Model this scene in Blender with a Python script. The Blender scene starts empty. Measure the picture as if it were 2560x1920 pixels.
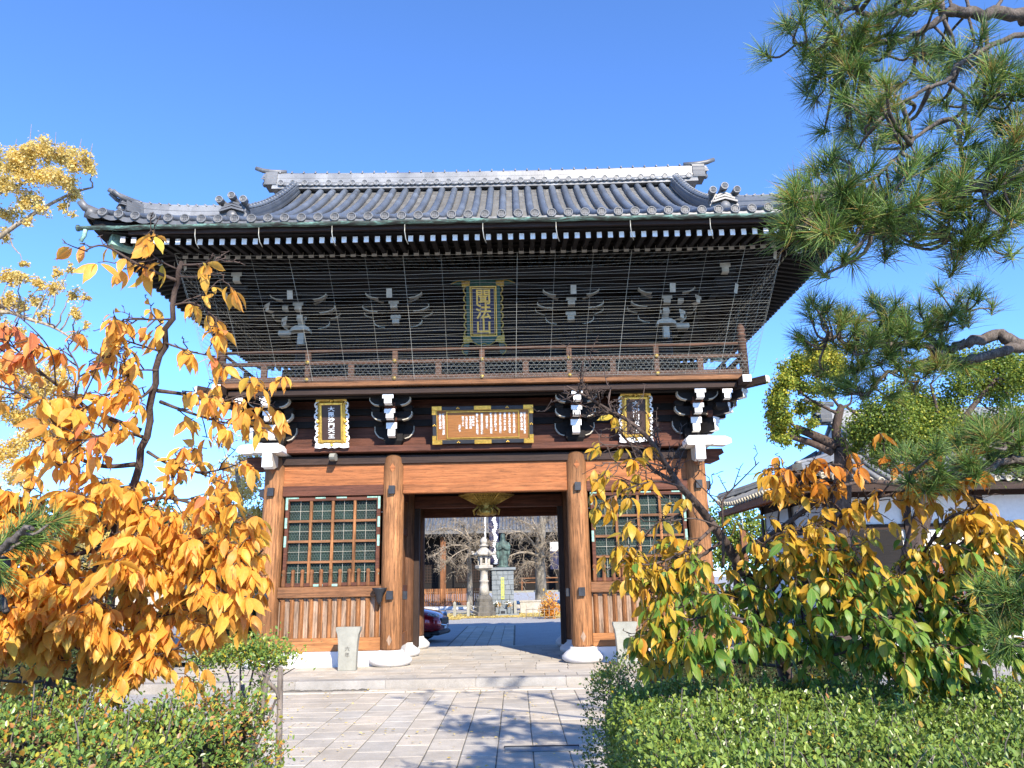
import bpy, math, random
import numpy as np
from mathutils import Vector, Matrix

random.seed(7)
rng = np.random.default_rng(11)
scene = bpy.context.scene
COL = scene.collection
rad = math.radians

# ---------------------------------------------------------------- camera
CAM = np.array([0.632, -16.497, 1.75])
YAW, PITCH, ROLL, FPX = 0.00123, 0.24713, -0.018654, 1931.08

def cam_axes():
    r = np.array([math.cos(YAW), math.sin(YAW), 0]); f = np.array([-math.sin(YAW), math.cos(YAW), 0]); u = np.array([0, 0, 1.])
    f2 = f * math.cos(PITCH) + u * math.sin(PITCH); u2 = u * math.cos(PITCH) - f * math.sin(PITCH)
    return r * math.cos(ROLL) + u2 * math.sin(ROLL), u2 * math.cos(ROLL) - r * math.sin(ROLL), f2
CR, CU, CF = cam_axes()
camd = bpy.data.cameras.new('camera'); cam = bpy.data.objects.new('camera', camd); COL.objects.link(cam)
camd.sensor_width = 36; camd.lens = FPX / 2560 * 36; camd.clip_end = 3000; camd.clip_start = 0.05
cam.matrix_world = Matrix(((CR[0], CU[0], -CF[0], CAM[0]), (CR[1], CU[1], -CF[1], CAM[1]), (CR[2], CU[2], -CF[2], CAM[2]), (0, 0, 0, 1)))
scene.camera = cam
PX = 2560 / 2212
def at(x, y, d):
    """world point seen at (x, y) of a 2212 px wide view, d metres along the viewing axis"""
    return CAM + d * (CF + CR * (x * PX - 1280) / FPX + CU * (960 - y * PX) / FPX)
def atz(x, y, z):
    v = CF + CR * (x * PX - 1280) / FPX + CU * (960 - y * PX) / FPX
    return CAM + v * (z - CAM[2]) / v[2]
def aty(x, y, Y):
    v = CF + CR * (x * PX - 1280) / FPX + CU * (960 - y * PX) / FPX
    return CAM + v * (Y - CAM[1]) / v[1]

# ---------------------------------------------------------------- light
SUN_EL, SUN_AZ = rad(33), rad(20)          # azimuth measured from straight behind the camera towards its right
sun_dir = Vector((math.sin(SUN_AZ) * math.cos(SUN_EL), -math.cos(SUN_AZ) * math.cos(SUN_EL), math.sin(SUN_EL)))
ld = bpy.data.lights.new('sun', 'SUN'); ld.energy = 3.9; ld.angle = rad(0.53); ld.color = (1.0, 0.90, 0.76)
sun = bpy.data.objects.new('sun', ld); COL.objects.link(sun)
sun.rotation_euler = sun_dir.to_track_quat('Z', 'Y').to_euler(); sun.location = (8, -30, 30)
world = bpy.data.worlds.new('World'); scene.world = world; world.use_nodes = True
wn = world.node_tree.nodes; wl = world.node_tree.links
bg = wn['Background']
sky = wn.new('ShaderNodeTexSky'); sky.sky_type = 'NISHITA'; sky.sun_disc = False
sky.sun_elevation = SUN_EL; sky.sun_rotation = math.pi - SUN_AZ
sky.altitude = 8000; sky.air_density = 1.5; sky.dust_density = 0.0; sky.ozone_density = 4.6
bg.inputs['Strength'].default_value = 0.15
tint = wn.new('ShaderNodeMix'); tint.data_type = 'RGBA'; tint.blend_type = 'MULTIPLY'; tint.inputs[0].default_value = 1
tint.inputs[7].default_value = (0.94, 1.18, 1.42, 1); wl.new(sky.outputs[0], tint.inputs[6]); wl.new(tint.outputs[2], bg.inputs['Color'])
scene.view_settings.view_transform = 'Standard'; scene.view_settings.look = 'None'
scene.view_settings.exposure = 1.3; scene.view_settings.gamma = 1
cy = scene.cycles
cy.use_denoising = True; cy.max_bounces = 7; cy.diffuse_bounces = 3; cy.glossy_bounces = 3; cy.transmission_bounces = 4; cy.transparent_max_bounces = 8
cy.caustics_reflective = False; cy.caustics_refractive = False

# ---------------------------------------------------------------- materials
class NT:
    def __init__(s, name):
        s.m = bpy.data.materials.new(name); s.m.use_nodes = True
        s.n = s.m.node_tree.nodes; s.l = s.m.node_tree.links; s.p = s.n['Principled BSDF']; s.out = s.n['Material Output']
    def new(s, t, **k):
        q = s.n.new(t)
        for a, b in k.items(): setattr(q, a, b)
        return q
    def coord(s, scale=(1, 1, 1), kind='Object', rot=(0, 0, 0)):
        c = s.new('ShaderNodeTexCoord'); m = s.new('ShaderNodeMapping')
        m.inputs['Scale'].default_value = scale; m.inputs['Rotation'].default_value = rot
        s.l.new(c.outputs[kind], m.inputs[0]); return m.outputs[0]
    def noise(s, vec, scale=5, detail=6, rough=0.6, dist=0):
        q = s.new('ShaderNodeTexNoise'); q.inputs['Scale'].default_value = scale; q.inputs['Detail'].default_value = detail
        q.inputs['Roughness'].default_value = rough; q.inputs['Distortion'].default_value = dist
        if vec is not None: s.l.new(vec, q.inputs['Vector'])
        return q.outputs['Fac']
    def ramp(s, fac, stops):
        r = s.new('ShaderNodeValToRGB'); e = r.color_ramp.elements
        while len(e) < len(stops): e.new(0.5)
        for k, (p, c) in enumerate(stops):
            e[k].position = p; e[k].color = (c[0], c[1], c[2], 1) if not isinstance(c, (int, float)) else (c, c, c, 1)
        s.l.new(fac, r.inputs[0]); return r.outputs[0]
    def mix(s, fac, a, b, mode='MIX'):
        q = s.new('ShaderNodeMix', data_type='RGBA', blend_type=mode)
        for sock, v in ((q.inputs[0], fac), (q.inputs[6], a), (q.inputs[7], b)):
            if isinstance(v, (int, float)): sock.default_value = v
            elif isinstance(v, tuple): sock.default_value = (v[0], v[1], v[2], 1)
            else: s.l.new(v, sock)
        return q.outputs[2]
    def math(s, op, a, b=0.0):
        q = s.new('ShaderNodeMath', operation=op)
        for sock, v in ((q.inputs[0], a), (q.inputs[1], b)):
            if isinstance(v, (int, float)): sock.default_value = v
            else: s.l.new(v, sock)
        return q.outputs[0]
    def base(s, c):
        if isinstance(c, tuple): s.p.inputs['Base Color'].default_value = (c[0], c[1], c[2], 1)
        else: s.l.new(c, s.p.inputs['Base Color'])
    def bump(s, h, strength=0.4, dist=0.01):
        b = s.new('ShaderNodeBump'); b.inputs['Strength'].default_value = strength; b.inputs['Distance'].default_value = dist
        s.l.new(h, b.inputs['Height']); s.l.new(b.outputs[0], s.p.inputs['Normal'])
    def rough(s, v): 
        if isinstance(v, (int, float)): s.p.inputs['Roughness'].default_value = v
        else: s.l.new(v, s.p.inputs['Roughness'])

def mul(c, k): return tuple(min(1, x * k) for x in c)

def wood(name, c, axis='z', dark=0.35, light=1.5, rough=0.75, scale=1.0, top_dark=None):
    t = NT(name)
    sc = {'z': (9, 9, 0.55), 'x': (0.55, 9, 9), 'y': (9, 0.55, 9)}[axis]
    v = t.coord(tuple(k * scale for k in sc))
    oi = t.new('ShaderNodeObjectInfo')
    ad = t.new('ShaderNodeVectorMath', operation='ADD'); sc_ = t.new('ShaderNodeVectorMath', operation='SCALE')
    t.l.new(oi.outputs['Random'], sc_.inputs[0]); sc_.inputs['Scale'].default_value = 37
    t.l.new(v, ad.inputs[0]); t.l.new(sc_.outputs[0], ad.inputs[1]); v = ad.outputs[0]
    n1 = t.noise(v, 2.2, 7, 0.65, 0.6); n2 = t.noise(t.coord((1, 1, 1)), 1.3, 4, 0.6)
    wv = t.noise(v, 9, 4, 0.7, 0.2)
    col = t.ramp(n1, [(0.33, mul(c, dark)), (0.49, c), (0.66, mul(c, light))])
    col = t.mix(t.ramp(n2, [(0.4, 0.0), (0.72, 0.6)]), col, mul(c, dark * 1.25))
    col = t.mix(t.ramp(wv, [(0.34, 0.75), (0.44, 0.0)]), col, mul(c, dark * 0.6))
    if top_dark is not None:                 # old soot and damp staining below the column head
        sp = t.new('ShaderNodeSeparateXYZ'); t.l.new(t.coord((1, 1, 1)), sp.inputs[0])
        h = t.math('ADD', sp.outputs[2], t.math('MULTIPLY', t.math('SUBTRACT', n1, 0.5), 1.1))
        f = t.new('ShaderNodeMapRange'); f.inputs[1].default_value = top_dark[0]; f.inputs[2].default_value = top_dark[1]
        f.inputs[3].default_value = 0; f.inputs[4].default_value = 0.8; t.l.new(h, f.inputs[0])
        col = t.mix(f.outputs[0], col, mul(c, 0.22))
    t.base(col); t.rough(rough); t.bump(t.math('ADD', n1, wv), 0.45, 0.012)
    t.p.inputs['Specular IOR Level'].default_value = 0.3
    return t.m

def plain(name, c, rough=0.6, metal=0.0, var=0.25, nscale=6.0, bump=0.15, spec=0.4, c2=None, bdist=0.01):
    t = NT(name); n = t.noise(t.coord(), nscale, 6, 0.62)
    t.base(t.ramp(n, [(0.3, mul(c, 1 - var)), (0.7, c2 if c2 else mul(c, 1 + var))]))
    t.rough(rough); t.p.inputs['Metallic'].default_value = metal; t.p.inputs['Specular IOR Level'].default_value = spec
    if bump: t.bump(t.noise(t.coord(), nscale * 6, 5, 0.7), bump, bdist)
    return t.m

def leafmat(name, stops, trans=0.45, rough=0.45, spec=0.35, vein=True):
    t = NT(name)
    a = t.new('ShaderNodeAttribute', attribute_name='leaf'); sp = t.new('ShaderNodeSeparateColor'); t.l.new(a.outputs['Color'], sp.inputs[0])
    col = t.ramp(sp.outputs[0], stops)
    if vein:
        col = t.mix(t.ramp(sp.outputs[2], [(0.0, 0.45), (0.12, 0.0)]), col, t.mix(0.5, col, (0.75, 0.6, 0.25)))
    n = t.noise(t.coord(), 60, 3, 0.6)
    col = t.mix(t.ramp(n, [(0.35, 0.35), (0.6, 0.0)]), col, t.mix(0.55, col, (0.22, 0.10, 0.03)))
    t.base(col); t.rough(rough); t.p.inputs['Specular IOR Level'].default_value = spec
    tr = t.new('ShaderNodeBsdfTranslucent'); t.l.new(col, tr.inputs[0])
    mx = t.new('ShaderNodeMixShader'); mx.inputs[0].default_value = trans
    t.l.new(t.p.outputs[0], mx.inputs[1]); t.l.new(tr.outputs[0], mx.inputs[2]); t.l.new(mx.outputs[0], t.out.inputs[0])
    return t.m

MT = {}
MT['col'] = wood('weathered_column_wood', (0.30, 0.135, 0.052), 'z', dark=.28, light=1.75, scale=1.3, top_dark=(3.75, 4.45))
MT['colshade'] = wood('shade_toned_column_wood', (0.12, 0.055, 0.026), 'z', dark=.3, light=1.7, scale=1.3)  # darker copy of the column wood; passage shade put into its colour
MT['colbrown'] = wood('brown_wood_upright', (0.20, 0.083, 0.032), 'z')
MT['orange'] = wood('orange_board_wood', (0.33, 0.118, 0.040), 'x', dark=0.5, light=1.4)
MT['sillw'] = wood('sill_wood', (0.36, 0.155, 0.055), 'x', dark=0.45, light=1.4)
MT['rail'] = wood('weathered_rail_wood', (0.21, 0.095, 0.04), 'x')
MT['board'] = wood('weathered_upright_board', (0.33, 0.225, 0.15), 'z', dark=0.3, scale=1.5)
MT['batten'] = wood('orange_batten_wood', (0.29, 0.125, 0.045), 'z', dark=0.25, light=1.7, scale=1.5)
MT['dark'] = wood('dark_beam_wood', (0.036, 0.021, 0.015), 'x', dark=0.5, light=1.5)
MT['darkz'] = wood('dark_upright_wood', (0.034, 0.020, 0.014), 'z', dark=0.5, light=1.5)
MT['black'] = wood('near_black_wood', (0.0085, 0.0065, 0.0055), 'x', dark=0.6, light=1.5)  # almost black timber colour with faint grain
MT['railing'] = wood('dark_weathered_railing', (0.105, 0.055, 0.034), 'x')
MT['red'] = wood('reddish_beam_wood', (0.105, 0.038, 0.021), 'x', dark=0.45, light=1.5)
MT['white'] = plain('white_lime_paint', (0.80, 0.79, 0.75), 0.8, var=0.07, nscale=9, bump=0.1)
MT['cream'] = plain('cream_paint', (0.46, 0.42, 0.33), 0.8, var=0.2, nscale=9, bump=0.1)  # duller and creamier than the white paint
MT['iron'] = plain('black_iron', (0.03, 0.032, 0.036), 0.5, 0.3, var=0.3)
MT['patina'] = plain('verdigris_copper', (0.20, 0.40, 0.31), 0.7, 0.0, var=0.4, nscale=14, c2=(0.35, 0.56, 0.45))
def gutter_mat():
    t = NT('weathered_copper_gutter'); n = t.noise(t.coord((1.2, 6, 6)), 3, 8, 0.7, 0.5)
    t.base(t.ramp(n, [(0.40, (0.025, 0.024, 0.018)), (0.52, (0.06, 0.09, 0.068)), (0.62, (0.17, 0.32, 0.25)), (0.72, (0.05, 0.065, 0.05))])); t.rough(0.65)
    return t.m
MT['gutter'] = gutter_mat()
MT['gold'] = plain('gilt_metal', (0.80, 0.50, 0.10), 0.33, 0.85, var=0.25, nscale=18, bump=0.3)
MT['goldpaint'] = plain('gold_paint', (0.72, 0.45, 0.09), 0.45, 0.45, var=0.2, nscale=18)
MT['oldgold'] = plain('tarnished_gilt', (0.40, 0.27, 0.06), 0.5, 0.5, var=0.5, nscale=22, bump=0.3)
MT['navy'] = plain('navy_lacquer', (0.009, 0.011, 0.045), 0.5, var=0.2)
MT['greenpaint'] = plain('faded_green_paint', (0.02, 0.075, 0.055), 0.6, var=0.4, nscale=14)
MT['lacquer'] = plain('dark_brown_lacquer', (0.045, 0.025, 0.018), 0.4, var=0.2)
MT['boardbrown'] = wood('varnished_board', (0.30, 0.125, 0.035), 'x', dark=0.6, light=1.25, rough=0.4, scale=2)
MT['chalk'] = plain('white_lettering', (0.80, 0.80, 0.77), 0.7, var=0.05, bump=0)
MT['mesh'] = None
def tilemat(name, c, rough=0.36, w=3.3):
    t = NT(name); n = t.noise(t.coord(), 1.6, 7, 0.65); n2 = t.noise(t.coord((1, 1, 1)), 22, 4, 0.6)
    col = t.ramp(n, [(0.3, mul(c, 0.72)), (0.7, mul(c, 1.25))])
    col = t.mix(t.ramp(n2, [(0.5, 0.0), (0.75, 0.4)]), col, mul(c, 0.6))
    sn = t.new('ShaderNodeVectorMath', operation='SNAP'); t.l.new(t.coord((1, 1, 1)), sn.inputs[0]); sn.inputs[1].default_value = (.317, .31, 50)
    wnz = t.new('ShaderNodeTexWhiteNoise'); t.l.new(sn.outputs[0], wnz.inputs['Vector']); col = t.mix(1.0, col, t.ramp(wnz.outputs['Value'], [(0, .78), (.85, 1.08), (1, 1.3)]), 'MULTIPLY')
    t.base(col); t.rough(t.ramp(n, [(0.3, rough - 0.06), (0.7, rough + 0.12)])); t.p.inputs['Specular IOR Level'].default_value = 0.62
    t.bump(n2, 0.2, 0.008); return t.m
MT['tile'] = tilemat('grey_blue_roof_tile', (0.098, 0.113, 0.132))
MT['pan'] = tilemat('grey_pan_tile', (0.115, 0.113, 0.105), 0.6)
MT['ridge'] = tilemat('silver_grey_ridge_tile', (0.20, 0.205, 0.205), 0.36)
MT['disc'] = tilemat('grey_eave_tile', (0.12, 0.122, 0.122), 0.45)
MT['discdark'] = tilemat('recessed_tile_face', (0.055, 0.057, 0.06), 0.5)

def stone(name, c, var=0.25, sp=0.35, scale=1.0, bump=0.3, rough=0.85, attr=None):
    t = NT(name); n = t.noise(t.coord(), 2.5 * scale, 7, 0.65); n2 = t.noise(t.coord(), 140 * scale, 2, 0.5)
    col = t.ramp(n, [(0.3, mul(c, 1 - var)), (0.7, mul(c, 1 + var))])
    col = t.mix(t.ramp(n2, [(0.40, sp), (0.52, 0.0)]), col, mul(c, 0.5))
    col = t.mix(t.ramp(n2, [(0.55, 0.0), (0.66, sp)]), col, mul(c, 1.35))
    if attr:
        st = t.noise(t.coord(), .55, 6, 0.7, 0.4); col = t.mix(t.ramp(st, [(0.44, 0.0), (0.66, 0.5)]), col, mul(c, 0.62)); mo = t.noise(t.coord(), 3.2, 5, 0.7); col = t.mix(t.ramp(mo, [(0.58, 0.0), (0.75, 0.4)]), col, (c[0] * .75, c[1] * .72, c[2] * .55))
        a = t.new('ShaderNodeAttribute', attribute_name=attr); col = t.mix(1.0, col, a.outputs['Color'], 'MULTIPLY')
    t.base(col); t.rough(rough); t.bump(t.math('ADD', n, n2), bump, 0.006); t.p.inputs['Specular IOR Level'].default_value = 0.25
    return t.m
MT['granite'] = stone('white_granite', (0.66, 0.645, 0.62), 0.1, 0.25)
MT['paving'] = stone('paving_granite', (0.49, 0.445, 0.37), 0.22, 0.35, attr='tint')
MT['kerb'] = stone('kerb_granite', (0.33, 0.31, 0.275), 0.25, 0.35, attr='tint')
MT['mortar'] = stone('joint_sand', (0.15, 0.14, 0.11), 0.3, 0.4)
MT['gravel'] = stone('plaza_gravel', (0.37, 0.36, 0.34), 0.12, 0.6, 0.6, 0.6)
MT['asphalt'] = stone('grey_asphalt', (0.16, 0.165, 0.175), 0.15, 0.5, 1.0, 0.5)
MT['greystone'] = stone('grey_green_stone', (0.29, 0.285, 0.235), 0.25, 0.3)
MT['lanternstone'] = stone('old_lantern_stone', (0.40, 0.37, 0.31), 0.4, 0.4, 1.5)
MT['darkstone'] = stone('dark_mossy_stone', (0.13, 0.12, 0.10), 0.4, 0.4, 1.5)
MT['bluestone'] = stone('blue_grey_block', (0.20, 0.225, 0.235), 0.25, 0.35, 1.5, 0.6)
MT['bronze'] = plain('green_bronze', (0.028, 0.035, 0.033), 0.6, 0.2, var=0.5, nscale=4, c2=(0.11, 0.18, 0.15))
MT['soil'] = stone('bare_soil', (0.15, 0.115, 0.08), 0.3, 0.5)
def bark(name, c, sc=1.0, rough=0.9):
    t = NT(name); n = t.noise(t.coord((1, 1, 0.4)), 14 * sc, 7, 0.7, 0.8); n2 = t.noise(t.coord(), 3 * sc, 5, 0.6)
    col = t.ramp(n, [(0.33, mul(c, 0.35)), (0.55, c), (0.72, mul(c, 1.7))]); col = t.mix(t.ramp(n2, [(0.45, 0), (0.7, 0.5)]), col, mul(c, 0.55))
    t.base(col); t.rough(rough); t.bump(n, 0.8, 0.02); t.p.inputs['Specular IOR Level'].default_value = 0.2; return t.m
MT['cherrybark'] = bark('cherry_bark', (0.105, 0.075, 0.06))
MT['greybark'] = bark('grey_bark', (0.22, 0.185, 0.155))
MT['pinebark'] = bark('pine_bark', (0.15, 0.125, 0.105), 2.2)
MT['twig'] = bark('grey_twig', (0.17, 0.145, 0.125))
MT['paletwig'] = bark('pale_dry_twig', (0.36, 0.30, 0.22))
MT['ginkgobark'] = bark('furrowed_bark', (0.26, 0.235, 0.19), 0.6)
MT['l_orange'] = leafmat('orange_autumn_leaf', [(0.0, (0.70, 0.21, 0.08)), (0.12, (0.82, 0.34, 0.08)), (0.5, (0.88, 0.45, 0.07)), (0.85, (0.88, 0.55, 0.09)), (1.0, (0.70, 0.54, 0.08))], 0.5)
MT['l_cherry'] = leafmat('turning_cherry_leaf', [(0.0, (0.60, 0.20, 0.02)), (0.3, (0.62, 0.34, 0.03)), (0.5, (0.50, 0.38, 0.04)), (0.62, (0.26, 0.32, 0.035)), (0.8, (0.15, 0.30, 0.045)), (1.0, (0.075, 0.19, 0.035))], 0.38)
MT['l_ginkgo'] = leafmat('yellow_ginkgo_leaf', [(0.0, (0.72, 0.52, 0.12)), (0.5, (0.86, 0.68, 0.22)), (1.0, (0.90, 0.78, 0.38))], 0.5, vein=False)
MT['l_camphor'] = leafmat('yellow_green_leaf', [(0.0, (0.07, 0.13, 0.025)), (0.45, (0.20, 0.30, 0.045)), (0.8, (0.50, 0.50, 0.06)), (1.0, (0.70, 0.58, 0.07))], 0.4, vein=False)
MT['l_hedge'] = leafmat('small_hedge_leaf', [(0.0, (0.085, 0.145, 0.03)), (0.55, (0.19, 0.30, 0.05)), (0.9, (0.32, 0.41, 0.075)), (0.96, (0.42, 0.34, 0.03)), (1.0, (0.38, 0.17, 0.05))], 0.25, 0.35, 0.5, vein=False)
MT['l_hedge_left'] = leafmat('autumn_hedge_leaf', [(0.0, (0.08, 0.17, 0.04)), (0.45, (0.18, 0.31, 0.06)), (0.7, (0.38, 0.42, 0.06)), (0.82, (0.55, 0.42, 0.03)), (0.93, (0.50, 0.22, 0.05)), (1.0, (0.28, 0.15, 0.08))], 0.3, 0.35, 0.5, vein=False)
MT['l_dark'] = leafmat('dark_evergreen_leaf', [(0.0, (0.02, 0.045, 0.015)), (1.0, (0.06, 0.11, 0.03))], 0.2, 0.4, 0.4, vein=False)
MT['needle'] = leafmat('pine_needle', [(0.0, (0.03, 0.08, 0.03)), (0.45, (0.11, 0.23, 0.055)), (0.7, (0.24, 0.41, 0.085)), (0.92, (0.42, 0.52, 0.13)), (1.0, (0.45, 0.30, 0.09))], 0.35, 0.35, 0.5, vein=False)

# ---------------------------------------------------------------- mesh helpers
class MB:
    def __init__(s): s.v = []; s.f = []; s.m = []; s.s = []
    def add(s, vs, fs, mi=0, smooth=False, M=None):
        o = len(s.v)
        if M is not None: vs = [tuple(M @ Vector(p)) for p in vs]
        s.v.extend(tuple(p) for p in vs)
        for f in fs: s.f.append(tuple(o + i for i in f)); s.m.append(mi); s.s.append(smooth)
        return s
    def box(s, x0, x1, y0, y1, z0, z1, mi=0, M=None, fm=None):
        vs = [(x0, y0, z0), (x1, y0, z0), (x1, y1, z0), (x0, y1, z0), (x0, y0, z1), (x1, y0, z1), (x1, y1, z1), (x0, y1, z1)]
        fs = [(0, 3, 2, 1), (4, 5, 6, 7), (0, 1, 5, 4), (1, 2, 6, 5), (2, 3, 7, 6), (3, 0, 4, 7)]   # bottom top front right back left
        if fm is None: return s.add(vs, fs, mi, False, M)
        o = len(s.m); s.add(vs, fs, mi, False, M)
        for k, v in fm.items(): s.m[o + k] = v
        return s
    def prism(s, poly, a, b, axis='y', mi=0, M=None, cap=None, smooth=False):
        n = len(poly)
        def P(q, h): return {'y': (q[0], h, q[1]), 'x': (h, q[0], q[1]), 'z': (q[0], q[1], h)}[axis]
        vs = [P(q, a) for q in poly] + [P(q, b) for q in poly]
        s.add(vs, [(i, (i + 1) % n, n + (i + 1) % n, n + i) for i in range(n)], mi, smooth, M)
        c = mi if cap is None else cap
        s.add(vs, [tuple(range(n - 1, -1, -1)), tuple(range(n, 2 * n))], c, False, M); return s
    def lathe(s, prof, c=(0, 0, 0), seg=16, mi=0, smooth=True, M=None):
        vs = []; fs = []; n = len(prof)
        for r, z in prof:
            for k in range(seg):
                a = 2 * math.pi * k / seg; vs.append((c[0] + r * math.cos(a), c[1] + r * math.sin(a), c[2] + z))
        for i in range(n - 1):
            for k in range(seg): fs.append((i * seg + k, i * seg + (k + 1) % seg, (i + 1) * seg + (k + 1) % seg, (i + 1) * seg + k))
        fs.append(tuple(range(seg - 1, -1, -1))); fs.append(tuple(range((n - 1) * seg, n * seg)))
        return s.add(vs, fs, mi, smooth, M)
    def tube(s, path, r, seg=6, mi=0, smooth=True, caps=True):
        P = [np.array(p, float) for p in path]; n = len(P)
        if not hasattr(r, '__len__'): r = [r] * n
        up = np.array([0.31, 0.17, 0.93]); vs = []; fs = []
        for i in range(n):
            t = P[min(i + 1, n - 1)] - P[max(i - 1, 0)]; t = t / (np.linalg.norm(t) + 1e-9)
            a = np.cross(t, up); la = np.linalg.norm(a)
            if la < 0.1: a = np.cross(t, np.array([1., 0, 0])); la = np.linalg.norm(a)
            a /= la; b = np.cross(a, t)
            for k in range(seg):
                q = 2 * math.pi * k / seg; vs.append(P[i] + r[i] * (a * math.cos(q) + b * math.sin(q)))
        for i in range(n - 1):
            for k in range(seg): fs.append((i * seg + k, i * seg + (k + 1) % seg, (i + 1) * seg + (k + 1) % seg, (i + 1) * seg + k))
        if caps: fs.append(tuple(range(seg - 1, -1, -1))); fs.append(tuple(range((n - 1) * seg, n * seg)))
        return s.add(vs, fs, mi, smooth)
    def bar(s, p, q, w, h, mi=0, m_end=None):
        p = Vector(p); q = Vector(q); d = q - p; L = d.length; d.normalize()
        sd = d.cross(Vector((0, 0, 1)))
        if sd.length < 1e-3: sd = Vector((1, 0, 0))
        sd.normalize(); up = sd.cross(d)
        M = Matrix(((sd.x, d.x, up.x, p.x), (sd.y, d.y, up.y, p.y), (sd.z, d.z, up.z, p.z), (0, 0, 0, 1)))
        return s.box(-w / 2, w / 2, 0, L, -h / 2, h / 2, mi, M, None if m_end is None else {4: m_end})
    def cyl(s, p, q, r, seg=12, mi=0, r2=None):
        return s.tube([p, q], [r, r if r2 is None else r2], seg, mi)
    def build(s, name, mats, parent=None, bevel=0.0, **tags):
        me = bpy.data.meshes.new(name); me.from_pydata(s.v, [], s.f)
        for m in (mats if isinstance(mats, (list, tuple)) else [mats]): me.materials.append(MT[m] if isinstance(m, str) else m)
        me.polygons.foreach_set('material_index', s.m); me.polygons.foreach_set('use_smooth', s.s); me.update()
        o = bpy.data.objects.new(name, me); COL.objects.link(o)
        if parent is not None: adopt(o, parent)
        if bevel:
            b = o.modifiers.new('bevel', 'BEVEL'); b.width = bevel; b.segments = 1; b.limit_method = 'ANGLE'; b.angle_limit = rad(50)
        for k, v in tags.items(): o[k] = v
        return o
def adopt(o, parent):
    o.parent = parent
    q = parent
    M = Matrix.Identity(4)
    chain = []
    while q is not None: chain.append(q); q = q.parent
    for q in reversed(chain): M = M @ q.matrix_parent_inverse @ q.matrix_basis
    o.matrix_parent_inverse = M.inverted()
def copy_at(o, off, parent=None):
    c = o.copy(); COL.objects.link(c); c.location = Vector(o.location) + Vector(off)
    return c
def copy_tree(root, loc, label=None, scale=None, rotz=None):
    r = root.copy(); COL.objects.link(r); r.location = loc
    if label: r['label'] = label
    if scale: r.scale = (scale, scale, scale)
    if rotz is not None: r.rotation_euler.z = rotz
    for ch in list(root.children):
        c = ch.copy(); COL.objects.link(c); c.parent = r
        for g in list(ch.children):
            d = g.copy(); COL.objects.link(d); d.parent = c
    return r
def thing(name, label, cat, loc=(0, 0, 0), group=None):
    o = bpy.data.objects.new(name, None); COL.objects.link(o); o.location = loc; o.empty_display_size = 0.2
    o['label'] = label; o['category'] = cat
    if group: o['group'] = group
    return o
def fast_mesh(name, V, F, mat, parent=None, leaf=None, smooth=False, **tags):
    """V (n,3), F (m,k) arrays, all faces the same size"""
    me = bpy.data.meshes.new(name); n, m, k = len(V), len(F), F.shape[1]
    me.vertices.add(n); me.vertices.foreach_set('co', np.asarray(V, np.float32).ravel())
    me.loops.add(m * k); me.loops.foreach_set('vertex_index', np.asarray(F, np.int32).ravel())
    me.polygons.add(m); me.polygons.foreach_set('loop_start', np.arange(0, m * k, k, dtype=np.int32))
    try: me.polygons.foreach_set('loop_total', np.full(m, k, np.int32))
    except Exception: pass
    me.polygons.foreach_set('use_smooth', np.full(m, bool(smooth)))
    if leaf is not None:
        a = me.color_attributes.new('leaf', 'FLOAT_COLOR', 'POINT'); a.data.foreach_set('color', np.asarray(leaf, np.float32).ravel())
    me.materials.append(MT[mat] if isinstance(mat, str) else mat)
    me.update(calc_edges=True); me.validate()
    o = bpy.data.objects.new(name, me); COL.objects.link(o)
    if parent is not None: adopt(o, parent)
    for a, b in tags.items(): o[a] = b
    return o
def text_mesh(body, size, depth=0.004, font_bold=0.0):
    cu = bpy.data.curves.new('t', 'FONT'); cu.body = body; cu.size = size; cu.extrude = depth; cu.align_x = 'CENTER'; cu.align_y = 'CENTER'
    cu.offset = font_bold; cu.resolution_u = 3
    ob = bpy.data.objects.new('t', cu); COL.objects.link(ob)
    dg = bpy.context.evaluated_depsgraph_get(); me = bpy.data.meshes.new_from_object(ob.evaluated_get(dg))
    vs = [tuple(v.co) for v in me.vertices]; fs = [tuple(p.vertices) for p in me.polygons]
    bpy.data.objects.remove(ob); bpy.data.curves.remove(cu); bpy.data.meshes.remove(me)
    return vs, fs
def smoothpath(pts, n=6):
    P = [np.array(p, float) for p in pts]; out = []
    for i in range(len(P) - 1):
        p0, p1, p2, p3 = P[max(i - 1, 0)], P[i], P[i + 1], P[min(i + 2, len(P) - 1)]
        for k in range(n):
            t = k / n
            out.append(0.5 * ((2 * p1) + (-p0 + p2) * t + (2 * p0 - 5 * p1 + 4 * p2 - p3) * t * t + (-p0 + 3 * p1 - 3 * p2 + p3) * t ** 3))
    out.append(P[-1]); return out
# ---------------------------------------------------------------- setting: ground
TZ = 0.10; GZ = -0.04; BZ = -0.16          # terrace, front ground, rear ground
def sheet(name, x0, x1, y0, y1, z, mat, nx=1, ny=1):
    X = np.linspace(x0, x1, nx + 1); Y = np.linspace(y0, y1, ny + 1)
    V = np.array([(x, y, z) for y in Y for x in X]); F = np.array([(j * (nx + 1) + i, j * (nx + 1) + i + 1, (j + 1) * (nx + 1) + i + 1, (j + 1) * (nx + 1) + i) for j in range(ny) for i in range(nx)])
    return fast_mesh(name, V, F, mat, kind='structure')
sheet('ground', -900, 900, -300, 1500, -0.30, 'gravel')
sheet('plaza', -60, 60, -40, -2.42, GZ - 0.012, 'gravel')
sheet('rear_plaza', -45, 45, 4.34, 38, BZ - 0.01, 'gravel')

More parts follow.
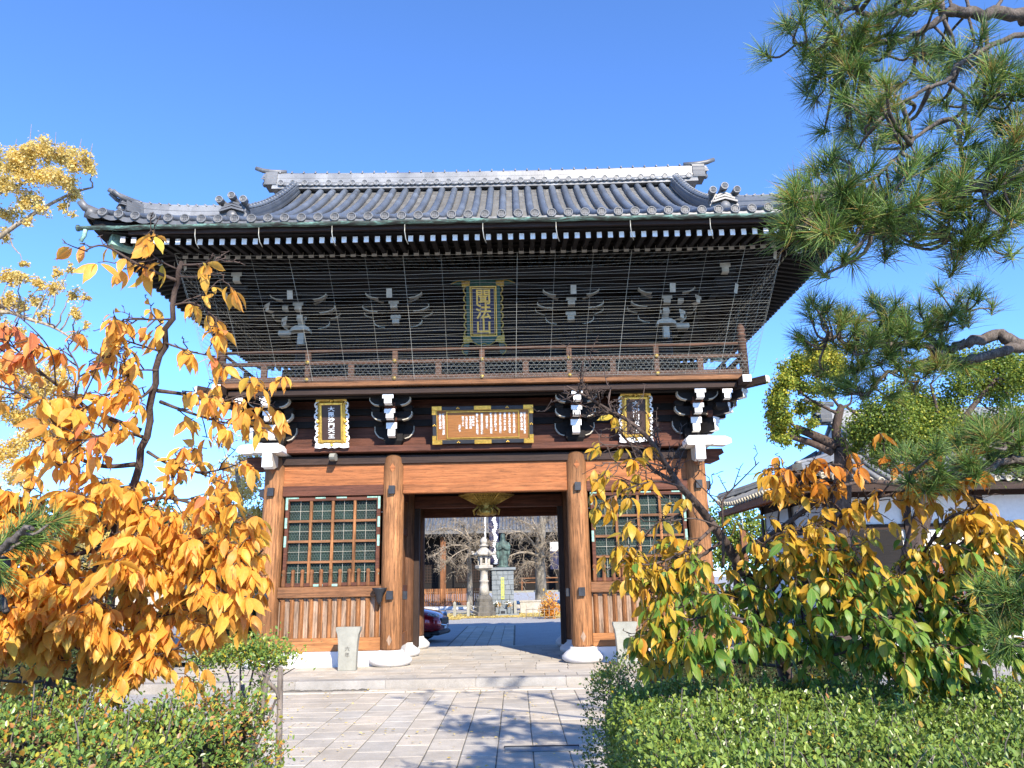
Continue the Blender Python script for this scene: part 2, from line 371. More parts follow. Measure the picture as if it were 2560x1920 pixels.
def slabs(name, rects, z, thick, gap=0.006, jitter=0.003, seed=1, mat='paving'):
    """rects of (x0,x1,y0,y1): every slab a real block with a small chamfer, its own level and stone shade"""
    r = random.Random(seed); V = []; F = []; T = []
    for (x0, x1, y0, y1) in rects:
        g = gap * r.uniform(0.6, 1.5); x0 += g; x1 -= g; y0 += g; y1 -= g; c = 0.008
        zz = [z + r.uniform(-jitter, jitter) for _ in range(4)]
        o = len(V)
        V += [(x0, y0, z - thick), (x1, y0, z - thick), (x1, y1, z - thick), (x0, y1, z - thick)]
        V += [(x0, y0, zz[0] - c), (x1, y0, zz[1] - c), (x1, y1, zz[2] - c), (x0, y1, zz[3] - c)]
        V += [(x0 + c, y0 + c, zz[0]), (x1 - c, y0 + c, zz[1]), (x1 - c, y1 - c, zz[2]), (x0 + c, y1 - c, zz[3])]
        for a in (0, 4):
            for k in range(4): F.append((o + a + k, o + a + (k + 1) % 4, o + a + 4 + (k + 1) % 4, o + a + 4 + k))
        F.append((o + 8, o + 9, o + 10, o + 11))
        b = r.uniform(0.90, 1.08); w = r.uniform(-0.02, 0.04)
        T += [(b * (1 + w), b, b * (1 - w * 1.3), 1)] * 12
    o = fast_mesh(name, np.array(V), np.array(F), mat, kind='structure')
    a = o.data.color_attributes.new('tint', 'FLOAT_COLOR', 'POINT'); a.data.foreach_set('color', np.array(T, np.float32).ravel())
    return o
def course(y0, y1, x0, x1, lo, hi, r, rowh):
    out = []; y = y0
    while y < y1 - 0.05:
        h = min(rowh * r.uniform(0.85, 1.15), y1 - y)
        if y1 - (y + h) < 0.15: h = y1 - y
        x = x0
        while x < x1 - 0.02:
            w = r.uniform(lo, hi)
            if x1 - (x + w) < lo * 0.6: w = x1 - x
            out.append((x, x + w, y, y + h)); x += w
        y += h
    return out
R_ = random.Random(3)
# central walk: ten continuous columns of slabs, long-slab margins either side
rects = []
for k in range(10):
    x0 = -1.92 + k * 0.385; y = -17.0 + R_.uniform(0, 0.2)
    while y < -2.86:
        h = R_.choice([0.42, 0.5, 0.58, 0.66]); h = min(h, -2.86 - y)
        if -2.86 - (y + h) < 0.2: h = -2.86 - y
        rects.append((x0, x0 + 0.385, y, y + h)); y += h
rects += course(-17, -2.86, -3.75, -1.92, 0.5, 1.0, R_, 0.42) + course(-17, -2.86, 1.93, 3.75, 0.5, 1.0, R_, 0.42)
slabs('stone_path', rects, GZ, 0.1, 0.005, 0.001, 5)
slabs('path_border', [(-3.75 + 1.25 * k, -2.5 + 1.25 * k, -2.85, -2.66) for k in range(6)] + [(-1.9 + 0.42 * k, -1.48 + 0.42 * k, -2.65, -2.43) for k in range(13)], GZ + 0.012, 0.1, 0.005, 0.003, 6)
sheet('path_bed', -3.8, 3.8, -17.2, -2.41, GZ - 0.008, 'mortar')
# pebble gutter strip beside the step
peb = MB()
for k in range(46):
    a = R_.uniform(0.05, 0.085); peb.lathe([(0.02, -a * .3), (a, 0), (a * .75, a * .35), (0.01, a * .5)], (-3.75 + 0.04 * k + R_.uniform(-.01, .01), R_.uniform(-2.6, -2.48), GZ - 0.012), 7)
peb.build('pebble_strip', 'darkstone', kind='stuff')
# terrace
kerb = [(-6.3 + 1.55 * k, -4.75 + 1.55 * k, -2.42, -2.12) for k in range(8)]
slabs('terrace_kerb', kerb, TZ + 0.004, 0.2, 0.003, 0.002, 8, 'kerb')
R2_ = random.Random(9); tr = []
y = -2.12; row = 0
while y < 4.3:
    h = min(0.47, 4.34 - y); x = -6.3 + (row % 2) * -0.3
    if 4.34 - (y + h) < 0.2: h = 4.34 - y
    while x < 6.1:
        w = R2_.uniform(0.5, 0.66); tr.append((max(x, -6.3), min(x + w, 6.1), y, y + h)); x += w
    y += h; row += 1
slabs('terrace', tr, TZ, 0.25, 0.003, 0.001, 10)
sheet('terrace_bed', -6.28, 6.08, -2.4, 4.33, TZ - 0.012, 'mortar')
# rear walk seen through the gate
rr = []
for k in range(5):
    x0 = -1.45 + 0.39 * k; y = 4.36
    while y < 17.8:
        h = R_.uniform(0.7, 1.3); rr.append((x0, x0 + 0.39, y, min(y + h, 17.8))); y += h
slabs('rear_path', rr, BZ + 0.012, 0.08, 0.009, 0.001, 12)
sheet('rear_path_bed', -1.5, .55, 4.35, 17.85, BZ - 0.003, 'mortar')

# ---------------------------------------------------------------- THE GATE
gate = thing('temple_gate', 'two-storey dark timber temple gate with grey tiled hip-and-gable roof and white-tipped brackets', 'temple gate', (0, 1.95, TZ))
CX = (-4.49, -1.95, 1.95, 4.49); CYS = (0.0, 1.95, 3.9); Z0 = 0.40; ZT = 4.38
def round_column(x, y, mat):
    m = MB(); r = 0.222
    m.lathe([(r * 0.9, Z0), (r, Z0 + .05), (r, 2.4), (r * .985, ZT - .22), (r * .93, ZT - .09), (r * .80, ZT - .02), (r * .55, ZT + 0.0)], (x, y, 0), 28)
    return m.build('column', mat, gate)
for yi, y in enumerate(CYS):
    for xi, x in enumerate(CX):
        c = round_column(x, y, 'col' if yi == 0 or abs(x) > 3 else 'colshade')
        # stone cushion
        if abs(x) < 3 or yi == 0:
            b = MB(); k = 1.0 if yi == 0 else 0.85
            b.lathe([(.27 * k, TZ - .02), (.37 * k, TZ + .015), (.43 * k, TZ + .07), (.43 * k, TZ + .13), (.35 * k, TZ + .20), (.27 * k, TZ + .255), (.25 * k, Z0)], (x, y, 0), 30)
            b.build('base_stone', 'granite', gate)
        # black nail covers
        if yi == 0:
            for z in (3.61, 1.475):
                q = MB(); q.prism([(-.065, z - .085), (.065, z - .085), (.065, z + .085), (-.065, z + .085)], y - .30, y - .20, 'y'); 
                for i in range(len(q.v)): q.v[i] = (q.v[i][0] + x, q.v[i][1], q.v[i][2])
                q.build('nail_cover', 'iron', gate, bevel=0.008)
                sx = -1 if x < 0 else 1
                if abs(x) > 3: q = MB(); q.box(x + sx * .2, x + sx * .3, -.065, .065, z - .085, z + .085); q.build('nail_cover', 'iron', gate, bevel=0.008)
                elif z < 2: q = MB(); q.box(x - sx * .3, x - sx * .2, -.065 + .1, .065 + .1, z - .10, z + .07); q.build('nail_cover', 'iron', gate, bevel=0.008)
            # inlaid diamonds
            for z, w, h, mt in ((4.08, .062, .095, 'orange'), (.60, .055, .11, 'board')):
                if z < 1 and abs(x) > 3: continue
                d = MB(); d.prism([(x - w, z), (x, z - h), (x + w, z), (x, z + h)], -.226, -.2, 'y'); d.build('inlay', mt, gate)

# side bays, front and rear
def side_bay(s, y, front=True):
    xa, xb = (CX[0] + .2, CX[1] - .2) if s < 0 else (CX[2] + .2, CX[3] - .2)
    f = 1 if front else -1
    def B(x0, x1, d0, d1, z0, z1):      # d: depth outward from the wall plane
        q = MB(); ya, yb = sorted((y - f * d0, y - f * d1)); q.box(x0, x1, ya, yb, z0, z1); return q
    B(xa - .05, xb + .05, -.08, .10, TZ, .392).build('plinth', 'granite', gate)
    B(xa, xb, -.06, .085, .394, .652).build('sill_beam', 'sillw', gate, bevel=0.012)
    B(xa, xb, -.06, .115, 1.448, 1.662).build('rail_beam', 'rail', gate, bevel=0.012)
    n = 11; w = (xb - xa) / n
    bb = MB()
    for k in range(n): x = xa + k * w; bb.box(x + .002, x + w - .002, *sorted((y + f * .03, y + f * .0)), .654, 1.446)
    bb.build('board_panel', 'board', gate)
    if front:
        for k in range(n):
            x = xa + (k + .5) * w; h = .052
            m = MB(); m.prism([(x - h, y - .002), (x - h * .55, y - .05), (x, y - .072), (x + h * .55, y - .05), (x + h, y - .002)], .656, 1.40, 'z')
            m.prism([(x - h, 1.401), (x + h, 1.401), (x + h * .7, 1.43), (x, 1.445), (x - h * .7, 1.43)], y - .05, y - .003, 'y')
            m.build('batten', 'batten', gate)
            p = MB(); r = .046
            p.lathe([(r, 1.663), (r, 1.70), (r * .82, 1.86), (r * .72, 1.92), (r * .98, 1.95), (r * .95, 1.985), (r * .6, 2.012), (.004, 2.02)], (x, y - .045, 0), 10)
            p.build('picket', 'colbrown', gate)
    # window
    wz0, wz1 = 1.668, 3.50
    fr = MB(); xw0, xw1 = xa + .07, xb - .07
    for b in ((xw0, xw0 + .075, wz0, wz1), (xw1 - .075, xw1, wz0, wz1), (xw0 + .075, xw1 - .075, wz1 - .075, wz1), (xw0 + .075, xw1 - .075, wz0, wz0 + .075)):
        fr.box(b[0], b[1], *sorted((y - f * .06, y + f * .05)), b[2], b[3])
    wf = fr.build('window', 'red', gate, bevel=0.006)
    nx = 4; cw = (xw1 - xw0 - .15) / nx; ch = (wz1 - wz0 - .15) / 4
    for k in range(1, 4):
        x = xw0 + .075 + k * cw; q = MB(); q.box(x - .026, x + .026, *sorted((y - f * .05, y + f * .03)), wz0 + .075, wz1 - .075); q.build('muntin', 'batten', wf)
        z = wz0 + .075 + k * ch; q = MB(); q.box(xw0 + .075, xw1 - .075, *sorted((y - f * .042, y + f * .025)), z - .024, z + .024); q.build('muntin', 'rail', wf)
    sc = MB()
    if front:
        yy = y + .02; r = .0016; ss = .034
        X0, X1, Za, Zb = xw0 + .075, xw1 - .075, wz0 + .075, wz1 - .075
        i = 0; z = Za                                   # hexagonal chicken wire
        n_rows = int((Zb - Za) / (ss * 1.5)); n_cols = int((X1 - X0) / (ss * 1.73))
        for a in range(n_rows):
            for b in range(n_cols):
                cx = X0 + (b + .5 + (.5 if a % 2 else 0)) * ss * 1.73; cz = Za + (a + .6) * ss * 1.5
                if cx > X1 - .02: continue
                for (p0, p1) in (((0, ss * .5), (0, -ss * .5)), ((0, ss * .5), (ss * .866, ss)), ((0, ss * .5), (-ss * .866, ss))):
                    u = Vector((p1[0] - p0[0], 0, p1[1] - p0[1])).normalized(); nrm = Vector((-u.z, 0, u.x)) * r
                    P0 = Vector((cx + p0[0], yy, cz + p0[1])); P1 = Vector((cx + p1[0], yy, cz + p1[1]))
                    sc.add([P0 - nrm, P1 - nrm, P1 + nrm, P0 + nrm, (P0.x, yy - r * 1.6, P0.z), (P1.x, yy - r * 1.6, P1.z)], [(0, 1, 5, 4), (4, 5, 2, 3), (1, 0, 3, 2)], 0)
        sc.build('wire_mesh', 'wire', wf)
        th = MB()
        for k in range(4):
            x = X0 + (k + .5) * cw; th.box(x - .0028, x + .0028, y + .0, y + .006, Za, Zb)
            z = Za + (k + .5) * ch; th.box(X0, X1, y + .001, y + .007, z - .0028, z + .0028)
        th.build('glazing_wire', 'cream', wf)
    bk = MB(); bk.box(xw0 + .02, xw1 - .02, *sorted((y + f * .052, y + f * .07)), wz0 + .02, wz1 - .02); bk.build('screen', 'screen', wf)
    # copper fittings round the frame
    if front:
        H = .3
        def fit(x0, x1, z0, z1):
            q = MB(); q.box(x0, x1, y - .068, y - .058, z0, z1); q.build('copper_fitting', 'patina', wf, bevel=0.006)
        for xx in (xw0 - .003, xw1 - .049):
            fit(xx, xx + .052, wz1 - .26, wz1 + .003); fit(xx, xx + .052, wz0 + .0, wz0 + .27)
            fit(xx, xx + .052, 2.86, 3.08); fit(xx, xx + .052, 2.47, 2.70)
        for xx in (xw0 + .055, xw0 + .62, xw0 + 1.07, xw1 - .28): fit(xx, xx + .22, wz1 - .03, wz1 + .003)
        for xx in (xw0 + .65, xw0 + 1.02): fit(xx, xx + .2, wz0 + .0, wz0 + .05)
    B(xa, xb, -.06, .105, 3.522, 3.742).build('head_beam', 'red', gate, bevel=0.01)
    B(xa, xb, -.04, .06, 3.744, 4.178).build('frieze_board', 'orange', gate)
    B(xa - .05, xb + .05, -.08, .12, 4.18, 4.36).build('tie_beam', 'dark', gate, bevel=0.012)
def wire_mat(name, c):
    t = NT(name); t.base(c); t.rough(0.45); t.p.inputs['Metallic'].default_value = 0.5; return t.m
MT['wire'] = wire_mat('galvanised_wire', (0.25, 0.28, 0.27))
MT['netwire'] = wire_mat('pale_net_cord', (0.37, 0.36, 0.30))
MT['screen'] = plain('dark_green_screen', (0.012, 0.030, 0.022), 0.8, var=0.5, nscale=3, bump=0)
for s in (-1, 1): side_bay(s, 0.0); side_bay(s, 3.9, False)
# centre bay
q = MB(); q.box(-1.74, 1.74, -.06, .06, 3.752, 4.178); q.build('frieze_board', 'orange', gate)
q = MB(); q.box(-1.74, 1.74, -.11, .09, 3.545, 3.75); q.build('lintel', 'sillw', gate, bevel=0.012).data.materials[0] = MT['orange']
q = MB(); q.box(-1.80, 1.80, -.12, .08, 4.18, 4.36); q.build('tie_beam', 'dark', gate, bevel=0.012)
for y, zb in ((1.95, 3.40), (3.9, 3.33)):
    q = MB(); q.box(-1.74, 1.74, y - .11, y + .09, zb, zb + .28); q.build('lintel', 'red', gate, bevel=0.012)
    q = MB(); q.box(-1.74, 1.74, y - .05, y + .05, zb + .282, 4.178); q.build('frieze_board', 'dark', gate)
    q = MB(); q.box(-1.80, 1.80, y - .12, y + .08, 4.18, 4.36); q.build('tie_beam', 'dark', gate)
for y in (1.95,):
    for xx in (-1.74, 1.62):
        q = MB(); q.box(xx, xx + .12, y - .09, y + .09, .3, 3.395); q.build('door_jamb', 'darkz', gate)
q = MB(); q.box(-4.3, 4.3, .06, 3.85, 4.362, 4.40); q.build('ceiling', 'black', gate)
# passage walls and outer side walls
for x in CX:
    sx = 1 if x < 0 else -1
    for (ya, yb) in ((.2, 1.75), (2.15, 3.7)):
        q = MB(); q.box(x - .09, x + .09, ya, yb, TZ, .392); q.build('plinth', 'granite', gate)
        q = MB(); q.box(x - .085, x + .085, ya, yb, .394, .65); q.build('sill_beam', 'colbrown', gate)
        q = MB()
        n = 7
        for k in range(n): q.box(x - .03, x + .03, ya + (yb - ya) * k / n + .003, ya + (yb - ya) * (k + 1) / n - .003, .652, 4.178)
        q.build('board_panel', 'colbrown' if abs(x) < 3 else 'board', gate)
        for z0, z1 in ((1.45, 1.66), (2.75, 2.9), (3.52, 3.74)):
            q = MB(); q.box(x - .08, x + .08, ya, yb, z0, z1); q.build('rail_beam', 'red', gate)
        q = MB(); q.box(x - .1, x + .1, ya, yb, 4.18, 4.36); q.build('tie_beam', 'dark', gate)
# incense cup bracketed on the left passage column
q = MB(); q.lathe([(.02, 1.30), (.055, 1.36), (.085, 1.50), (.15, 1.60), (.155, 1.625), (.13, 1.622), (.07, 1.56), (.01, 1.55)], (-2.16, -.26, 0), 18)
q.box(-2.19, -2.13, -.26, -.1, 1.36, 1.5); q.build('incense_cup', 'iron', gate)
# a carved beak under the left hanging board
for x in (-3.2, 3.2):
    q = MB(); q.prism([(-.30, 4.40), (-.40, 4.37), (-.45, 4.30), (-.40, 4.25), (-.30, 4.23), (-.12, 4.27), (-.12, 4.40)], x - .055, x + .055, 'x'); q.build('board_hook', 'greystone' if x < 0 else 'dark', gate, bevel=0.01)
# plate beam round the building, its white nosings at the corners
q = MB(); q.box(-4.42, 4.42, -.28, .20, 4.418, 4.552); q.build('plate_beam', 'red', gate, bevel=0.01)
q = MB(); q.box(-4.42, 4.42, 3.7, 4.18, 4.418, 4.552); q.build('plate_beam', 'red', gate)
for sx in (-1, 1):
    q = MB(); q.box(sx * 4.49 - .24, sx * 4.49 + .24, .202, 3.698, 4.418, 4.552); q.build('plate_beam', 'red', gate)
    for sy in (0, 1):
        y0 = -.30 if sy == 0 else 4.20; d = -1 if sy == 0 else 1; x0 = sx * 4.49
        # forward plate end
        q = MB(); q.prism([(x0 - .30, 4.40), (x0 - .22, 4.38), (x0 + .22, 4.38), (x0 + .30, 4.40), (x0 + .29, 4.50), (x0 + .22, 4.575), (x0 - .22, 4.575), (x0 - .29, 4.50)], *sorted((y0 + d * .36, y0 - d * .45)), 'y', 0, None, 0)
        q.build('plate_nosing', 'white', gate, bevel=0.015)
        q = MB(); q.prism([(sx * 4.74, 4.40), (sx * 5.05, 4.38), (sx * 5.18, 4.43), (sx * 5.17, 4.52), (sx * 5.06, 4.57), (sx * 4.74, 4.575)], *sorted((y0 - d * .03, y0 + d * .24 - d * .0)), 'y'); q.build('plate_nosing', 'white', gate, bevel=0.015)
        # carved tie-beam noses
        q = MB(); q.prism([(y0 - d * .1, 4.38), (y0 + d * .30, 4.38), (y0 + d * .34, 4.28), (y0 + d * .27, 4.20), (y0 + d * .27, 4.10), (y0 + d * .16, 4.06), (y0 - d * .1, 4.14)], x0 - .10, x0 + .10, 'x', 1, None, 1)
        for k in range(2, 5): q.m[k] = 0
        q.build('beam_nose', ['white', 'cream'] if sy == 0 else ['dark', 'dark'], gate, bevel=0.01)
        if sy == 0:
            q = MB(); q.box(x0 - .1, x0 + .1, y0 - .352, y0 - .339, 4.08, 4.375); q.build('nose_face', 'white', gate, bevel=0.004)
        ya, yb = (-.10, .10) if sy == 0 else (3.8, 4.0)
        q = MB(); q.prism([(sx * 4.6, 4.378), (sx * 5.08, 4.378), (sx * 5.12, 4.28), (sx * 5.0, 4.22), (sx * 5.02, 4.14), (sx * 4.85, 4.07), (sx * 4.6, 4.10)], ya, yb, 'y', 1, None, 1)
        for k in range(1, 5): q.m[k] = 0
        q.build('beam_nose', ['white', 'red'], gate, bevel=0.008)

# ---------------------------------------------------------------- bracket sets
def hijiki(m, cx, cy, z0, z1, half, wd, dirv, mi_body, mi_edge):
    """cross arm with a curved underside; dirv = axis along which it spreads"""
    h = z1 - z0
    pts = [(-half, z1), (-half, z0 + h * .62), (-half * .93, z0 + h * .38), (-half * .78, z0 + h * .12), (-half * .55, z0), (half * .55, z0), (half * .78, z0 + h * .12), (half * .93, z0 + h * .38), (half, z0 + h * .62), (half, z1)]
    dx, dy = dirv
    M = Matrix(((dx, -dy, 0, cx), (dy, dx, 0, cy), (0, 0, 1, 0), (0, 0, 0, 1)))
    o = len(m.m); m.prism(pts, -wd / 2, wd / 2, 'y', mi_body, M, mi_body)
    for k in (0, 1, 2, 3, 5, 6, 7, 8): m.m[o + k] = mi_edge
    e = .017                                        # painted line along the edge of both faces
    for sy in (-1, 1):
        yb = sy * (wd / 2 + .003)
        for ch in (pts[:5], pts[5:]):
            q = []
            for i, (a, b) in enumerate(ch):
                s = -1 if ch[0][0] < 0 and ch is pts[:5] else (1 if a > 0 else -1); q.append((a - s * e * (1 if i not in (0, 4) or True else 0), b + (e if i not in (0, 4) or abs(b - z1) > .01 else 0)))
            vs = [(a, yb, b) for a, b in ch] + [(a, yb, b) for a, b in q]; n = len(ch)
            m.add(vs, [(i, i + 1, n + i + 1, n + i) for i in range(n - 1)], mi_edge, False, M)
def masu(m, c, w, h, mi_body, mi_low=None, M=None):
    """bearing block: square top, scooped lower half"""
    z = c[2]; a = w / 2; b = w * .34
    m.box(c[0] - a, c[0] + a, c[1] - a, c[1] + a, z + h * .42, z + h, mi_body)
    vs = [(c[0] - b, c[1] - b, z), (c[0] + b, c[1] - b, z), (c[0] + b, c[1] + b, z), (c[0] - b, c[1] + b, z), (c[0] - a, c[1] - a, z + h * .419), (c[0] + a, c[1] - a, z + h * .419), (c[0] + a, c[1] + a, z + h * .419), (c[0] - a, c[1] + a, z + h * .419)]
    m.add(vs, [(0, 3, 2, 1), (0, 1, 5, 4), (1, 2, 6, 5), (2, 3, 7, 6), (3, 0, 4, 7)], mi_body if mi_low is None else mi_low)
def bracket(x, y, dirv, tiers, zbase, block_h, wall_arm, edge, tip, name='bracket', daito=True, scale=1.0, tail=None, cross=True):
    """tiers: (reach, z0, z1) of forward arms with painted ends"""
    m = MB(); dx, dy = dirv; px, py = dy, -dx
    if px < 0 or (px == 0 and py < 0): px, py = -px, -py
    if daito: masu(m, (x, y, zbase), .40 * scale, block_h, 1)
    prev = 0
    for k, (reach, z0, z1) in enumerate(tiers):
        c0 = (x, y)
        if cross and k < len(tiers):
            r0 = 0 if k == 0 else tiers[k - 1][0] - .06
            hijiki(m, x + dx * r0, y + dy * r0, z0 + .02, z1, wall_arm * (1 + .0 * k), .13 * scale, (px, py), 0, 2)
            for t in (-1, 0, 1):
                if t == 0 and k == 0: continue
                masu(m, (x + dx * r0 + px * t * (wall_arm - .09), y + dy * r0 + py * t * (wall_arm - .09), z1), .19 * scale, .12, 1, 0)
    root = m.build(name, ['black', 'red' if edge == 'white' else 'black', edge], gate)
    for (reach, z0, z1) in tiers:
        a = MB(); wd = .155 * scale; h = z1 - z0
        pts = [(-.1, z1), (-.1, z0), (reach - .14, z0), (reach - .02, z0 + h * .05), (reach, z0 + h * .1), (reach, z1)]
        M = Matrix(((dx, -px, 0, x), (dy, -py, 0, y), (0, 0, 1, 0), (0, 0, 0, 1)))
        # local x = reach direction, local y = sideways
        a.prism(pts, -wd / 2, wd / 2, 'y', 0, M, 0); a.m[4] = 1; a.m[2] = 1; a.m[3] = 1
        b = .035
        a.prism([(reach + .001, z1 - h * .42), (reach + .015, z1 - h * .42), (reach + .015, z1), (reach + .001, z1)], -wd / 2 - b, wd / 2 + b, 'y', 1, M)
        ao = a.build('bracket_arm', ['black', tip], root)
        q = MB(); masu(q, (x + dx * (reach - .10), y + dy * (reach - .10), z1 + .002), .23 * scale, .135, 0, 0); q.build('bearing_block', 'red' if tip == 'white' else 'black', root)
    if tail:
        (r0, za, r1, zb, w, h) = tail
        a = MB(); a.bar((x + dx * r0, y + dy * r0, za), (x + dx * r1, y + dy * r1, zb), w, h, 0, 1); a.build('tail_rafter', ['black', tip], root)
    return root
LT = [(.46, 4.70, 5.00), (.74, 5.03, 5.24), (1.0, 5.29, 5.49)]
for i, x in enumerate(CX):
    side = -1 if i == 0 else 1
    bracket(x, 0, (0, -1), LT, 4.553, .26, .43, 'cream', 'white')
    bracket(x, 3.9, (0, 1), LT, 4.553, .26, .43, 'cream', 'white')
    if i in (0, 3):
        for yy in CYS: bracket(x, yy, (side, 0), LT, 4.553, .26, .43, 'cream', 'white', daito=(yy == CYS[1]))
        for yy, d in ((0, -1), (3.9, 1)):
            c = math.sqrt(.5); LD = [(a * 1.32, z0, z1) for a, z0, z1 in LT]
            bracket(x, yy, (side * c, d * c), LD, 4.553, .26, .3, 'cream', 'white', daito=False, cross=False)
# extra outer brackets under the balcony ends, seen stepping out to the right and left
for sx in (-1, 1):
    q = bracket(sx * 5.05, -.55, (0, -1), [(.45, 5.27, 5.47)], 5.1, .15, .3, 'cream', 'white', cross=False, scale=.9)
# wall behind the brackets
q = MB(); q.box(-4.45, 4.45, .02, .12, 4.554, 5.60); q.build('bracket_wall', 'red', gate)
q = MB(); q.box(-4.40, 4.40, 3.78, 3.88, 4.554, 5.60); q.build('bracket_wall', 'black', gate)
for sx in (-1, 1):
    q = MB(); q.box(sx * 4.45 - .05, sx * 4.45 + .05, .121, 3.779, 4.554, 5.60); q.build('bracket_wall', 'black', gate)
    for zz in (5.02, 5.26): 
        pass
for z in (5.0, 5.26):
    q = MB(); q.box(-4.4, 4.4, -.055, .015, z, z + .14); q.build('wall_beam', 'black', gate)

# ---------------------------------------------------------------- balcony
BX = 5.5; BY0 = -1.15; BY1 = 5.05
q = MB(); q.box(-BX, BX, BY0, BY0 + .14, 5.645, 5.735); q.build('balcony_edge', 'sillw', gate, bevel=0.01).data.materials[0] = MT['rail']
q = MB(); q.box(-BX, BX, BY1 - .14, BY1, 5.645, 5.735); q.build('balcony_edge', 'rail', gate)
for sx in (-1, 1):
    q = MB(); xa, xb = sorted((sx * BX, sx * (BX - .14))); q.box(xa, xb, BY0 + .142, BY1 - .142, 5.645, 5.735); q.build('balcony_edge', 'rail', gate)
q = MB(); q.box(-BX + .15, BX - .15, BY0 + .15, BY1 - .15, 5.66, 5.70); q.build('balcony_floor', 'black', gate)
q = MB(); q.box(-5.24, 5.24, BY0 + .10, BY0 + .24, 5.497, 5.61); q.build('balcony_beam', 'dark', gate, bevel=0.006)
for sx in (-1, 1):
    q = MB(); q.bar((sx * 4.9, BY0 + .65, 5.52), (sx * 5.78, BY0 - .23, 5.57), .15, .15, 0, 1); q.build('balcony_beam', ['dark', 'white'], gate, bevel=0.006)
q = MB(); q.box(-5.4, 5.4, BY0 + .34, BY0 + .5, 5.49, 5.62); q.build('balcony_beam', 'black', gate)
for sx in (-1, 1):
    x = sx * 5.34; q = MB(); q.box(x - .08, x + .08, BY0 - .16, BY1 + .16, 5.612, 5.643, 0); q.box(x - .085, x + .085, BY0 - .30, BY0 + .05, 5.51, 5.655, 0, None, {2: 1}); q.build('balcony_beam', ['dark', 'white'], gate)
# railing
RY = BY0 + .09
def rail_run(p, q_, posts):
    p = Vector(p); q_ = Vector(q_); L = (q_ - p)
    for z, w, h in ((5.80, .13, .125), (6.16, .10, .065)):
        m = MB(); m.bar((p.x, p.y, z), (q_.x, q_.y, z), w, h); m.build('handrail', 'railing', gate)
    m = MB(); m.tube([(p.x, p.y, 6.42), (q_.x, q_.y, 6.42)], .034, 10); m.build('handrail', 'railing', gate)
    for k in range(posts + 1):
        c = p + L * k / posts
        if 0 < k < posts:
            m = MB(); m.box(c.x - .055, c.x + .055, c.y - .055, c.y + .055, 5.735, 6.395); m.build('railing_post', 'railing', gate, bevel=0.008)
            for z in (6.17, 5.80):
                m = MB(); d = Vector((0, -1, 0)) if abs(L.y) < 1e-6 else Vector((1 if p.x > 0 else -1, 0, 0)); m.cyl(c + d * .06 + Vector((0, 0, z - c.z)), c + d * .085 + Vector((0, 0, z - c.z)), .042, 12); m.build('stud', 'oldgold', gate)
        if k < posts:
            c = p + L * (k + .5) / posts; m = MB(); m.box(c.x - .06, c.x + .06, c.y - .04, c.y + .04, 5.862, 6.127); m.build('strut', 'railing', gate)
rail_run((-5.42, RY, 0), (5.42, RY, 0), 6)
rail_run((-5.42, BY1 - .09, 0), (5.42, BY1 - .09, 0), 6)
for sx in (-1, 1):
    rail_run((sx * 5.42, RY, 0), (sx * 5.42, BY1 - .09, 0), 4)
    for yy in (RY, BY1 - .09):
        m = MB(); m.lathe([(.095, 5.735), (.092, 6.46), (.10, 6.47), (.10, 6.50), (.075, 6.51), (.072, 6.56), (.095, 6.57), (.098, 6.61), (.06, 6.63), (.085, 6.68), (.09, 6.73), (.06, 6.80), (.02, 6.87), (.004, 6.90)], (sx * 5.42, yy, 0), 14)
        m.build('finial_post', 'railing', gate)

# ---------------------------------------------------------------- upper storey
UX = 4.05; UY = .22
q = MB(); q.box(-UX, UX, UY, 3.9 - UY, 5.71, 8.75); q.build('upper_wall', 'black', gate)
for x in (-UX, -1.95, 1.95, UX):
    m = MB(); m.lathe([(.19, 5.73), (.19, 7.1), (.15, 7.16)], (x, UY - .04, 0), 18); m.build('upper_column', 'black', gate)
for z0, z1, d in ((6.05, 6.2, .08), (6.95, 7.10, .12), (7.12, 7.22, .26)):
    q = MB(); q.box(-UX - (.3 if d > .2 else 0), UX + (.3 if d > .2 else 0), UY - d, UY - .003, z0, z1); q.build('upper_beam', 'black', gate)
for x0, x1 in ((-3.7, -2.3), (2.3, 3.7), (-1.5, 1.5)):
    n = 12; q = MB()
    for k in range(n): xx = x0 + (x1 - x0) * (k + .5) / n; q.box(xx - .025, xx + .025, UY - .05, UY - .004, 6.22, 6.94)
    q.build('upper_lattice', 'black', gate)
UT = [(.40, 7.30, 7.50), (.72, 7.55, 7.72)]
for x in (-UX, -1.95, 1.95, UX):
    bracket(x, UY, (0, -1), UT, 7.10, .2, .55, 'cream', 'cream', tail=(-.1, 8.15, 1.36, 7.66, .12, .19))
for sx in (-1, 1):
    for yy in (UY, 1.95, 3.9 - UY):
        bracket(sx * UX, yy, (sx, 0), UT, 7.10, .2, .55, 'cream', 'cream', daito=False, tail=(-.1, 8.15, 1.36, 7.66, .12, .19))
    for yy, d in ((UY, -1), (3.9 - UY, 1)):
        c = math.sqrt(.5); bracket(sx * UX, yy, (sx * c, d * c), [(a * 1.35, z0, z1) for a, z0, z1 in UT], 7.10, .2, .4, 'cream', 'cream', daito=False, cross=False, tail=(0, 8.15, 1.9, 7.62, .13, .2))
    # outer strut below the corner purlin
    bracket(sx * 5.15, -1.0, (0, -1), [(.30, 7.92, 8.12)], 7.7, .16, .3, 'cream', 'cream', cross=False, scale=.95)
    for xx in (-UX, UX):
        pass
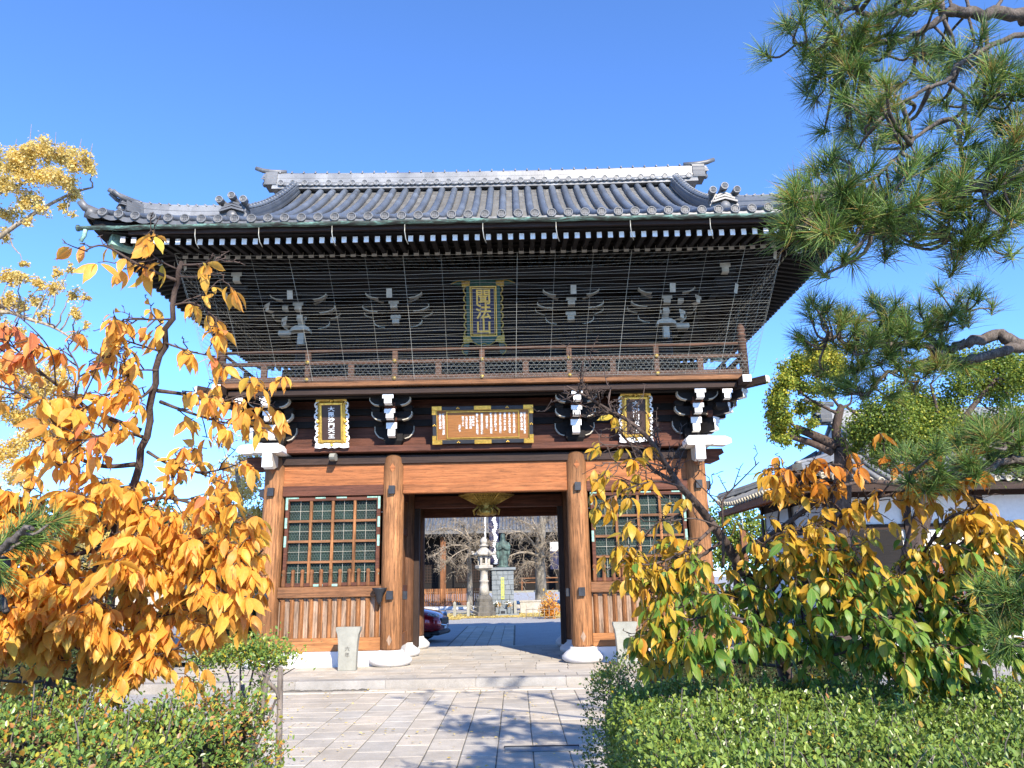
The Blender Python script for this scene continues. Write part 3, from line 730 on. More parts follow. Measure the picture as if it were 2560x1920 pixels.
for x in (-UX, -1.95, 1.95, UX):                       # further tiers of cross arms against the wall and under the purlins
    m = MB()
    for yy, z, w in ((UY, 7.54, .78), (UY, 7.80, .62), (UY - .40, 7.56, .74), (UY - .72, 7.76, .62), (UY - .40, 7.78, .50)):
        hijiki(m, x, yy, z, z + .17, w, .12, (1, 0), 0, 1)
        for tq in (-1, 1): masu(m, (x + tq * (w - .09), yy, z + .171), .17, .10, 0, 0)
    m.build('bracket_tier', ['black', 'cream'], gate)
# noses of the upper plate at the corner columns
for sx in (-1, 1):
    m = MB(); m.prism([(sx * UX - .22, 7.13), (sx * UX - .14, 7.17), (sx * UX + .14, 7.17), (sx * UX + .22, 7.13), (sx * UX + .2, 7.22), (sx * UX + .1, 7.27), (sx * UX - .1, 7.27), (sx * UX - .2, 7.22)], UY - .5, UY - .28, 'y'); m.box(sx * UX - .07, sx * UX + .07, UY - .42, UY - .28, 6.86, 7.12); m.build('plate_nosing', 'cream', gate, bevel=0.01)
    xa, xb = sorted((sx * (UX + .24), sx * (UX + .55))); m = MB(); m.box(xa, xb, UY - .3, UY - .05, 7.12, 7.23); m.build('plate_nosing', 'cream', gate, bevel=0.02)
# purlins
for yy, zz in ((-1.12, 7.97), (-.55, 7.9), (-.05, 8.2)):
    q = MB(); q.box(-5.4, 5.4, yy - .08, yy + .08, zz, zz + .18); q.build('purlin', 'black', gate)
    q = MB(); q.box(-5.4, 5.4, 3.9 - yy - .08, 3.9 - yy + .08, zz, zz + .18); q.build('purlin', 'black', gate)
for sx in (-1, 1):
    q = MB(); q.box(sx * 5.28 - .08, sx * 5.28 + .08, -1.03, 4.93, 7.97, 8.15); q.build('purlin', 'black', gate)
# ---------------------------------------------------------------- eaves and roof
EX = 7.45; EYF = -3.0; RYC = 1.95; HD = RYC - EYF          # half width, front eave, ridge line, half depth
def prof(t): return 8.45 + .42 * t + .049 * t * t
def upf(x): return .25 * (max(0, (abs(x) - 4.3) / 3.15)) ** 2.4
def ups(y): return .25 * (max(0, (abs(y - RYC) - 1.8) / 3.15)) ** 2.4
def roofz(x, t, side=False): 
    return prof(t) + (ups(x) if side else upf(x)) * max(0, 1 - t / 3.6)
GX = 5.2                                               # gable plane
# generic slope: s = coordinate along the eave, t = distance in from the eave
def place(kind, s, t, dz=0):
    if kind == 'F': return (s, EYF + t, roofz(s, t) + dz)
    if kind == 'B': return (s, 2 * RYC - EYF - t, roofz(s, t) + dz)
    if kind == 'R': return (EX - t, s, roofz(s, t, True) + dz)
    return (-EX + t, s, roofz(s, t, True) + dz)
SP = .317
def slope(kind):
    half = EX if kind in 'FB' else HD; c0 = 0 if kind in 'FB' else RYC
    nrow = int(half / SP) + 1
    def tmax(s):
        a = half - abs(s - c0)
        if kind in 'FB': return HD - .06 if abs(s) < GX else min(a, EX - GX + 0.0)
        return min(a, EX - GX)
    barrel = MB(); pan = MB()
    cs = [c0 + (k + .5) * SP for k in range(-nrow, nrow)]
    cs = [c for c in cs if abs(c - c0) < half - .12]
    for c in cs:
        T = tmax(c)
        if T < .2: continue
        n = max(2, int(T / .1)); path = []; rr = []
        for k in range(n + 1):
            t = T * k / n; path.append(place(kind, c, t - .02, .045)); rr.append((.088 if k % 3 == 0 else .081))
        barrel.tube(path, rr, 8, 0)
    edges = [c0 - half + .02] + [ (cs[k] + cs[k + 1]) / 2 for k in range(len(cs) - 1)] + [c0 + half - .02]
    for k in range(len(cs) + 1):
        a = cs[k - 1] if k > 0 else c0 - half + .03; b = cs[k] if k < len(cs) else c0 + half - .03
        m = (a + b) / 2; T = tmax(m)
        if kind in 'FB' and abs(m) < GX + .2: T = max(T, EX - GX)
        n = max(1, int(T / .13)); vs = []; fs = []
        for j in range(n):
            for e, dz in ((0, .012), (1, -.006)):
                t = T * (j + e) / n
                for q, dd in ((a, .015), ((a * 3 + b) / 4, -.012), (m, -.022), ((a + 3 * b) / 4, -.012), (b, .015)):
                    vs.append(place(kind, q, t, dz + dd))
        for j in range(2 * n - 1):
            for i in range(4): fs.append((j * 5 + i, j * 5 + i + 1, j * 5 + 5 + i + 1, j * 5 + 5 + i))
        if kind in 'BL': fs = [f[::-1] for f in fs]
        if kind == 'L' : pass
        pan.add(vs, fs, 0, False)
        # curved lip of the eave pan tile
        vs = []
        for i, q in enumerate((a, a * .75 + b * .25, m, a * .25 + b * .75, b)):
            d = (.02, -.008, -.016, -.008, .02)[i]
            for t, dz in ((0, .02), (-.05, .02), (-.05, -.075), (-.035, -.075)): vs.append(place(kind, q, t, dz + d * 1.3))
        fs = [(i * 4 + j, i * 4 + 4 + j, i * 4 + 5 + j, i * 4 + 1 + j) for i in range(4) for j in range(3)]
        pan.add(vs, fs, 1, False)
    pan.build('roof_slope', ['pan', 'disc'], gate)
    barrel.build('tile_rows', 'tile', gate)
    return cs
ROWS = {}
for kind in 'FBRL': ROWS[kind] = slope(kind)
# round eave tiles: rim, sunken face and a raised crest of strokes
def disc_mesh(r):
    m = MB()
    m.lathe([(r * .9, -.10), (r, -.095), (r, .03), (r * .97, .038), (r * .80, .038), (r * .76, .022)], (0, 0, 0), 24, 0)
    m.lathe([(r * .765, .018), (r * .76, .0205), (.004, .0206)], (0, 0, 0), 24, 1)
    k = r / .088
    for (x0, x1, y0, y1) in ((-.045, .045, .028, .036), (-.03, .03, .010, .017), (-.045, -.037, -.045, .03), (.037, .045, -.045, .03), (-.004, .004, -.05, .05), (-.026, .026, -.012, -.005), (-.026, .026, -.034, -.027), (-.026, -.019, -.034, .01), (.019, .026, -.034, .01)):
        m.box(x0 * k, x1 * k, y0 * k, y1 * k, .0207, .031, 0)
    return m
def rot_to(m, d):
    q = Vector(d).to_track_quat('Z', 'Y').to_matrix().to_4x4(); m.v = [tuple(q @ Vector(p)) for p in m.v]; return m
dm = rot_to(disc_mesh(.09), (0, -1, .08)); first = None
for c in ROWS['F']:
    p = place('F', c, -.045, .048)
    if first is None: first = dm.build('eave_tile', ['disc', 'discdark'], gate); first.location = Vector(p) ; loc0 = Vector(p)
    else: d = copy_at(first, Vector(p) - loc0)
rest = MB()
for kind, d in (('B', (0, 1, .08)), ('R', (1, 0, .08)), ('L', (-1, 0, .08))):
    q = rot_to(disc_mesh(.09), d)
    for c in ROWS[kind]:
        p = place(kind, c, -.045, .048); o = len(rest.v)
        rest.v += [(a + p[0], b + p[1], e + p[2]) for a, b, e in q.v]; rest.f += [tuple(o + i for i in f) for f in q.f]; rest.m += q.m; rest.s += q.s
rest.build('side_eave_tile', ['disc', 'discdark'], gate, kind='stuff')
# corner barrel tips curling up
def corner_tip(sx, sy):
    y0 = EYF if sy < 0 else 2 * RYC - EYF; z = prof(0) + .27
    m = MB(); m.tube([(sx * (EX - .55), y0 - sy * .55, z + .05), (sx * (EX - .15), y0 - sy * .15, z + .03), (sx * (EX + .04), y0 + sy * .04, z + .07), (sx * (EX + .11), y0 + sy * .11, z + .17)], [.075, .08, .08, .07], 12, 0)
    m.tube([(sx * (EX - .12), y0 - sy * .12, z - .03), (sx * (EX + .02), y0 + sy * .02, z - .01)], [.10, .12], 12, 0)
    return m.build('corner_tile', 'disc', gate)
for sx in (-1, 1):
    for sy in (-1, 1): corner_tip(sx, sy)
# gable ends
for sx in (-1, 1):
    m = MB(); pts = [(EYF + 2.2, prof(2.2))] + [(EYF + t, prof(t) - .05) for t in (2.6, 3.2, 3.8, 4.4, HD)] + [(2 * RYC - EYF - t, prof(t) - .05) for t in (4.4, 3.8, 3.2, 2.6, 2.2)]
    m.prism(pts, sx * (GX - .35), sx * (GX - .30), 'x'); m.build('gable_wall', 'white', gate)
    for k in (0, 1):
        m = MB()
        for t0, t1 in ((2.3, 3.0), (3.0, 3.7), (3.7, 4.4), (4.4, HD)):
            f = (lambda t: EYF + t) if k == 0 else (lambda t: 2 * RYC - EYF - t)
            m.bar((sx * (GX + .02), f(t0), prof(t0) - .22), (sx * (GX + .02), f(t1), prof(t1) - .22), .08, .3)
        m.build('bargeboard', 'dark', gate)

def sweep(m, path, sect, mi=0, smooth=False):
    """sect: list of (side, height); path: points; side direction is horizontal and perpendicular to the path"""
    P = [Vector(p) for p in path]; n = len(P); k = len(sect); vs = []
    for i in range(n):
        t = P[min(i + 1, n - 1)] - P[max(i - 1, 0)]; sd = Vector((t.y, -t.x, 0)).normalized()
        for a, h in sect: vs.append(tuple(P[i] + sd * a + Vector((0, 0, h))))
    fs = [(i * k + j, i * k + (j + 1) % k, (i + 1) * k + (j + 1) % k, (i + 1) * k + j) for i in range(n - 1) for j in range(k)]
    fs += [tuple(range(k - 1, -1, -1)), tuple(range((n - 1) * k, n * k))]
    m.add(vs, fs, mi, smooth)
def ridge_stack(m, path, w, courses, ch, capr):
    z = 0
    for c in range(courses):
        ww = w * (1 - .05 * c) + (.018 if c % 2 == 0 else 0)
        sweep(m, path, [(-ww / 2, z), (ww / 2, z), (ww / 2 - .004, z + ch * .86), (-ww / 2 + .004, z + ch * .86)])
        z += ch * .87 + .001
    sweep(m, path, [(capr * math.cos(a), z + capr * .9 * math.sin(a)) for a in [math.pi * k / 6 for k in range(7)]], 0, True)
    return z + capr
# main ridge
ZR = 11.66
def rz(x): return ZR + .06 * (abs(x) / 5.6) ** 2.4
rp = [(x, RYC, rz(x)) for x in np.linspace(-5.55, 5.55, 25)]
m = MB(); top = ridge_stack(m, [(a, b, c + .20) for a, b, c in rp], .34, 4, .075, .10)
sweep(m, rp, [(-.26, -.02), (.26, -.02), (.24, .06), (.20, .075), (.22, .15), (.17, .20), (-.17, .20), (-.22, .15), (-.20, .075), (-.24, .06)])
for k in range(36):
    x = -5.4 + k * .31; z = rz(x) + .2 + top - .01; m.tube([(x, RYC - .11, z - .05), (x, RYC - .07, z + .015), (x, RYC + .07, z + .015), (x, RYC + .11, z - .05)], .022, 6)
m.build('main_ridge', 'ridge', gate)
rd = rot_to(disc_mesh(.078), (0, -1, .02)); f2 = None
for k in range(35):
    x = (k - 17) * .312; p = Vector((x, RYC - .27, rz(x) + .13))
    if f2 is None: f2 = rd.build('ridge_tile', ['ridge', 'disc'], gate); f2.location = p; l2 = p
    else: copy_at(f2, p - l2)
m = MB()
for k in range(34):
    x = (k - 16.5) * .312; m.tube([(x - .1, RYC - .27, rz(x) + .09), (x, RYC - .28, rz(x) + .065), (x + .1, RYC - .27, rz(x) + .09)], .03, 6)
m.build('ridge_lip', 'ridge', gate)
def oni(w, h, loc, dirv, name='ridge_end_tile', discs=3, tip=False):
    """decorative ridge-end tile: scalloped slab with stepped brow, boss and discs on top; faces along dirv"""
    m = MB(); a = w / 2
    pts = [(-a, 0), (-a * 1.05, h * .10), (-a * .88, h * .16), (-a * .95, h * .34), (-a * .82, h * .42), (-a * .86, h * .55), (-a * .7, h * .66), (-a * .72, h * .78), (0, h * .92), (a * .72, h * .78), (a * .7, h * .66), (a * .86, h * .55), (a * .82, h * .42), (a * .95, h * .34), (a * .88, h * .16), (a * 1.05, h * .10), (a, 0)]
    m.prism(pts[::-1], -.10, .22, 'y', 0)
    for k, (zz, ww, dd) in enumerate(((.46, .8, .05), (.60, .66, .035), (.73, .52, .02))):
        m.prism([(-a * ww, h * (zz - .10)), (-a * ww, h * (zz - .02)), (0, h * (zz + .13)), (a * ww, h * (zz - .02)), (a * ww, h * (zz - .10)), (0, h * (zz + .05))][::-1], -.10 - dd - .05, -.101, 'y', 0)
    M = Matrix.Translation((0, -.10, h * .24)) @ Matrix.Rotation(rad(90), 4, 'X')
    m.lathe([(w * .17, -.02), (w * .17, .07), (w * .12, .10), (w * .05, .115), (.003, .12)], (0, 0, 0), 16, 0, True, M)
    if discs:
        dmx = disc_mesh(w * .125)
        for dx, dz in ((-a * .78, h * .86), (0, h * 1.03), (a * .78, h * .86))[:discs]:
            M = Matrix.Translation((dx, -.22, dz)) @ Matrix.Rotation(rad(90), 4, 'X')
            m.add(dmx.v, dmx.f, 1, True, M); m.tube([(dx, -.15, dz), (dx * .6, .30, dz - .02)], w * .11, 10, 0)
    if tip:
        m.tube([(0, .4, h * .93), (0, .0, h * .97), (0, -.22, h * 1.05), (0, -.42, h * 1.2)], [w * .13, w * .14, w * .14, w * .12], 10, 0)
    ang = math.atan2(dirv[1], dirv[0]) + math.pi / 2
    M = Matrix.Translation(loc) @ Matrix.Rotation(ang, 4, 'Z')
    m.v = [tuple(M @ Vector(p)) for p in m.v]
    return m.build(name, ['disc', 'ridge'], gate)
for sx in (-1, 1):
    oni(.46, .50, (sx * 5.66, RYC, rz(5.6) + .12), (sx, 0), discs=0, tip=True)
    # descending ridges
    for sy in (-1, 1):
        yy = (lambda t: EYF + t) if sy < 0 else (lambda t: 2 * RYC - EYF - t)
        ts = np.linspace(.95, HD - .1, 22); path = [(sx * 4.98, yy(t), prof(t) + .05) for t in ts]
        m = MB(); tp = ridge_stack(m, path, .32, 4, .07, .09)
        for k in range(1, len(path) - 1):
            p = path[k]; m.tube([(p[0] - .10, p[1], p[2] + tp - .07), (p[0], p[1], p[2] + tp + .012), (p[0] + .10, p[1], p[2] + tp - .07)], .022, 6)
        m.build('descending_ridge', 'tile', gate)
        oni(.62, .50, (sx * 4.98, yy(.90), prof(.9) - .02), (0, sy))
        # corner ridges
        ts = np.linspace(.12, 2.35, 18)
        path = [(sx * (EX - t), (EYF + t) if sy < 0 else (2 * RYC - EYF - t), prof(t) + .25 * max(0, 1 - t / 2.6) ** 2.0 + .06 + .08 * max(0, 1 - t / .9) ** 2) for t in ts]
        m = MB(); tp = ridge_stack(m, path[3:], .28, 4, .062, .08)
        for k in range(4, len(path)):
            p = Vector(path[k]); m.tube([tuple(p + Vector((0.06, .06 * sy * -sx, tp - .05))), tuple(p + Vector((0, 0, tp + .012))), tuple(p + Vector((-.06, -.06 * sy * -sx, tp - .05)))], .02, 6)
        m.build('corner_ridge', 'ridge', gate)
        pp = path[3]; oni(.36, .34, (pp[0], pp[1], pp[2] - .02), (sx, sy), discs=0, tip=True)
        m = MB(); p0 = Vector(pp); dd = Vector((sx, sy, 0)).normalized()
        for o_ in (-.09, .09): m.tube([p0 + Vector((0, 0, .22)) + Vector((-dd.y, dd.x, 0)) * o_, p0 + dd * .22 + Vector((0, 0, .27)) + Vector((-dd.y, dd.x, 0)) * o_, p0 + dd * .36 + Vector((0, 0, .36)) + Vector((-dd.y, dd.x, 0)) * o_], [.045, .045, .04], 8)
        m.build('ridge_finial', 'disc', gate)

# eave boards that follow the lifted corners
def eave_strip(kind, name, t0, t1, z0, z1, mat, amp=1.0, half=None):
    h = half if half else (EX if kind in 'FB' else HD); c0 = 0 if kind in 'FB' else RYC
    m = MB(); n = 40; vs = []
    for k in range(n + 1):
        s = c0 - h + 2 * h * k / n
        for t, z in ((t0, z0), (t1, z0), (t1, z1), (t0, z1)):
            p = place(kind, s, t); vs.append((p[0], p[1], z + (upf(s) if kind in 'FB' else ups(s)) * amp))
    fs = [(i * 4 + j, i * 4 + (j + 1) % 4, (i + 1) * 4 + (j + 1) % 4, (i + 1) * 4 + j) for i in range(n) for j in range(4)] + [(0, 1, 2, 3), (n * 4 + 3, n * 4 + 2, n * 4 + 1, n * 4)]
    m.add(vs, fs); return m.build(name, mat, gate)
for kind in 'FBRL':
    fb = kind in 'FB'
    eave_strip(kind, 'eave_fascia', .06, .16, 8.235, 8.375, 'black', .85, (EX if fb else HD) - .12)
    eave_strip(kind, 'eave_batten', .02, .30, 8.376, 8.42, 'black', 1.0, (EX if fb else HD) - .08)
    eave_strip(kind, 'eave_fascia', .98, 1.08, 8.31, 8.40, 'black', .6, (EX if fb else HD) - 1.05)
    # soffit boards above the rafters
    h = (EX if fb else HD); c0 = 0 if fb else RYC
    m = MB(); n = 30; vs = []
    ts = [(.1, 8.215), (1.05, 8.37), (1.06, 8.345), (3.3, 8.93)]
    for k in range(n + 1):
        for t, z in ts:
            u = -1 + 2 * k / n; s = c0 + u * (h - t)
            p = place(kind, s, t); vs.append((p[0], p[1], z + (upf(s) if fb else ups(s)) * .7 * max(0, 1 - t / 3.5)))
    fs = [(i * 4 + j, i * 4 + j + 1, (i + 1) * 4 + j + 1, (i + 1) * 4 + j) for i in range(n) for j in range(3)]
    m.add(vs, fs); m.build('soffit', 'black', gate)
# rafters
def rafter_mesh(fly):
    m = MB()
    if fly: m.bar((0, 0, 0), (0, 1.0, .155), .085, .115, 0)
    else: m.bar((0, 0, 0), (0, 2.3, .60), .095, .115, 0)
    m.m[2] = 1
    # painted end cap, a hair wider than the rafter
    m.box(-.046 if fly else -.051, .046 if fly else .051, -.012, .0, -.061, .058, 1)
    return m
def rafters(fly, half, name, y, z, amp, tip):
    o0 = None; n = int(half / .2135)
    for k in range(-n, n + 1):
        x = k * .2135
        p = Vector((x, y, z + upf(x) * amp))
        if o0 is None: o0 = rafter_mesh(fly).build(name, ['black', tip], gate); o0.location = p
        else: c = o0.copy(); COL.objects.link(c); c.location = p
    return o0
fl0 = rafters(True, 7.0, 'flying_rafter', -2.78, 8.135, .62, 'white')
bs0 = rafters(False, 6.1, 'base_rafter', -1.93, 8.215, .5, 'cream')
# the rows on the other three sides
m = MB()
for fly in (True, False):
    proto = rafter_mesh(fly)
    for kind in 'BRL':
        half = (7.0 if fly else 6.1) if kind == 'B' else (4.5 if fly else 3.6); c0 = 0 if kind == 'B' else RYC
        n = int(half / .2135)
        for k in range(-n, n + 1):
            s = c0 + k * .2135; t = .22 if fly else 1.07
            p = place(kind, s, t); z = (8.135 if fly else 8.215) + (upf(s) if kind == 'B' else ups(s)) * (.62 if fly else .5)
            ang = {'B': math.pi, 'R': math.pi / 2, 'L': -math.pi / 2}[kind]
            M = Matrix.Translation((p[0], p[1], z)) @ Matrix.Rotation(ang, 4, 'Z'); m.add(proto.v, proto.f, 0, False, M); m.m[-len(proto.m):] = proto.m
m.build('side_rafter', ['black', 'cream'], gate, kind='stuff')
# hip rafters with copper caps
for sx in (-1, 1):
    for sy in (-1, 1):
        Y = lambda t: EYF + t if sy < 0 else 2 * RYC - EYF - t
        m = MB(); m.bar((sx * (EX - .42), Y(.42), 8.30), (sx * (EX - 3.4), Y(3.4), 8.82), .17, .26, 0); m.build('hip_rafter', 'black', gate)
        m = MB(); m.bar((sx * (EX - .32), Y(.32), 8.31), (sx * (EX - .62), Y(.62), 8.275), .19, .29, 0); m.build('copper_cap', 'patina', gate)
        m = MB(); m.bar((sx * (EX - 1.35), Y(1.35), 8.16), (sx * (EX - 2.2), Y(2.2), 8.33), .13, .22, 0, None); m.m[2] = 1; m.build('hip_rafter', ['black', 'cream'], gate)
        # wind bell hook
        m = MB(); c = Vector((sx * (EX - 1.0), Y(1.0), 8.08)); m.tube([c + Vector((.06 * math.cos(a), 0, .06 * math.sin(a))) for a in np.linspace(-4, 1.2, 12)], .012, 6); m.build('bell_hook', 'netwire', gate)
# gutter, its drop, and wire stays
gy = -3.13
GA = Vector((-7.52, gy, 8.325)); GB = Vector((7.0, gy, 8.335))
m = MB(); n = 60; sec = [(.062 * math.cos(a), .062 * math.sin(a)) for a in np.linspace(math.pi, 2 * math.pi, 8)] + [(.054, .0), (.0, -.045), (-.054, 0)]
sweep(m, [GA + (GB - GA) * k / n + Vector((0, 0, .008 * math.sin(k * 1.3))) for k in range(n + 1)], sec, 0, False)
m.cyl(GA + Vector((.02, 0, -.01)), GA + Vector((-.015, 0, -.01)), .064, 12)
m.build('gutter', 'gutter', gate)
m = MB(); m.tube([GA + Vector((.15, 0, -.05)), GA + Vector((.14, 0, -.16)), GA + Vector((.08, 0, -.28))], .042, 10); m.build('downspout', 'patina', gate)
q = MB(); q.box(-6.6, 6.6, -3.05, -3.01, 8.21, 8.30); q.build('gutter_board', 'dark', gate)
for x in (-5.3, -4.1, -2.72, -1.35, .12, 1.5, 2.9, 4.4):
    m = MB(); m.tube([(x, gy, 8.27), (x, gy + .01, 8.12), (x + .02, gy + .04, 7.98), (x + .06, gy + .10, 7.90)], .0085, 6); m.build('stay_wire', 'netwire', gate)
q = MB(); q.box(-6.6, 6.6, 6.86, 6.90, 7.84, 8.24); q.build('added_sky_blocking_board', 'black', gate)  # black board added to block sky showing past the balcony rail
# bird net from the eaves to the balcony edge
m = MB(); rN = random.Random(4)
def netpt(u, v):         # u across -1..1, v 0 top .. 1 bottom
    xt, xb = 6.15, 5.56; x = u * (xt + (xb - xt) * v); y = -2.05 + (BY0 - .03 + 2.05) * v; z = 8.12 + .12 * abs(u) ** 4 * (1 - v) + (5.76 - 8.12) * v
    return np.array((x, y + .10 * math.sin(v * math.pi), z))
rows = 40; r_net = .0026
for k in range(rows + 1):
    v = k / rows; j = [rN.uniform(-.006, .006) for _ in range(17)]
    for sgn in (0,):
        pts = [netpt(-1 + 2 * i / 32, min(1, v + np.interp(i, np.arange(0, 33, 2), j))) for i in range(33)]
        m.tube(pts, r_net if k % 6 else r_net * 1.4, 4, 0, False, False)
for k in range(17):
    u = -1 + 2 * k / 16; m.tube([netpt(u, v) for v in np.linspace(0, 1, 9)], .0022 if k % 3 else .0042, 4, 0, False, False)
for sx in (-1, 1):                       # side nets
    for k in range(0, rows + 1, 2):
        v = k / rows; a = netpt(sx, v); b = a.copy(); b[1] = 2 * RYC - a[1]; m.tube([a, (a + b) / 2 + np.array((0, 0, -.03)), b], .0026, 4, 0, False, False)
    for k in range(9):
        ys = np.linspace(0, 1, 9)[k]
        a = netpt(sx, 0); b = netpt(sx, 1); A = a.copy(); A[1] = a[1] + (2 * RYC - 2 * a[1]) * ys; Bq = b.copy(); Bq[1] = b[1] + (2 * RYC - 2 * b[1]) * ys; m.tube([A, Bq], .003, 4, 0, False, False)
m.build('bird_net', 'netwire', gate)
m = MB(); zA, zB = 5.77, 6.20; hstep = .055; yN = BY0 - .015     # chicken wire tied along the lower rails
k = 0
for k in range(int(11.0 / hstep)):
    x = -5.5 + k * hstep
    for j in range(7):
        z = zA + j * (zB - zA) / 7; s = 1 if (j + k) % 2 else -1; m.add([(x - .001, yN, z), (x + .001, yN, z), (x + hstep * .5 * s + .001, yN, z + .061), (x + hstep * .5 * s - .001, yN, z + .061)], [(0, 1, 2, 3)])
for z in (5.79, 5.9, 6.02, 6.19):
    m.tube([(x, yN - .012, z + .018 * math.sin(x * 1.7 + z * 40)) for x in np.linspace(-5.5, 5.5, 40)], .0026, 4, 0, False, False)
m.build('chicken_wire', 'wire', gate)

# ---------------------------------------------------------------- boards with writing
def letters(txt, size, org, ex, ez, mat, parent, name='lettering', depth=.006, bold=0.0, sx=1.0):
    """vertical column of characters; org = centre of first, ez = step downward vector, ex = right"""
    m = MB(); ex = Vector(ex).normalized(); ezv = Vector(ez); up = -ezv.normalized(); nrm = ex.cross(up)
    for i, ch in enumerate(txt):
        vs, fs = text_mesh(ch, size, depth, bold)
        if not vs: continue
        xs = [v[0] for v in vs]; ys = [v[1] for v in vs]; cx, cy = (min(xs) + max(xs)) / 2, (min(ys) + max(ys)) / 2
        o = Vector(org) + ezv * i
        m.add([tuple(o + ex * ((v[0] - cx) * sx) + up * (v[1] - cy) + nrm * v[2]) for v in vs], fs)
    return m.build(name, mat, parent)
class Frame:
    """board plane tilted forward: local (u right, v up, w out)"""
    def __init__(s, c, tilt):
        s.c = Vector(c); s.u = Vector((1, 0, 0)); s.v = Vector((0, -math.sin(tilt), math.cos(tilt))); s.w = Vector((0, -math.cos(tilt), -math.sin(tilt)))
        s.M = Matrix(((s.u.x, s.v.x, s.w.x, c[0]), (s.u.y, s.v.y, s.w.y, c[1]), (s.u.z, s.v.z, s.w.z, c[2]), (0, 0, 0, 1)))
    def P(s, u, v, w=0): return s.c + s.u * u + s.v * v + s.w * w
def fbox(F, u0, u1, v0, v1, w0, w1, name, mat, parent, bevel=0.0):
    m = MB(); m.box(u0, u1, v0, v1, w0, w1, 0, F.M); return m.build(name, mat, parent, bevel)
def frame4(F, a, b, t, w0, w1, name, mat, parent, bevel=0.0):
    m = MB()
    for u0, u1, v0, v1 in ((-a, a, b - t, b), (-a, a, -b, -b + t), (-a, -a + t, -b + t, b - t), (a - t, a, -b + t, b - t)): m.box(u0, u1, v0, v1, w0, w1, 0, F.M)
    return m.build(name, mat, parent, bevel)
def scroll_edge(m, F, pts, r, w, mi=0):
    P = smoothpath([tuple(F.P(a, b, w)) for a, b in pts], 5); m.tube(P, r, 8, mi)
# tall boards left and right
def tall_board(x, txt, label):
    F = Frame((x, -.46, 5.03), rad(13))
    t = thing('hanging_board', label, 'sign board', (x, -.46, 4.6))
    fbox(F, -.20, .20, -.37, .37, .0, .03, 'panel', 'lacquer', t)
    frame4(F, .245, .415, .045, -.01, .055, 'gilt_frame', 'gold', t, .006)
    # flared gilt surround
    m = MB()
    for sgn in (-1, 1): m.add([F.P(sgn * .246, .40, .02), F.P(sgn * .246, -.40, .02), F.P(sgn * .315, -.47, -.04), F.P(sgn * .315, .47, -.04)], [(0, 1, 2, 3)])
    m.add([F.P(-.246, .416, .02), F.P(.246, .416, .02), F.P(.315, .50, -.04), F.P(-.315, .50, -.04)], [(0, 1, 2, 3)]); m.add([F.P(-.246, -.416, .02), F.P(.246, -.416, .02), F.P(.315, -.50, -.04), F.P(-.315, -.50, -.04)], [(0, 1, 2, 3)])
    m.build('surround', 'goldpaint', t)
    m = MB()
    for s in (-1, 1):
        for k in range(4):
            v0 = .44 - k * .235; b = .285 + .01 * (k % 2)
            scroll_edge(m, F, [(s * b, v0), (s * (b + .055), v0 - .03), (s * (b + .06), v0 - .10), (s * (b + .015), v0 - .145), (s * (b + .05), v0 - .19), (s * (b + .01), v0 - .235)], .017, -.01)
            m.lathe([(.03, -.02), (.028, .0), (.01, .015), (.002, .016)], (0, 0, 0), 8, 0, True, Matrix.Translation(F.P(s * (b + .03), v0 - .09, .0)) @ F.M.to_3x3().to_4x4())
    m.build('scroll_border', 'white', t)
    m = MB(); m.prism([(-.34, -.43), (-.36, -.53), (-.25, -.545), (-.15, -.52), (-.06, -.545), (0, -.525), (.06, -.545), (.15, -.52), (.25, -.545), (.36, -.53), (.34, -.43), (.22, -.455), (.1, -.43), (0, -.45), (-.1, -.43), (-.22, -.455)][::-1], -.03, .03, 'z', 0, F.M); m.build('base_scroll', 'white', t)
    m = MB(); m.prism([(-.33, .43), (-.2, .47), (-.1, .445), (0, .48), (.1, .445), (.2, .47), (.33, .43), (.31, .52), (-.31, .52)], -.03, .02, 'z', 0, F.M); m.build('head_scroll', 'goldpaint', t)
    m = MB()
    for (a, b) in ((0, .462), (-.29, .03), (.29, .03), (0, -.475)):
        for k in range(3): an = k * 2.1; m.lathe([(.022, 0), (.02, .012), (.004, .018)], (0, 0, 0), 8, 0, True, Matrix.Translation(F.P(a + .018 * math.cos(an), b + .018 * math.sin(an), .035)) @ F.M.to_3x3().to_4x4())
    m.build('crest', 'gold', t)
    n = len(txt); step = .69 / n
    letters(txt, .104 if n > 5 else .122, F.P(0, .345 - step / 2, .033), F.u, -F.v * step, 'chalk', t, depth=.004, bold=.002, sx=1.4 if n > 5 else 1.25)
tall_board(-3.22, '大毘沙門天王', 'tall gilt board with scrolled white border and white characters, beside the left corner column')
tall_board(3.22, '大持国天王', 'tall gilt board with scrolled white border half hidden behind bare twigs on the right')
# long inscription board
F = Frame((-.02, -.44, 4.93), rad(14))
t = thing('inscription_board', 'long brown inscription board in a black and gold frame above the gate opening', 'sign board', (-.02, -.44, 4.55))
fbox(F, -.98, .98, -.33, .33, 0, .02, 'panel', 'boardbrown', t)
frame4(F, 1.06, .395, .085, -.01, .06, 'frame', 'iron', t, .006)
frame4(F, .985, .325, .02, .021, .05, 'gilt_edge', 'gold', t)
frame4(F, .765, .285, .018, .021, .04, 'gilt_edge', 'gold', t)
for (u0, u1, v0, v1) in ((-1.07, -.86, .315, .405), (.86, 1.07, .315, .405), (-1.07, -.86, -.405, -.315), (.86, 1.07, -.405, -.315), (-1.07, -.985, .22, .314), (.985, 1.07, .22, .314), (-1.07, -.985, -.314, -.22), (.985, 1.07, -.314, -.22), (-.18, .18, .318, .402), (-.18, .18, -.402, -.318)):
    fbox(F, u0, u1, v0, v1, .061, .072, 'corner_fitting', 'gold', t, .008)
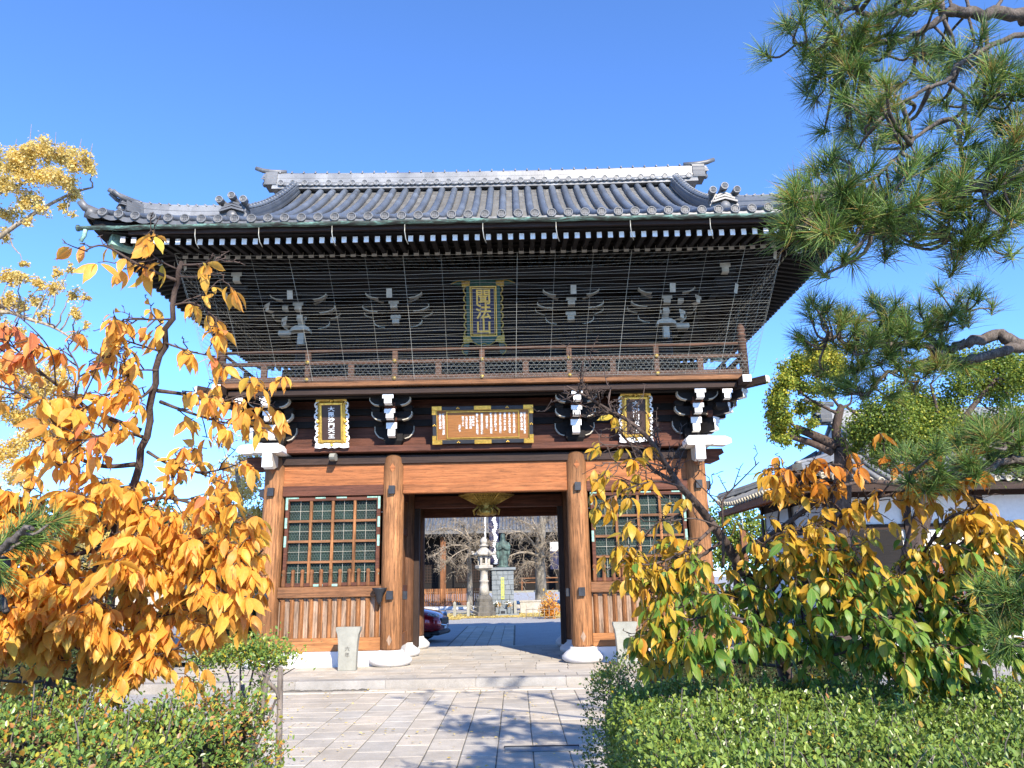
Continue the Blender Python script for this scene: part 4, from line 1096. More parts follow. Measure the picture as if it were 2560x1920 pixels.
for (a, b) in ((-.52, .36), (.52, .36), (-.52, -.36), (.52, -.36), (-1.022, 0), (1.022, 0)):
    m = MB()
    for k in range(3): m.lathe([(.016, 0), (.014, .01), (.003, .014)], (0, 0, 0), 8, 0, True, Matrix.Translation(F.P(a + (k - 1) * .022, b + (.012 if k == 1 else -.008), .062)) @ F.M.to_3x3().to_4x4())
    m.build('crest', 'gold', t)
cols = ['元文十五年六月穀旦', '豊陽太頃命寺尊', '九年海五法門之義', '永久初弁宝寺法燈', '宝殿第四大士義', '法之五照尽法定頌', '三宮住師義頌上', '執行信定当門記宝', '如前可有頌', '利当為恩清敬所頌哉', '為爾諸寺人法門宝燈', '元禄四玄', '宝地法行則', '七月廿五日', '日観上人', '正座下', '頭宝山信尽日観定義', '法橋頌明寺尊']
xs = [.885, .82, .66, .565, .465, .37, .27, .175, .085, -.02, -.12, -.20, -.26, -.345, -.42, -.49, -.83, -.90]
for c, u in zip(cols, xs):
    st = .055 if len(c) < 9 else .05
    top = .22 if len(c) > 5 else (.16 if len(c) > 3 else -.02)
    letters(c, .05, F.P(u, top, .024), F.u, -F.v * st, 'chalk', t, depth=.002, bold=.0016)
# blue plaque under the eaves
F = Frame((0.02, -.55, 7.42), rad(16))
t = thing('name_plaque', 'tall navy plaque with three gold characters in a green and gold frame under the eaves', 'sign board', (0.02, -.55, 6.8))
fbox(F, -.25, .25, -.50, .50, 0, .03, 'panel', 'navy', t)
frame4(F, .29, .545, .022, .0, .05, 'gilt_edge', 'goldpaint', t); frame4(F, .25, .505, .012, .031, .04, 'gilt_edge', 'goldpaint', t)
frame4(F, .37, .625, .08, -.03, .03, 'frame', 'greenpaint', t, .01)
m = MB()
for s in (-1, 1):
    for k in range(6):
        v0 = .55 - k * .19; scroll_edge(m, F, [(s * .37, v0), (s * .415, v0 - .04), (s * .42, v0 - .11), (s * .375, v0 - .17)], .018, .0)
    m.prism([(s * .29, .56), (s * .46, .53), (s * .46, .66), (s * .28, .66)] if s > 0 else [(-.29, .56), (-.28, .66), (-.46, .66), (-.46, .53)], .031, .05, 'z', 0, F.M)
    m.prism([(s * .30, -.54), (s * .45, -.52), (s * .45, -.68), (s * .24, -.66)][::-1] if s > 0 else [(-.30, -.54), (-.24, -.66), (-.45, -.68), (-.45, -.52)][::-1], .031, .05, 'z', 0, F.M)
m.build('gilt_carving', 'oldgold', t)
m = MB(); m.prism([(-.70, .60), (-.5, .57), (-.3, .63), (0, .60), (.3, .63), (.5, .57), (.70, .60), (.64, .68), (.3, .70), (0, .72), (-.3, .70), (-.64, .68)], -.02, .03, 'z', 0, F.M); m.build('head_scroll', 'greenpaint', t)
m = MB(); m.prism([(-.25, -.60), (-.2, -.72), (0, -.76), (.2, -.72), (.25, -.60)], -.02, .03, 'z', 0, F.M)
for s in (-1, 1): m.prism([(s * .32, -.68), (s * .44, -.66), (s * .46, -.88), (s * .38, -.95), (s * .33, -.85)], -.02, .03, 'z', 0, F.M)
m.build('foot_scroll', 'greenpaint', t)
m = MB(); scroll_edge(m, F, [(-.25, -.66), (-.1, -.735), (0, -.70), (.1, -.735), (.25, -.66)], .012, .035)
for s in (-1, 1):
    q = MB(); scroll_edge(q, F, [(s * .32, -.68), (s * .47, -.72), (s * .47, -.88), (s * .39, -.95)], .014, .03); q.build('gilt_carving', 'oldgold', t); q = MB(); scroll_edge(q, F, [(s * .70, .60), (s * .5, .67), (s * .3, .63)], .012, .035); q.build('gilt_carving', 'oldgold', t)
m.build('gilt_carving', 'oldgold', t)
letters('聞法山', .35, F.P(0, .31, .033), F.u, -F.v * .315, 'goldpaint', t, depth=.006, bold=.006)
# small white paper slips pasted on the tail rafters are the painted rafter ends themselves

# ---------------------------------------------------------------- hanging gilt canopy lantern in the passage
t = thing('hanging_lantern', 'gilt openwork canopy lantern hanging from the passage ceiling', 'lantern', (-.02, 1.2, 3.1))
lx, ly = -.02, 1.2
def ring(r, z, ph=0): return [(lx + r * math.cos(math.pi / 3 * k + ph), ly + r * math.sin(math.pi / 3 * k + ph), z) for k in range(6)]
m = MB(); A = ring(.62, 3.62); B_ = ring(.20, 3.40); nx = 9; nz = 6
for k in range(6):
    a0, a1, b0, b1 = [np.array(q) for q in (A[k], A[(k + 1) % 6], B_[k], B_[(k + 1) % 6])]
    def S(u, v): return (a0 + (a1 - a0) * u) * (1 - v) + (b0 + (b1 - b0) * u) * v
    for i in range(nx + 1): m.tube([S(i / nx, 0), S(i / nx, 1)], .008, 5)
    for j in range(nz + 1): m.tube([S(0, j / nz), S(1, j / nz)], .008, 5)
    for i in range(nx):
        for j in range(nz): m.tube([S(i / nx, j / nz), S((i + 1) / nx, (j + 1) / nz)], .006, 4)
    m.tube([a0, b0], .022, 6)
for r, z in ((.62, 3.62), (.20, 3.40), (.64, 3.70)): m.tube(ring(r, z) + ring(r, z)[:1], .025, 6)
m.build('canopy', 'oldgold', t)
m = MB(); m.lathe([(.16, 3.40), (.2, 3.37), (.13, 3.33), (.2, 3.28), (.24, 3.22), (.22, 3.17), (.1, 3.16), (.02, 3.13)], (lx, ly, 0), 12)
for k in range(6): a = k * math.pi / 3; m.tube([(lx + .18 * math.cos(a), ly + .18 * math.sin(a), 3.36), (lx + .3 * math.cos(a), ly + .3 * math.sin(a), 3.27), (lx + .26 * math.cos(a), ly + .26 * math.sin(a), 3.17)], .03, 6)
m.build('lotus_base', 'oldgold', t)
m = MB(); m.tube([(lx, ly, 3.6), (lx, ly, 4.34)], .02, 6); m.build('hanger_rod', 'iron', t)
# stone markers standing before the side bays
def marker(x, label):
    t = thing('stone_marker', label, 'stone marker', (x, -.72, TZ))
    m = MB(); pr = [(.80, .235), (.74, .235), (.66, .205), (.5, .185), (.3, .175), (.0, .172)]; vs = []
    for z, a in pr: vs += [(x - a, -.72 - .10, TZ + z), (x + a, -.72 - .10, TZ + z), (x + a, -.72 + .10, TZ + z), (x - a, -.72 + .10, TZ + z)]
    n = len(pr); fs = [(0, 1, 2, 3)[::1], tuple(range(4 * n - 1, 4 * n - 5, -1))] + [(i * 4 + (k + 1) % 4, i * 4 + k, i * 4 + 4 + k, i * 4 + 4 + (k + 1) % 4) for i in range(n - 1) for k in range(4)]
    m.add(vs, fs); m.build('slab', 'greystone', t, bevel=.008)
    return t
ta = marker(-2.66, 'flared grey stone marker with small carved characters, left of the gate opening')
letters('六年', .10, (-2.66, -.824, .50), (1, 0, 0), Vector((0, 0, -.11)), 'darkstone', ta, depth=.003)
marker(2.72, 'plain flared grey stone marker standing before the right side bay')
# ---------------------------------------------------------------- foliage helpers
def _basis(d, n):
    d = d / np.linalg.norm(d, axis=1, keepdims=True); s = np.cross(n, d); l = np.linalg.norm(s, axis=1, keepdims=True)
    s = np.where(l < 1e-4, np.array([[1., 0, 0]]), s / np.maximum(l, 1e-6)); n = np.cross(d, s); return d, s, n
def leaf_geo(pos, d, n, L, tint, wid=.46, curl=.25, fold=.25, full=True, bend=None):
    """curved, folded pointed leaves; returns V, F, leaf attribute"""
    N = len(pos); d, s, n = _basis(np.asarray(d, float), np.asarray(n, float)); L = np.asarray(L)[:, None]
    if full:
        U = np.array([0, .06, .25, .5, .75, .92, 1.06]); W = np.array([.0, .16, .40, .5, .36, .12, .0]) * wid * 2
    else:
        U = np.array([0, .35, .75, 1.]); W = np.array([.12, .5, .38, .02]) * wid * 2
    cv = (rng.uniform(.3, 1.5, N) * curl)[:, None] if bend is None else bend[:, None]; fo = (rng.uniform(.2, 1.4, N) * fold)[:, None]
    k = len(U); V = np.zeros((N, k * 3, 3)); A = np.zeros((N, k * 3, 4)); A[..., 3] = 1; A[..., 0] = np.asarray(tint)[:, None]
    side = rng.uniform(-.12, .12, (N, 1))
    for i in range(k):
        c = pos + d * L * (U[i] - cv * .25 * U[i] ** 2) - n * L * cv * U[i] ** 2 * .6 + s * L * side * U[i] ** 2
        for j, q in enumerate((-1, 0, 1)):
            V[:, i * 3 + j] = c + s * L * (q * W[i] * .5) + n * L * fo * abs(q) * W[i] * .45
            A[:, i * 3 + j, 1] = U[i]; A[:, i * 3 + j, 2] = abs(q)
    F = np.array([(i * 3 + j, i * 3 + j + 1, i * 3 + 4 + j, i * 3 + 3 + j) for i in range(k - 1) for j in range(2)])
    Fa = (F[None] + (np.arange(N) * k * 3)[:, None, None]).reshape(-1, 4)
    return V.reshape(-1, 3), Fa, A.reshape(-1, 4)
def small_leaf_geo(pos, d, n, L, tint, wid=.5):
    """folded two-quad leaf for things further off"""
    N = len(pos); d, s, n = _basis(np.asarray(d, float), np.asarray(n, float)); L = np.asarray(L)[:, None]
    V = np.zeros((N, 6, 3)); A = np.zeros((N, 6, 4)); A[..., 3] = 1; A[..., 0] = np.asarray(tint)[:, None]
    f = rng.uniform(.05, .3, (N, 1))
    V[:, 0] = pos; V[:, 1] = pos + d * L
    for j, q in enumerate((-1, 1)):
        V[:, 2 + j * 2] = pos + d * L * .3 + s * L * q * wid * .5 + n * L * f * .6; V[:, 3 + j * 2] = pos + d * L * .72 + s * L * q * wid * .42 + n * L * f * .5
        A[:, 2 + j * 2, 2] = 1; A[:, 3 + j * 2, 2] = 1
    F = np.array([(0, 1, 3, 2), (1, 0, 4, 5)]); Fa = (F[None] + (np.arange(N) * 6)[:, None, None]).reshape(-1, 4)
    return V.reshape(-1, 3), Fa, A.reshape(-1, 4)
def rdir(N): v = rng.normal(size=(N, 3)); return v / np.linalg.norm(v, axis=1, keepdims=True)
def wiggle_path(p0, p1, n, amp, sag=0.0):
    p0, p1 = np.array(p0, float), np.array(p1, float); out = []; L = np.linalg.norm(p1 - p0); o = rng.normal(size=(n + 1, 3)) * amp * L
    for k in range(n + 1):
        t = k / n; q = p0 + (p1 - p0) * t + o[k] * math.sin(math.pi * t) ** .5 * (1 if 0 < k < n else 0); q[2] -= sag * L * t * t; out.append(q)
    return out
def bpath(pts, n=5):
    """pts: (x, y, depth) traced along a limb"""
    return smoothpath([at(*p) for p in pts], n)
def limb(m, path, r0, r1, seg=7):
    n = len(path); m.tube(path, [r0 + (r1 - r0) * (k / (n - 1)) ** .8 for k in range(n)], seg)
def along(path, t):
    t = t * (len(path) - 1); i = min(int(t), len(path) - 2); f = t - i
    return path[i] * (1 - f) + path[i + 1] * f, path[i + 1] - path[i]

# ---------------------------------------------------------------- broad-leaved trees near the camera
def cluster(P, axis, k, L, out):
    """a whorl of hanging leaves at the end of a short spur"""
    base = rng.uniform(0, 2 * math.pi)
    for i in range(k):
        a = base + i * 2.4 + rng.normal() * .35; h = np.array([math.cos(a), math.sin(a), 0])
        d = h * rng.uniform(.25, .9) + np.array([0, 0, -1]) * rng.uniform(.3, 1.2) + axis * .25 + rng.normal(size=3) * .16; d /= np.linalg.norm(d)
        n = h * .7 + np.array([0, 0, .7]) + rng.normal(size=3) * .5
        out.append((P + d * .012, d, n, L * rng.uniform(.55, 1.2)))
def leafy_tree(name, label, cat, trunk, limbs, twig_len, spec, leaf_mat, L, tint_fn, bark_, bud=None, group=None, extra=None):
    """limbs: (points, r0, r1, n_twigs, leafiness, t0)"""
    base = np.array(trunk[0]); t = thing(name, label, cat, tuple(base))
    m = MB(); n = len(trunk); limb(m, trunk, spec[0], spec[1], 9)
    tw = MB(); leaves = []
    for pts, r0, r1, nt, fol, t0 in limbs:
        path = bpath(pts); limb(m, path, r0, r1, 7)
        for k in range(nt):
            u = t0 + (1 - t0) * (k + rng.uniform(.1, .9)) / nt; p, ax = along(path, min(u, .999)); ax = ax / np.linalg.norm(ax)
            a = rng.normal(size=3); a -= ax * a.dot(ax); a /= np.linalg.norm(a)
            d = ax * rng.uniform(.3, .9) + a * rng.uniform(.4, 1.0) + np.array([0, 0, .25]); d /= np.linalg.norm(d)
            ln = twig_len * rng.uniform(.35, 1.1) * (1.1 - .4 * u); tp = wiggle_path(p, p + d * ln, 5, .06, .12)
            tw.tube(tp, [.004 * (1 - .12 * j) for j in range(6)], 5)
            for j in range(1, 6):
                if rng.uniform() < .75:          # short spurs and buds
                    q = rng.normal(size=3); q[2] = abs(q[2]) * .5; q = q / np.linalg.norm(q) * rng.uniform(.008, .03); tw.tube([tp[j], tp[j] + q], [.003, .0018], 4)
                if rng.uniform() < fol: cluster(tp[j], d, int(rng.integers(2, 5)), L, leaves)
            if rng.uniform() < fol * 1.1: cluster(tp[-1], d, int(rng.integers(3, 6)), L, leaves)
        if fol > .3 and rng.uniform() < .7: cluster(path[-1], path[-1] - path[-2], 4, L, leaves)
    if extra: extra(m, tw, leaves)
    m.build('trunk', bark_, t); tw.build('twigs', bark_, t)
    pos = np.array([q[0] for q in leaves]); d = np.array([q[1] for q in leaves]); nn = np.array([q[2] for q in leaves]); ll = np.array([q[3] for q in leaves])
    V, F, A = leaf_geo(pos, d, nn, ll, tint_fn(pos), .40, .6, .45)
    fast_mesh('crown', V, F, leaf_mat, t, A, True)
    return t
def dpx(P):
    """image position (2212 px wide) of world points, used only to choose leaf age by place in the crown"""
    v = P - CAM; z = v @ CF; return np.stack([(1280 + FPX * (v @ CR) / z) / PX, (960 - FPX * (v @ CU) / z) / PX], -1)
# left: young cherry with orange leaves
q0 = at(100, 1500, 4.0); base = np.array([q0[0] - .02, q0[1], GZ])
trunk = smoothpath([base, base + np.array([.02, 0, .5]), at(118, 1463, 4.0), at(150, 1385, 4.0), at(178, 1300, 4.0), at(222, 1210, 3.95), at(262, 1115, 3.9), at(300, 1005, 3.85), at(325, 880, 3.8), at(347, 775, 3.75), at(372, 660, 3.7), at(391, 568, 3.65)], 4)
trunk = [q + rng.normal(size=3) * .008 for q in trunk]
LB = [
 ([(128, 1440, 4.0), (70, 1400, 3.7), (0, 1390, 3.5)], .010, .004, 14, 0.75, .1),
 ([(140, 1410, 4.0), (90, 1350, 3.7), (20, 1340, 3.5)], .010, .004, 14, 0.75, .1),
 ([(341, 844, 3.8), (400, 852, 3.75), (470, 868, 3.7), (530, 852, 3.65), (584, 838, 3.6)], .011, .004, 12, 0.33, .2),
 ([(347, 868, 3.8), (400, 888, 3.7), (480, 912, 3.65), (572, 924, 3.6)], .010, .003, 9, 0.31, .2),
 ([(305, 931, 3.85), (200, 888, 3.75), (163, 861, 3.7), (78, 795, 3.6), (66, 757, 3.55)], .014, .004, 14, 0.24, .15),
 ([(163, 861, 3.7), (170, 800, 3.7), (140, 745, 3.7)], .006, .003, 5, 0.22, .2),
 ([(291, 1003, 3.85), (216, 1006, 3.7), (150, 973, 3.6), (91, 876, 3.5), (-10, 830, 3.4)], .014, .004, 19, 0.33, .15),
 ([(319, 976, 3.85), (369, 1004, 3.75), (444, 1020, 3.7), (532, 998, 3.6)], .009, .003, 11, 0.27, .2),
 ([(181, 1324, 4.0), (261, 1321, 3.85), (324, 1345, 3.75), (416, 1283, 3.7), (545, 1230, 3.6)], .016, .004, 30, 0.76, .15),
 ([(270, 1095, 3.9), (350, 1075, 3.7), (440, 1095, 3.6), (520, 1130, 3.5)], .012, .004, 21, 0.61, .1),
 ([(240, 1165, 3.92), (340, 1185, 3.7), (430, 1170, 3.55), (510, 1195, 3.5)], .013, .004, 30, 0.78, .1),
 ([(215, 1225, 3.95), (300, 1240, 3.7), (400, 1225, 3.6), (500, 1290, 3.5)], .012, .004, 30, 0.78, .1),
 ([(250, 1140, 3.92), (160, 1125, 3.75), (60, 1080, 3.6), (-30, 1060, 3.5)], .014, .004, 30, 0.61, .1),
 ([(235, 1180, 3.95), (130, 1200, 3.7), (40, 1160, 3.55), (-40, 1150, 3.45)], .014, .004, 30, 0.76, .1),
 ([(200, 1255, 3.95), (110, 1265, 3.65), (30, 1230, 3.5), (-40, 1260, 3.4)], .013, .004, 30, 0.78, .1),
 ([(178, 1300, 4.0), (100, 1320, 3.7), (20, 1310, 3.5)], .012, .004, 24, 0.76, .1),
 ([(160, 1350, 4.0), (240, 1380, 3.8), (320, 1416, 3.7), (463, 1369, 3.6)], .012, .004, 26, 0.72, .15),
 ([(150, 1390, 4.0), (220, 1420, 3.8), (300, 1440, 3.65)], .011, .004, 18, 0.72, .15),
 ([(118, 1463, 4.0), (178, 1470, 3.9), (260, 1450, 3.8)], .012, .005, 7, 0.64, .3),
 ([(110, 1470, 4.0), (60, 1474, 3.95), (-20, 1468, 3.9)], .010, .005, 5, 0.48, .3),
 ([(285, 1050, 3.88), (230, 1060, 3.6), (180, 1090, 3.45)], .009, .004, 16, 0.61, .1),
 ([(265, 1110, 3.9), (290, 1150, 3.6), (300, 1210, 3.5)], .009, .004, 20, 0.76, .1),
 ([(225, 1205, 3.95), (200, 1280, 3.6), (190, 1330, 3.5)], .009, .004, 20, 0.76, .1),
 ([(335, 830, 3.78), (300, 860, 3.7), (240, 850, 3.65), (150, 905, 3.6)], .009, .003, 14, 0.27, .2),
 ([(312, 945, 3.84), (250, 930, 3.6), (190, 950, 3.5), (110, 950, 3.45)], .010, .003, 16, 0.38, .15),
 ([(355, 740, 3.74), (415, 760, 3.7), (465, 770, 3.65)], .006, .003, 5, 0.31, .2),
 ([(366, 690, 3.72), (330, 690, 3.7), (265, 690, 3.65)], .006, .003, 7, 0.33, .2),
 ([(372, 660, 3.7), (420, 655, 3.65), (470, 690, 3.6)], .006, .003, 7, 0.31, .2),
 ([(350, 760, 3.75), (300, 745, 3.7), (255, 730, 3.65)], .006, .003, 4, 0.31, .3),
 ([(343, 800, 3.76), (300, 800, 3.7), (270, 812, 3.68)], .005, .003, 4, 0.27, .3),
 ([(381, 606, 3.66), (300, 572, 3.6), (225, 531, 3.55), (181, 543, 3.5)], .009, .003, 5, 0.14, .15),
 ([(388, 573, 3.65), (440, 570, 3.6), (487, 558, 3.55)], .007, .003, 4, 0.11, .2),
 ([(384, 597, 3.66), (430, 598, 3.6), (478, 590, 3.55)], .004, .002, 2, 0.09, .3),
 ([(381, 581, 3.66), (340, 560, 3.6), (313, 531, 3.55)], .005, .002, 4, 0.18, .3),
 ([(78, 795, 3.6), (40, 760, 3.55), (10, 720, 3.5)], .005, .002, 7, 0.22, .2),
 ([(120, 830, 3.6), (110, 760, 3.5), (60, 700, 3.4), (-10, 650, 3.4)], .004, .002, 5, 0.16, .3),
 ([(178, 862, 3.7), (215, 780, 3.6), (205, 760, 3.6)], .004, .002, 2, 0.00, .3),
 ([(240, 850, 3.7), (265, 800, 3.6), (272, 770, 3.6)], .004, .002, 4, 0.00, .3),
]
def tint_left(P):
    q = dpx(P); t = rng.normal(.55, .2, len(P)); up = np.clip((860 - q[:, 1]) / 160, 0, 1) * np.clip((200 - q[:, 0]) / 100, 0, 1)
    return np.clip(t - up * .55, 0.0, 1)
leafy_tree('cherry_tree', 'young tree with drooping orange autumn leaves standing left of the gate', 'tree', trunk, LB, .23, (.038, .0105), 'l_orange', .098, tint_left, 'cherrybark')
# right: cherry turning from green to ochre
q0 = at(1720, 1500, 5.3); base = np.array([q0[0], q0[1], GZ])
trunk = smoothpath([base, base + np.array([-.03, 0, .6]), at(1700, 1470, 5.25), at(1672, 1380, 5.15), at(1650, 1300, 5.0), at(1600, 1225, 4.8)], 4)
RB = [
 ([(1600, 1225, 4.8), (1560, 1162, 4.75), (1526, 1115, 4.7), (1501, 1084, 4.65), (1469, 1050, 4.6), (1451, 1022, 4.6), (1426, 984, 4.55), (1398, 944, 4.5), (1357, 909, 4.5), (1313, 884, 4.45), (1260, 853, 4.4), (1224, 834, 4.4)], .034, .005, 0, 0.00, .5),
 ([(1469, 1046, 4.6), (1413, 1016, 4.65), (1385, 981, 4.7), (1345, 941, 4.7), (1304, 878, 4.7)], .016, .005, 4, 0.00, .2),
 ([(1672, 1380, 5.15), (1587, 1223, 4.9), (1685, 1143, 4.7), (1772, 1076, 4.6), (1830, 1022, 4.5)], .024, .010, 16, 0.17, .3),
 ([(1650, 1300, 5.0), (1738, 1177, 4.8), (1823, 1110, 4.6), (1874, 1082, 4.5), (1958, 1059, 4.4)], .020, .006, 18, 0.42, .2),
 ([(1672, 1380, 5.15), (1800, 1330, 4.9), (1933, 1254, 4.6), (1994, 1194, 4.5), (2045, 1123, 4.4), (2110, 1096, 4.3)], .024, .006, 24, 0.44, .3),
 ([(1562, 1225, 4.6), (1562, 1150, 4.55), (1560, 1100, 4.5), (1565, 1075, 4.5), (1598, 1040, 4.45), (1640, 998, 4.4)], .010, .003, 4, 0.04, .4),
 ([(1560, 1098, 4.5), (1530, 1066, 4.45), (1504, 1040, 4.4)], .006, .003, 2, 0.00, .4),
 ([(1558, 1140, 4.5), (1500, 1120, 4.45), (1440, 1128, 4.4)], .006, .003, 3, 0.12, .4),
 ([(1469, 1050, 4.6), (1420, 1040, 4.5), (1370, 1050, 4.4), (1310, 1080, 4.35)], .008, .003, 11, 0.30, .2),
 ([(1440, 1010, 4.58), (1400, 1000, 4.5), (1340, 1000, 4.4), (1300, 1000, 4.4)], .007, .003, 8, 0.22, .2),
 ([(1420, 975, 4.55), (1370, 965, 4.5), (1300, 960, 4.4)], .006, .003, 5, 0.16, .2),
 ([(1501, 1084, 4.65), (1470, 1110, 4.5), (1420, 1130, 4.4), (1380, 1170, 4.35)], .008, .003, 11, 0.30, .2),
 ([(1540, 1140, 4.7), (1480, 1190, 4.5), (1400, 1220, 4.35), (1330, 1200, 4.3)], .012, .003, 16, 0.37, .1),
 ([(1560, 1170, 4.75), (1500, 1210, 4.5), (1430, 1250, 4.4), (1390, 1290, 4.3)], .012, .003, 16, 0.52, .1),
 ([(1650, 1300, 5.0), (1560, 1290, 4.7), (1480, 1270, 4.5), (1420, 1240, 4.4)], .014, .004, 29, 0.58, .1),
 ([(1672, 1380, 5.15), (1600, 1370, 4.7), (1500, 1390, 4.4), (1420, 1380, 4.3)], .014, .004, 32, 0.56, .1),
 ([(1672, 1380, 5.15), (1640, 1350, 4.6), (1560, 1330, 4.3), (1480, 1340, 4.2)], .014, .004, 32, 0.58, .1),
 ([(1690, 1440, 5.2), (1600, 1430, 4.8), (1500, 1420, 4.5), (1400, 1420, 4.4)], .013, .004, 25, 0.44, .15),
 ([(1672, 1380, 5.15), (1740, 1350, 4.6), (1830, 1330, 4.3), (1950, 1340, 4.2)], .014, .004, 37, 0.67, .1),
 ([(1690, 1440, 5.2), (1780, 1420, 4.7), (1880, 1400, 4.4), (2000, 1420, 4.3)], .014, .004, 37, 0.62, .1),
 ([(1660, 1330, 5.05), (1720, 1270, 4.6), (1800, 1240, 4.4), (1900, 1260, 4.3)], .014, .004, 37, 0.64, .1),
 ([(1640, 1280, 5.0), (1680, 1220, 4.6), (1760, 1190, 4.4), (1850, 1190, 4.35)], .012, .004, 20, 0.55, .1),
 ([(1630, 1260, 4.9), (1640, 1190, 4.6), (1690, 1150, 4.45), (1780, 1140, 4.4)], .012, .004, 16, 0.47, .1),
 ([(1933, 1254, 4.6), (2020, 1260, 4.4), (2110, 1230, 4.3), (2230, 1240, 4.2)], .012, .004, 43, 0.74, .1),
 ([(1900, 1280, 4.7), (2000, 1320, 4.4), (2100, 1330, 4.3), (2230, 1310, 4.2)], .012, .004, 43, 0.74, .1),
 ([(1994, 1194, 4.5), (2060, 1180, 4.35), (2130, 1150, 4.3), (2230, 1170, 4.2)], .010, .004, 24, 0.63, .1),
 ([(1850, 1310, 4.8), (1950, 1380, 4.4), (2050, 1400, 4.3), (2180, 1390, 4.2)], .012, .004, 38, 0.63, .1),
 ([(1800, 1330, 4.9), (1900, 1430, 4.5), (2020, 1470, 4.35), (2120, 1490, 4.3)], .010, .004, 22, 0.48, .2),
 ([(1823, 1110, 4.6), (1760, 1050, 4.5), (1720, 1020, 4.45), (1680, 1010, 4.4)], .009, .003, 16, 0.23, .25),
 ([(1874, 1082, 4.5), (1850, 1030, 4.4), (1810, 1000, 4.4)], .007, .003, 6, 0.10, .3),
 ([(1900, 1075, 4.45), (1940, 1020, 4.4), (1960, 1000, 4.4)], .007, .003, 6, 0.34, .3),
 ([(1680, 1140, 4.7), (1690, 1080, 4.6), (1740, 1040, 4.5)], .007, .003, 11, 0.20, .3),
 ([(1958, 1059, 4.4), (2020, 1060, 4.35), (2080, 1040, 4.3)], .006, .003, 9, 0.34, .2),
]
def extra_r(m, tw, leaves):          # leafless spray of spurs at the tip of the long grey limb
    path = bpath(RB[0][0])
    for k in range(46):
        u = rng.uniform(.40, .99); p, ax = along(path, u); ax /= np.linalg.norm(ax); a = rng.normal(size=3); a[2] = a[2] * .6 + .35; a -= ax * a.dot(ax); a /= np.linalg.norm(a)
        d = ax * rng.uniform(.1, .8) + a; d /= np.linalg.norm(d); ln = rng.uniform(.08, .34) * (.5 + .5 * u); tp = wiggle_path(p, p + d * ln, 5, .05, -.15)
        tw.tube(tp, [.0045, .004, .0035, .003, .0025, .002], 5)
        for j in range(1, 6):
            for _ in range(2):
                q = rng.normal(size=3); q = q / np.linalg.norm(q) * rng.uniform(.012, .06); q[2] = abs(q[2]); tw.tube([tp[j], tp[j] + q], [.0028, .0016], 4)
def tint_right(P):
    q = dpx(P); f = np.clip((q[:, 1] - 1130) / 190, 0, 1) * np.clip(.35 + (q[:, 0] - 1370) / 220, 0, 1)
    o = np.clip((1130 - q[:, 1]) / 120, 0, 1) * np.clip((q[:, 0] - 1630) / 80, 0, 1)
    return np.clip(np.where(rng.uniform(size=len(P)) < f * .86, rng.normal(.76, .13, len(P)), rng.normal(.36, .09, len(P))) - o * .3, 0, 1)
leafy_tree('cherry_tree', 'spreading tree with leaves turning from green to ochre, right of the gate', 'tree', trunk, RB, .30, (.06, .035), 'l_cherry', .104, tint_right, 'cherrybark', extra=extra_r)

# ---------------------------------------------------------------- pines
def needles(tufts, L, per, mat, parent, w=.0016):
    P = []; D = []; LL = []; T = []
    for c, d in tufts:
        d = d / np.linalg.norm(d); k = per; a = rng.normal(size=(k, 3)); a -= (a @ d)[:, None] * d; a /= np.linalg.norm(a, axis=1, keepdims=True)
        el = rng.uniform(.15, 1.45, k)[:, None]; q = d * np.cos(el) + a * np.sin(el)
        off = rng.uniform(-.05, .03, (k, 1)) * d
        P.append(c + off); D.append(q); LL.append(L * rng.uniform(.6, 1.1, k)); tb_ = rng.normal(0, .12); T.append(np.clip(rng.normal(.58 + tb_, .24, k) + (rng.uniform(size=k) < .03) * .5, 0, 1))
    P = np.concatenate(P); D = np.concatenate(D); LL = np.concatenate(LL)[:, None]; T = np.concatenate(T); N = len(P)
    a = np.cross(D, rdir(N)); a /= np.linalg.norm(a, axis=1, keepdims=True); b = np.cross(D, a); bend = rng.normal(size=(N, 3)) * .05
    V = np.zeros((N, 9, 3)); A = np.zeros((N, 9, 4)); A[..., 3] = 1; A[..., 0] = T[:, None]; A[..., 2] = 1
    for i, (u, ww) in enumerate(((0, 1), (.55, .85), (1, .15))):
        c = P + D * LL * u + (bend + np.array([0, 0, -.05])) * LL * u * u
        for j in range(3):
            an = j * 2.094; V[:, i * 3 + j] = c + (a * math.cos(an) + b * math.sin(an)) * w * ww
    F = np.array([(i * 3 + j, i * 3 + (j + 1) % 3, i * 3 + 3 + (j + 1) % 3, i * 3 + 3 + j) for i in range(2) for j in range(3)])
    fast_mesh('crown', V.reshape(-1, 3), (F[None] + (np.arange(N) * 9)[:, None, None]).reshape(-1, 4), mat, parent, A.reshape(-1, 4), True)
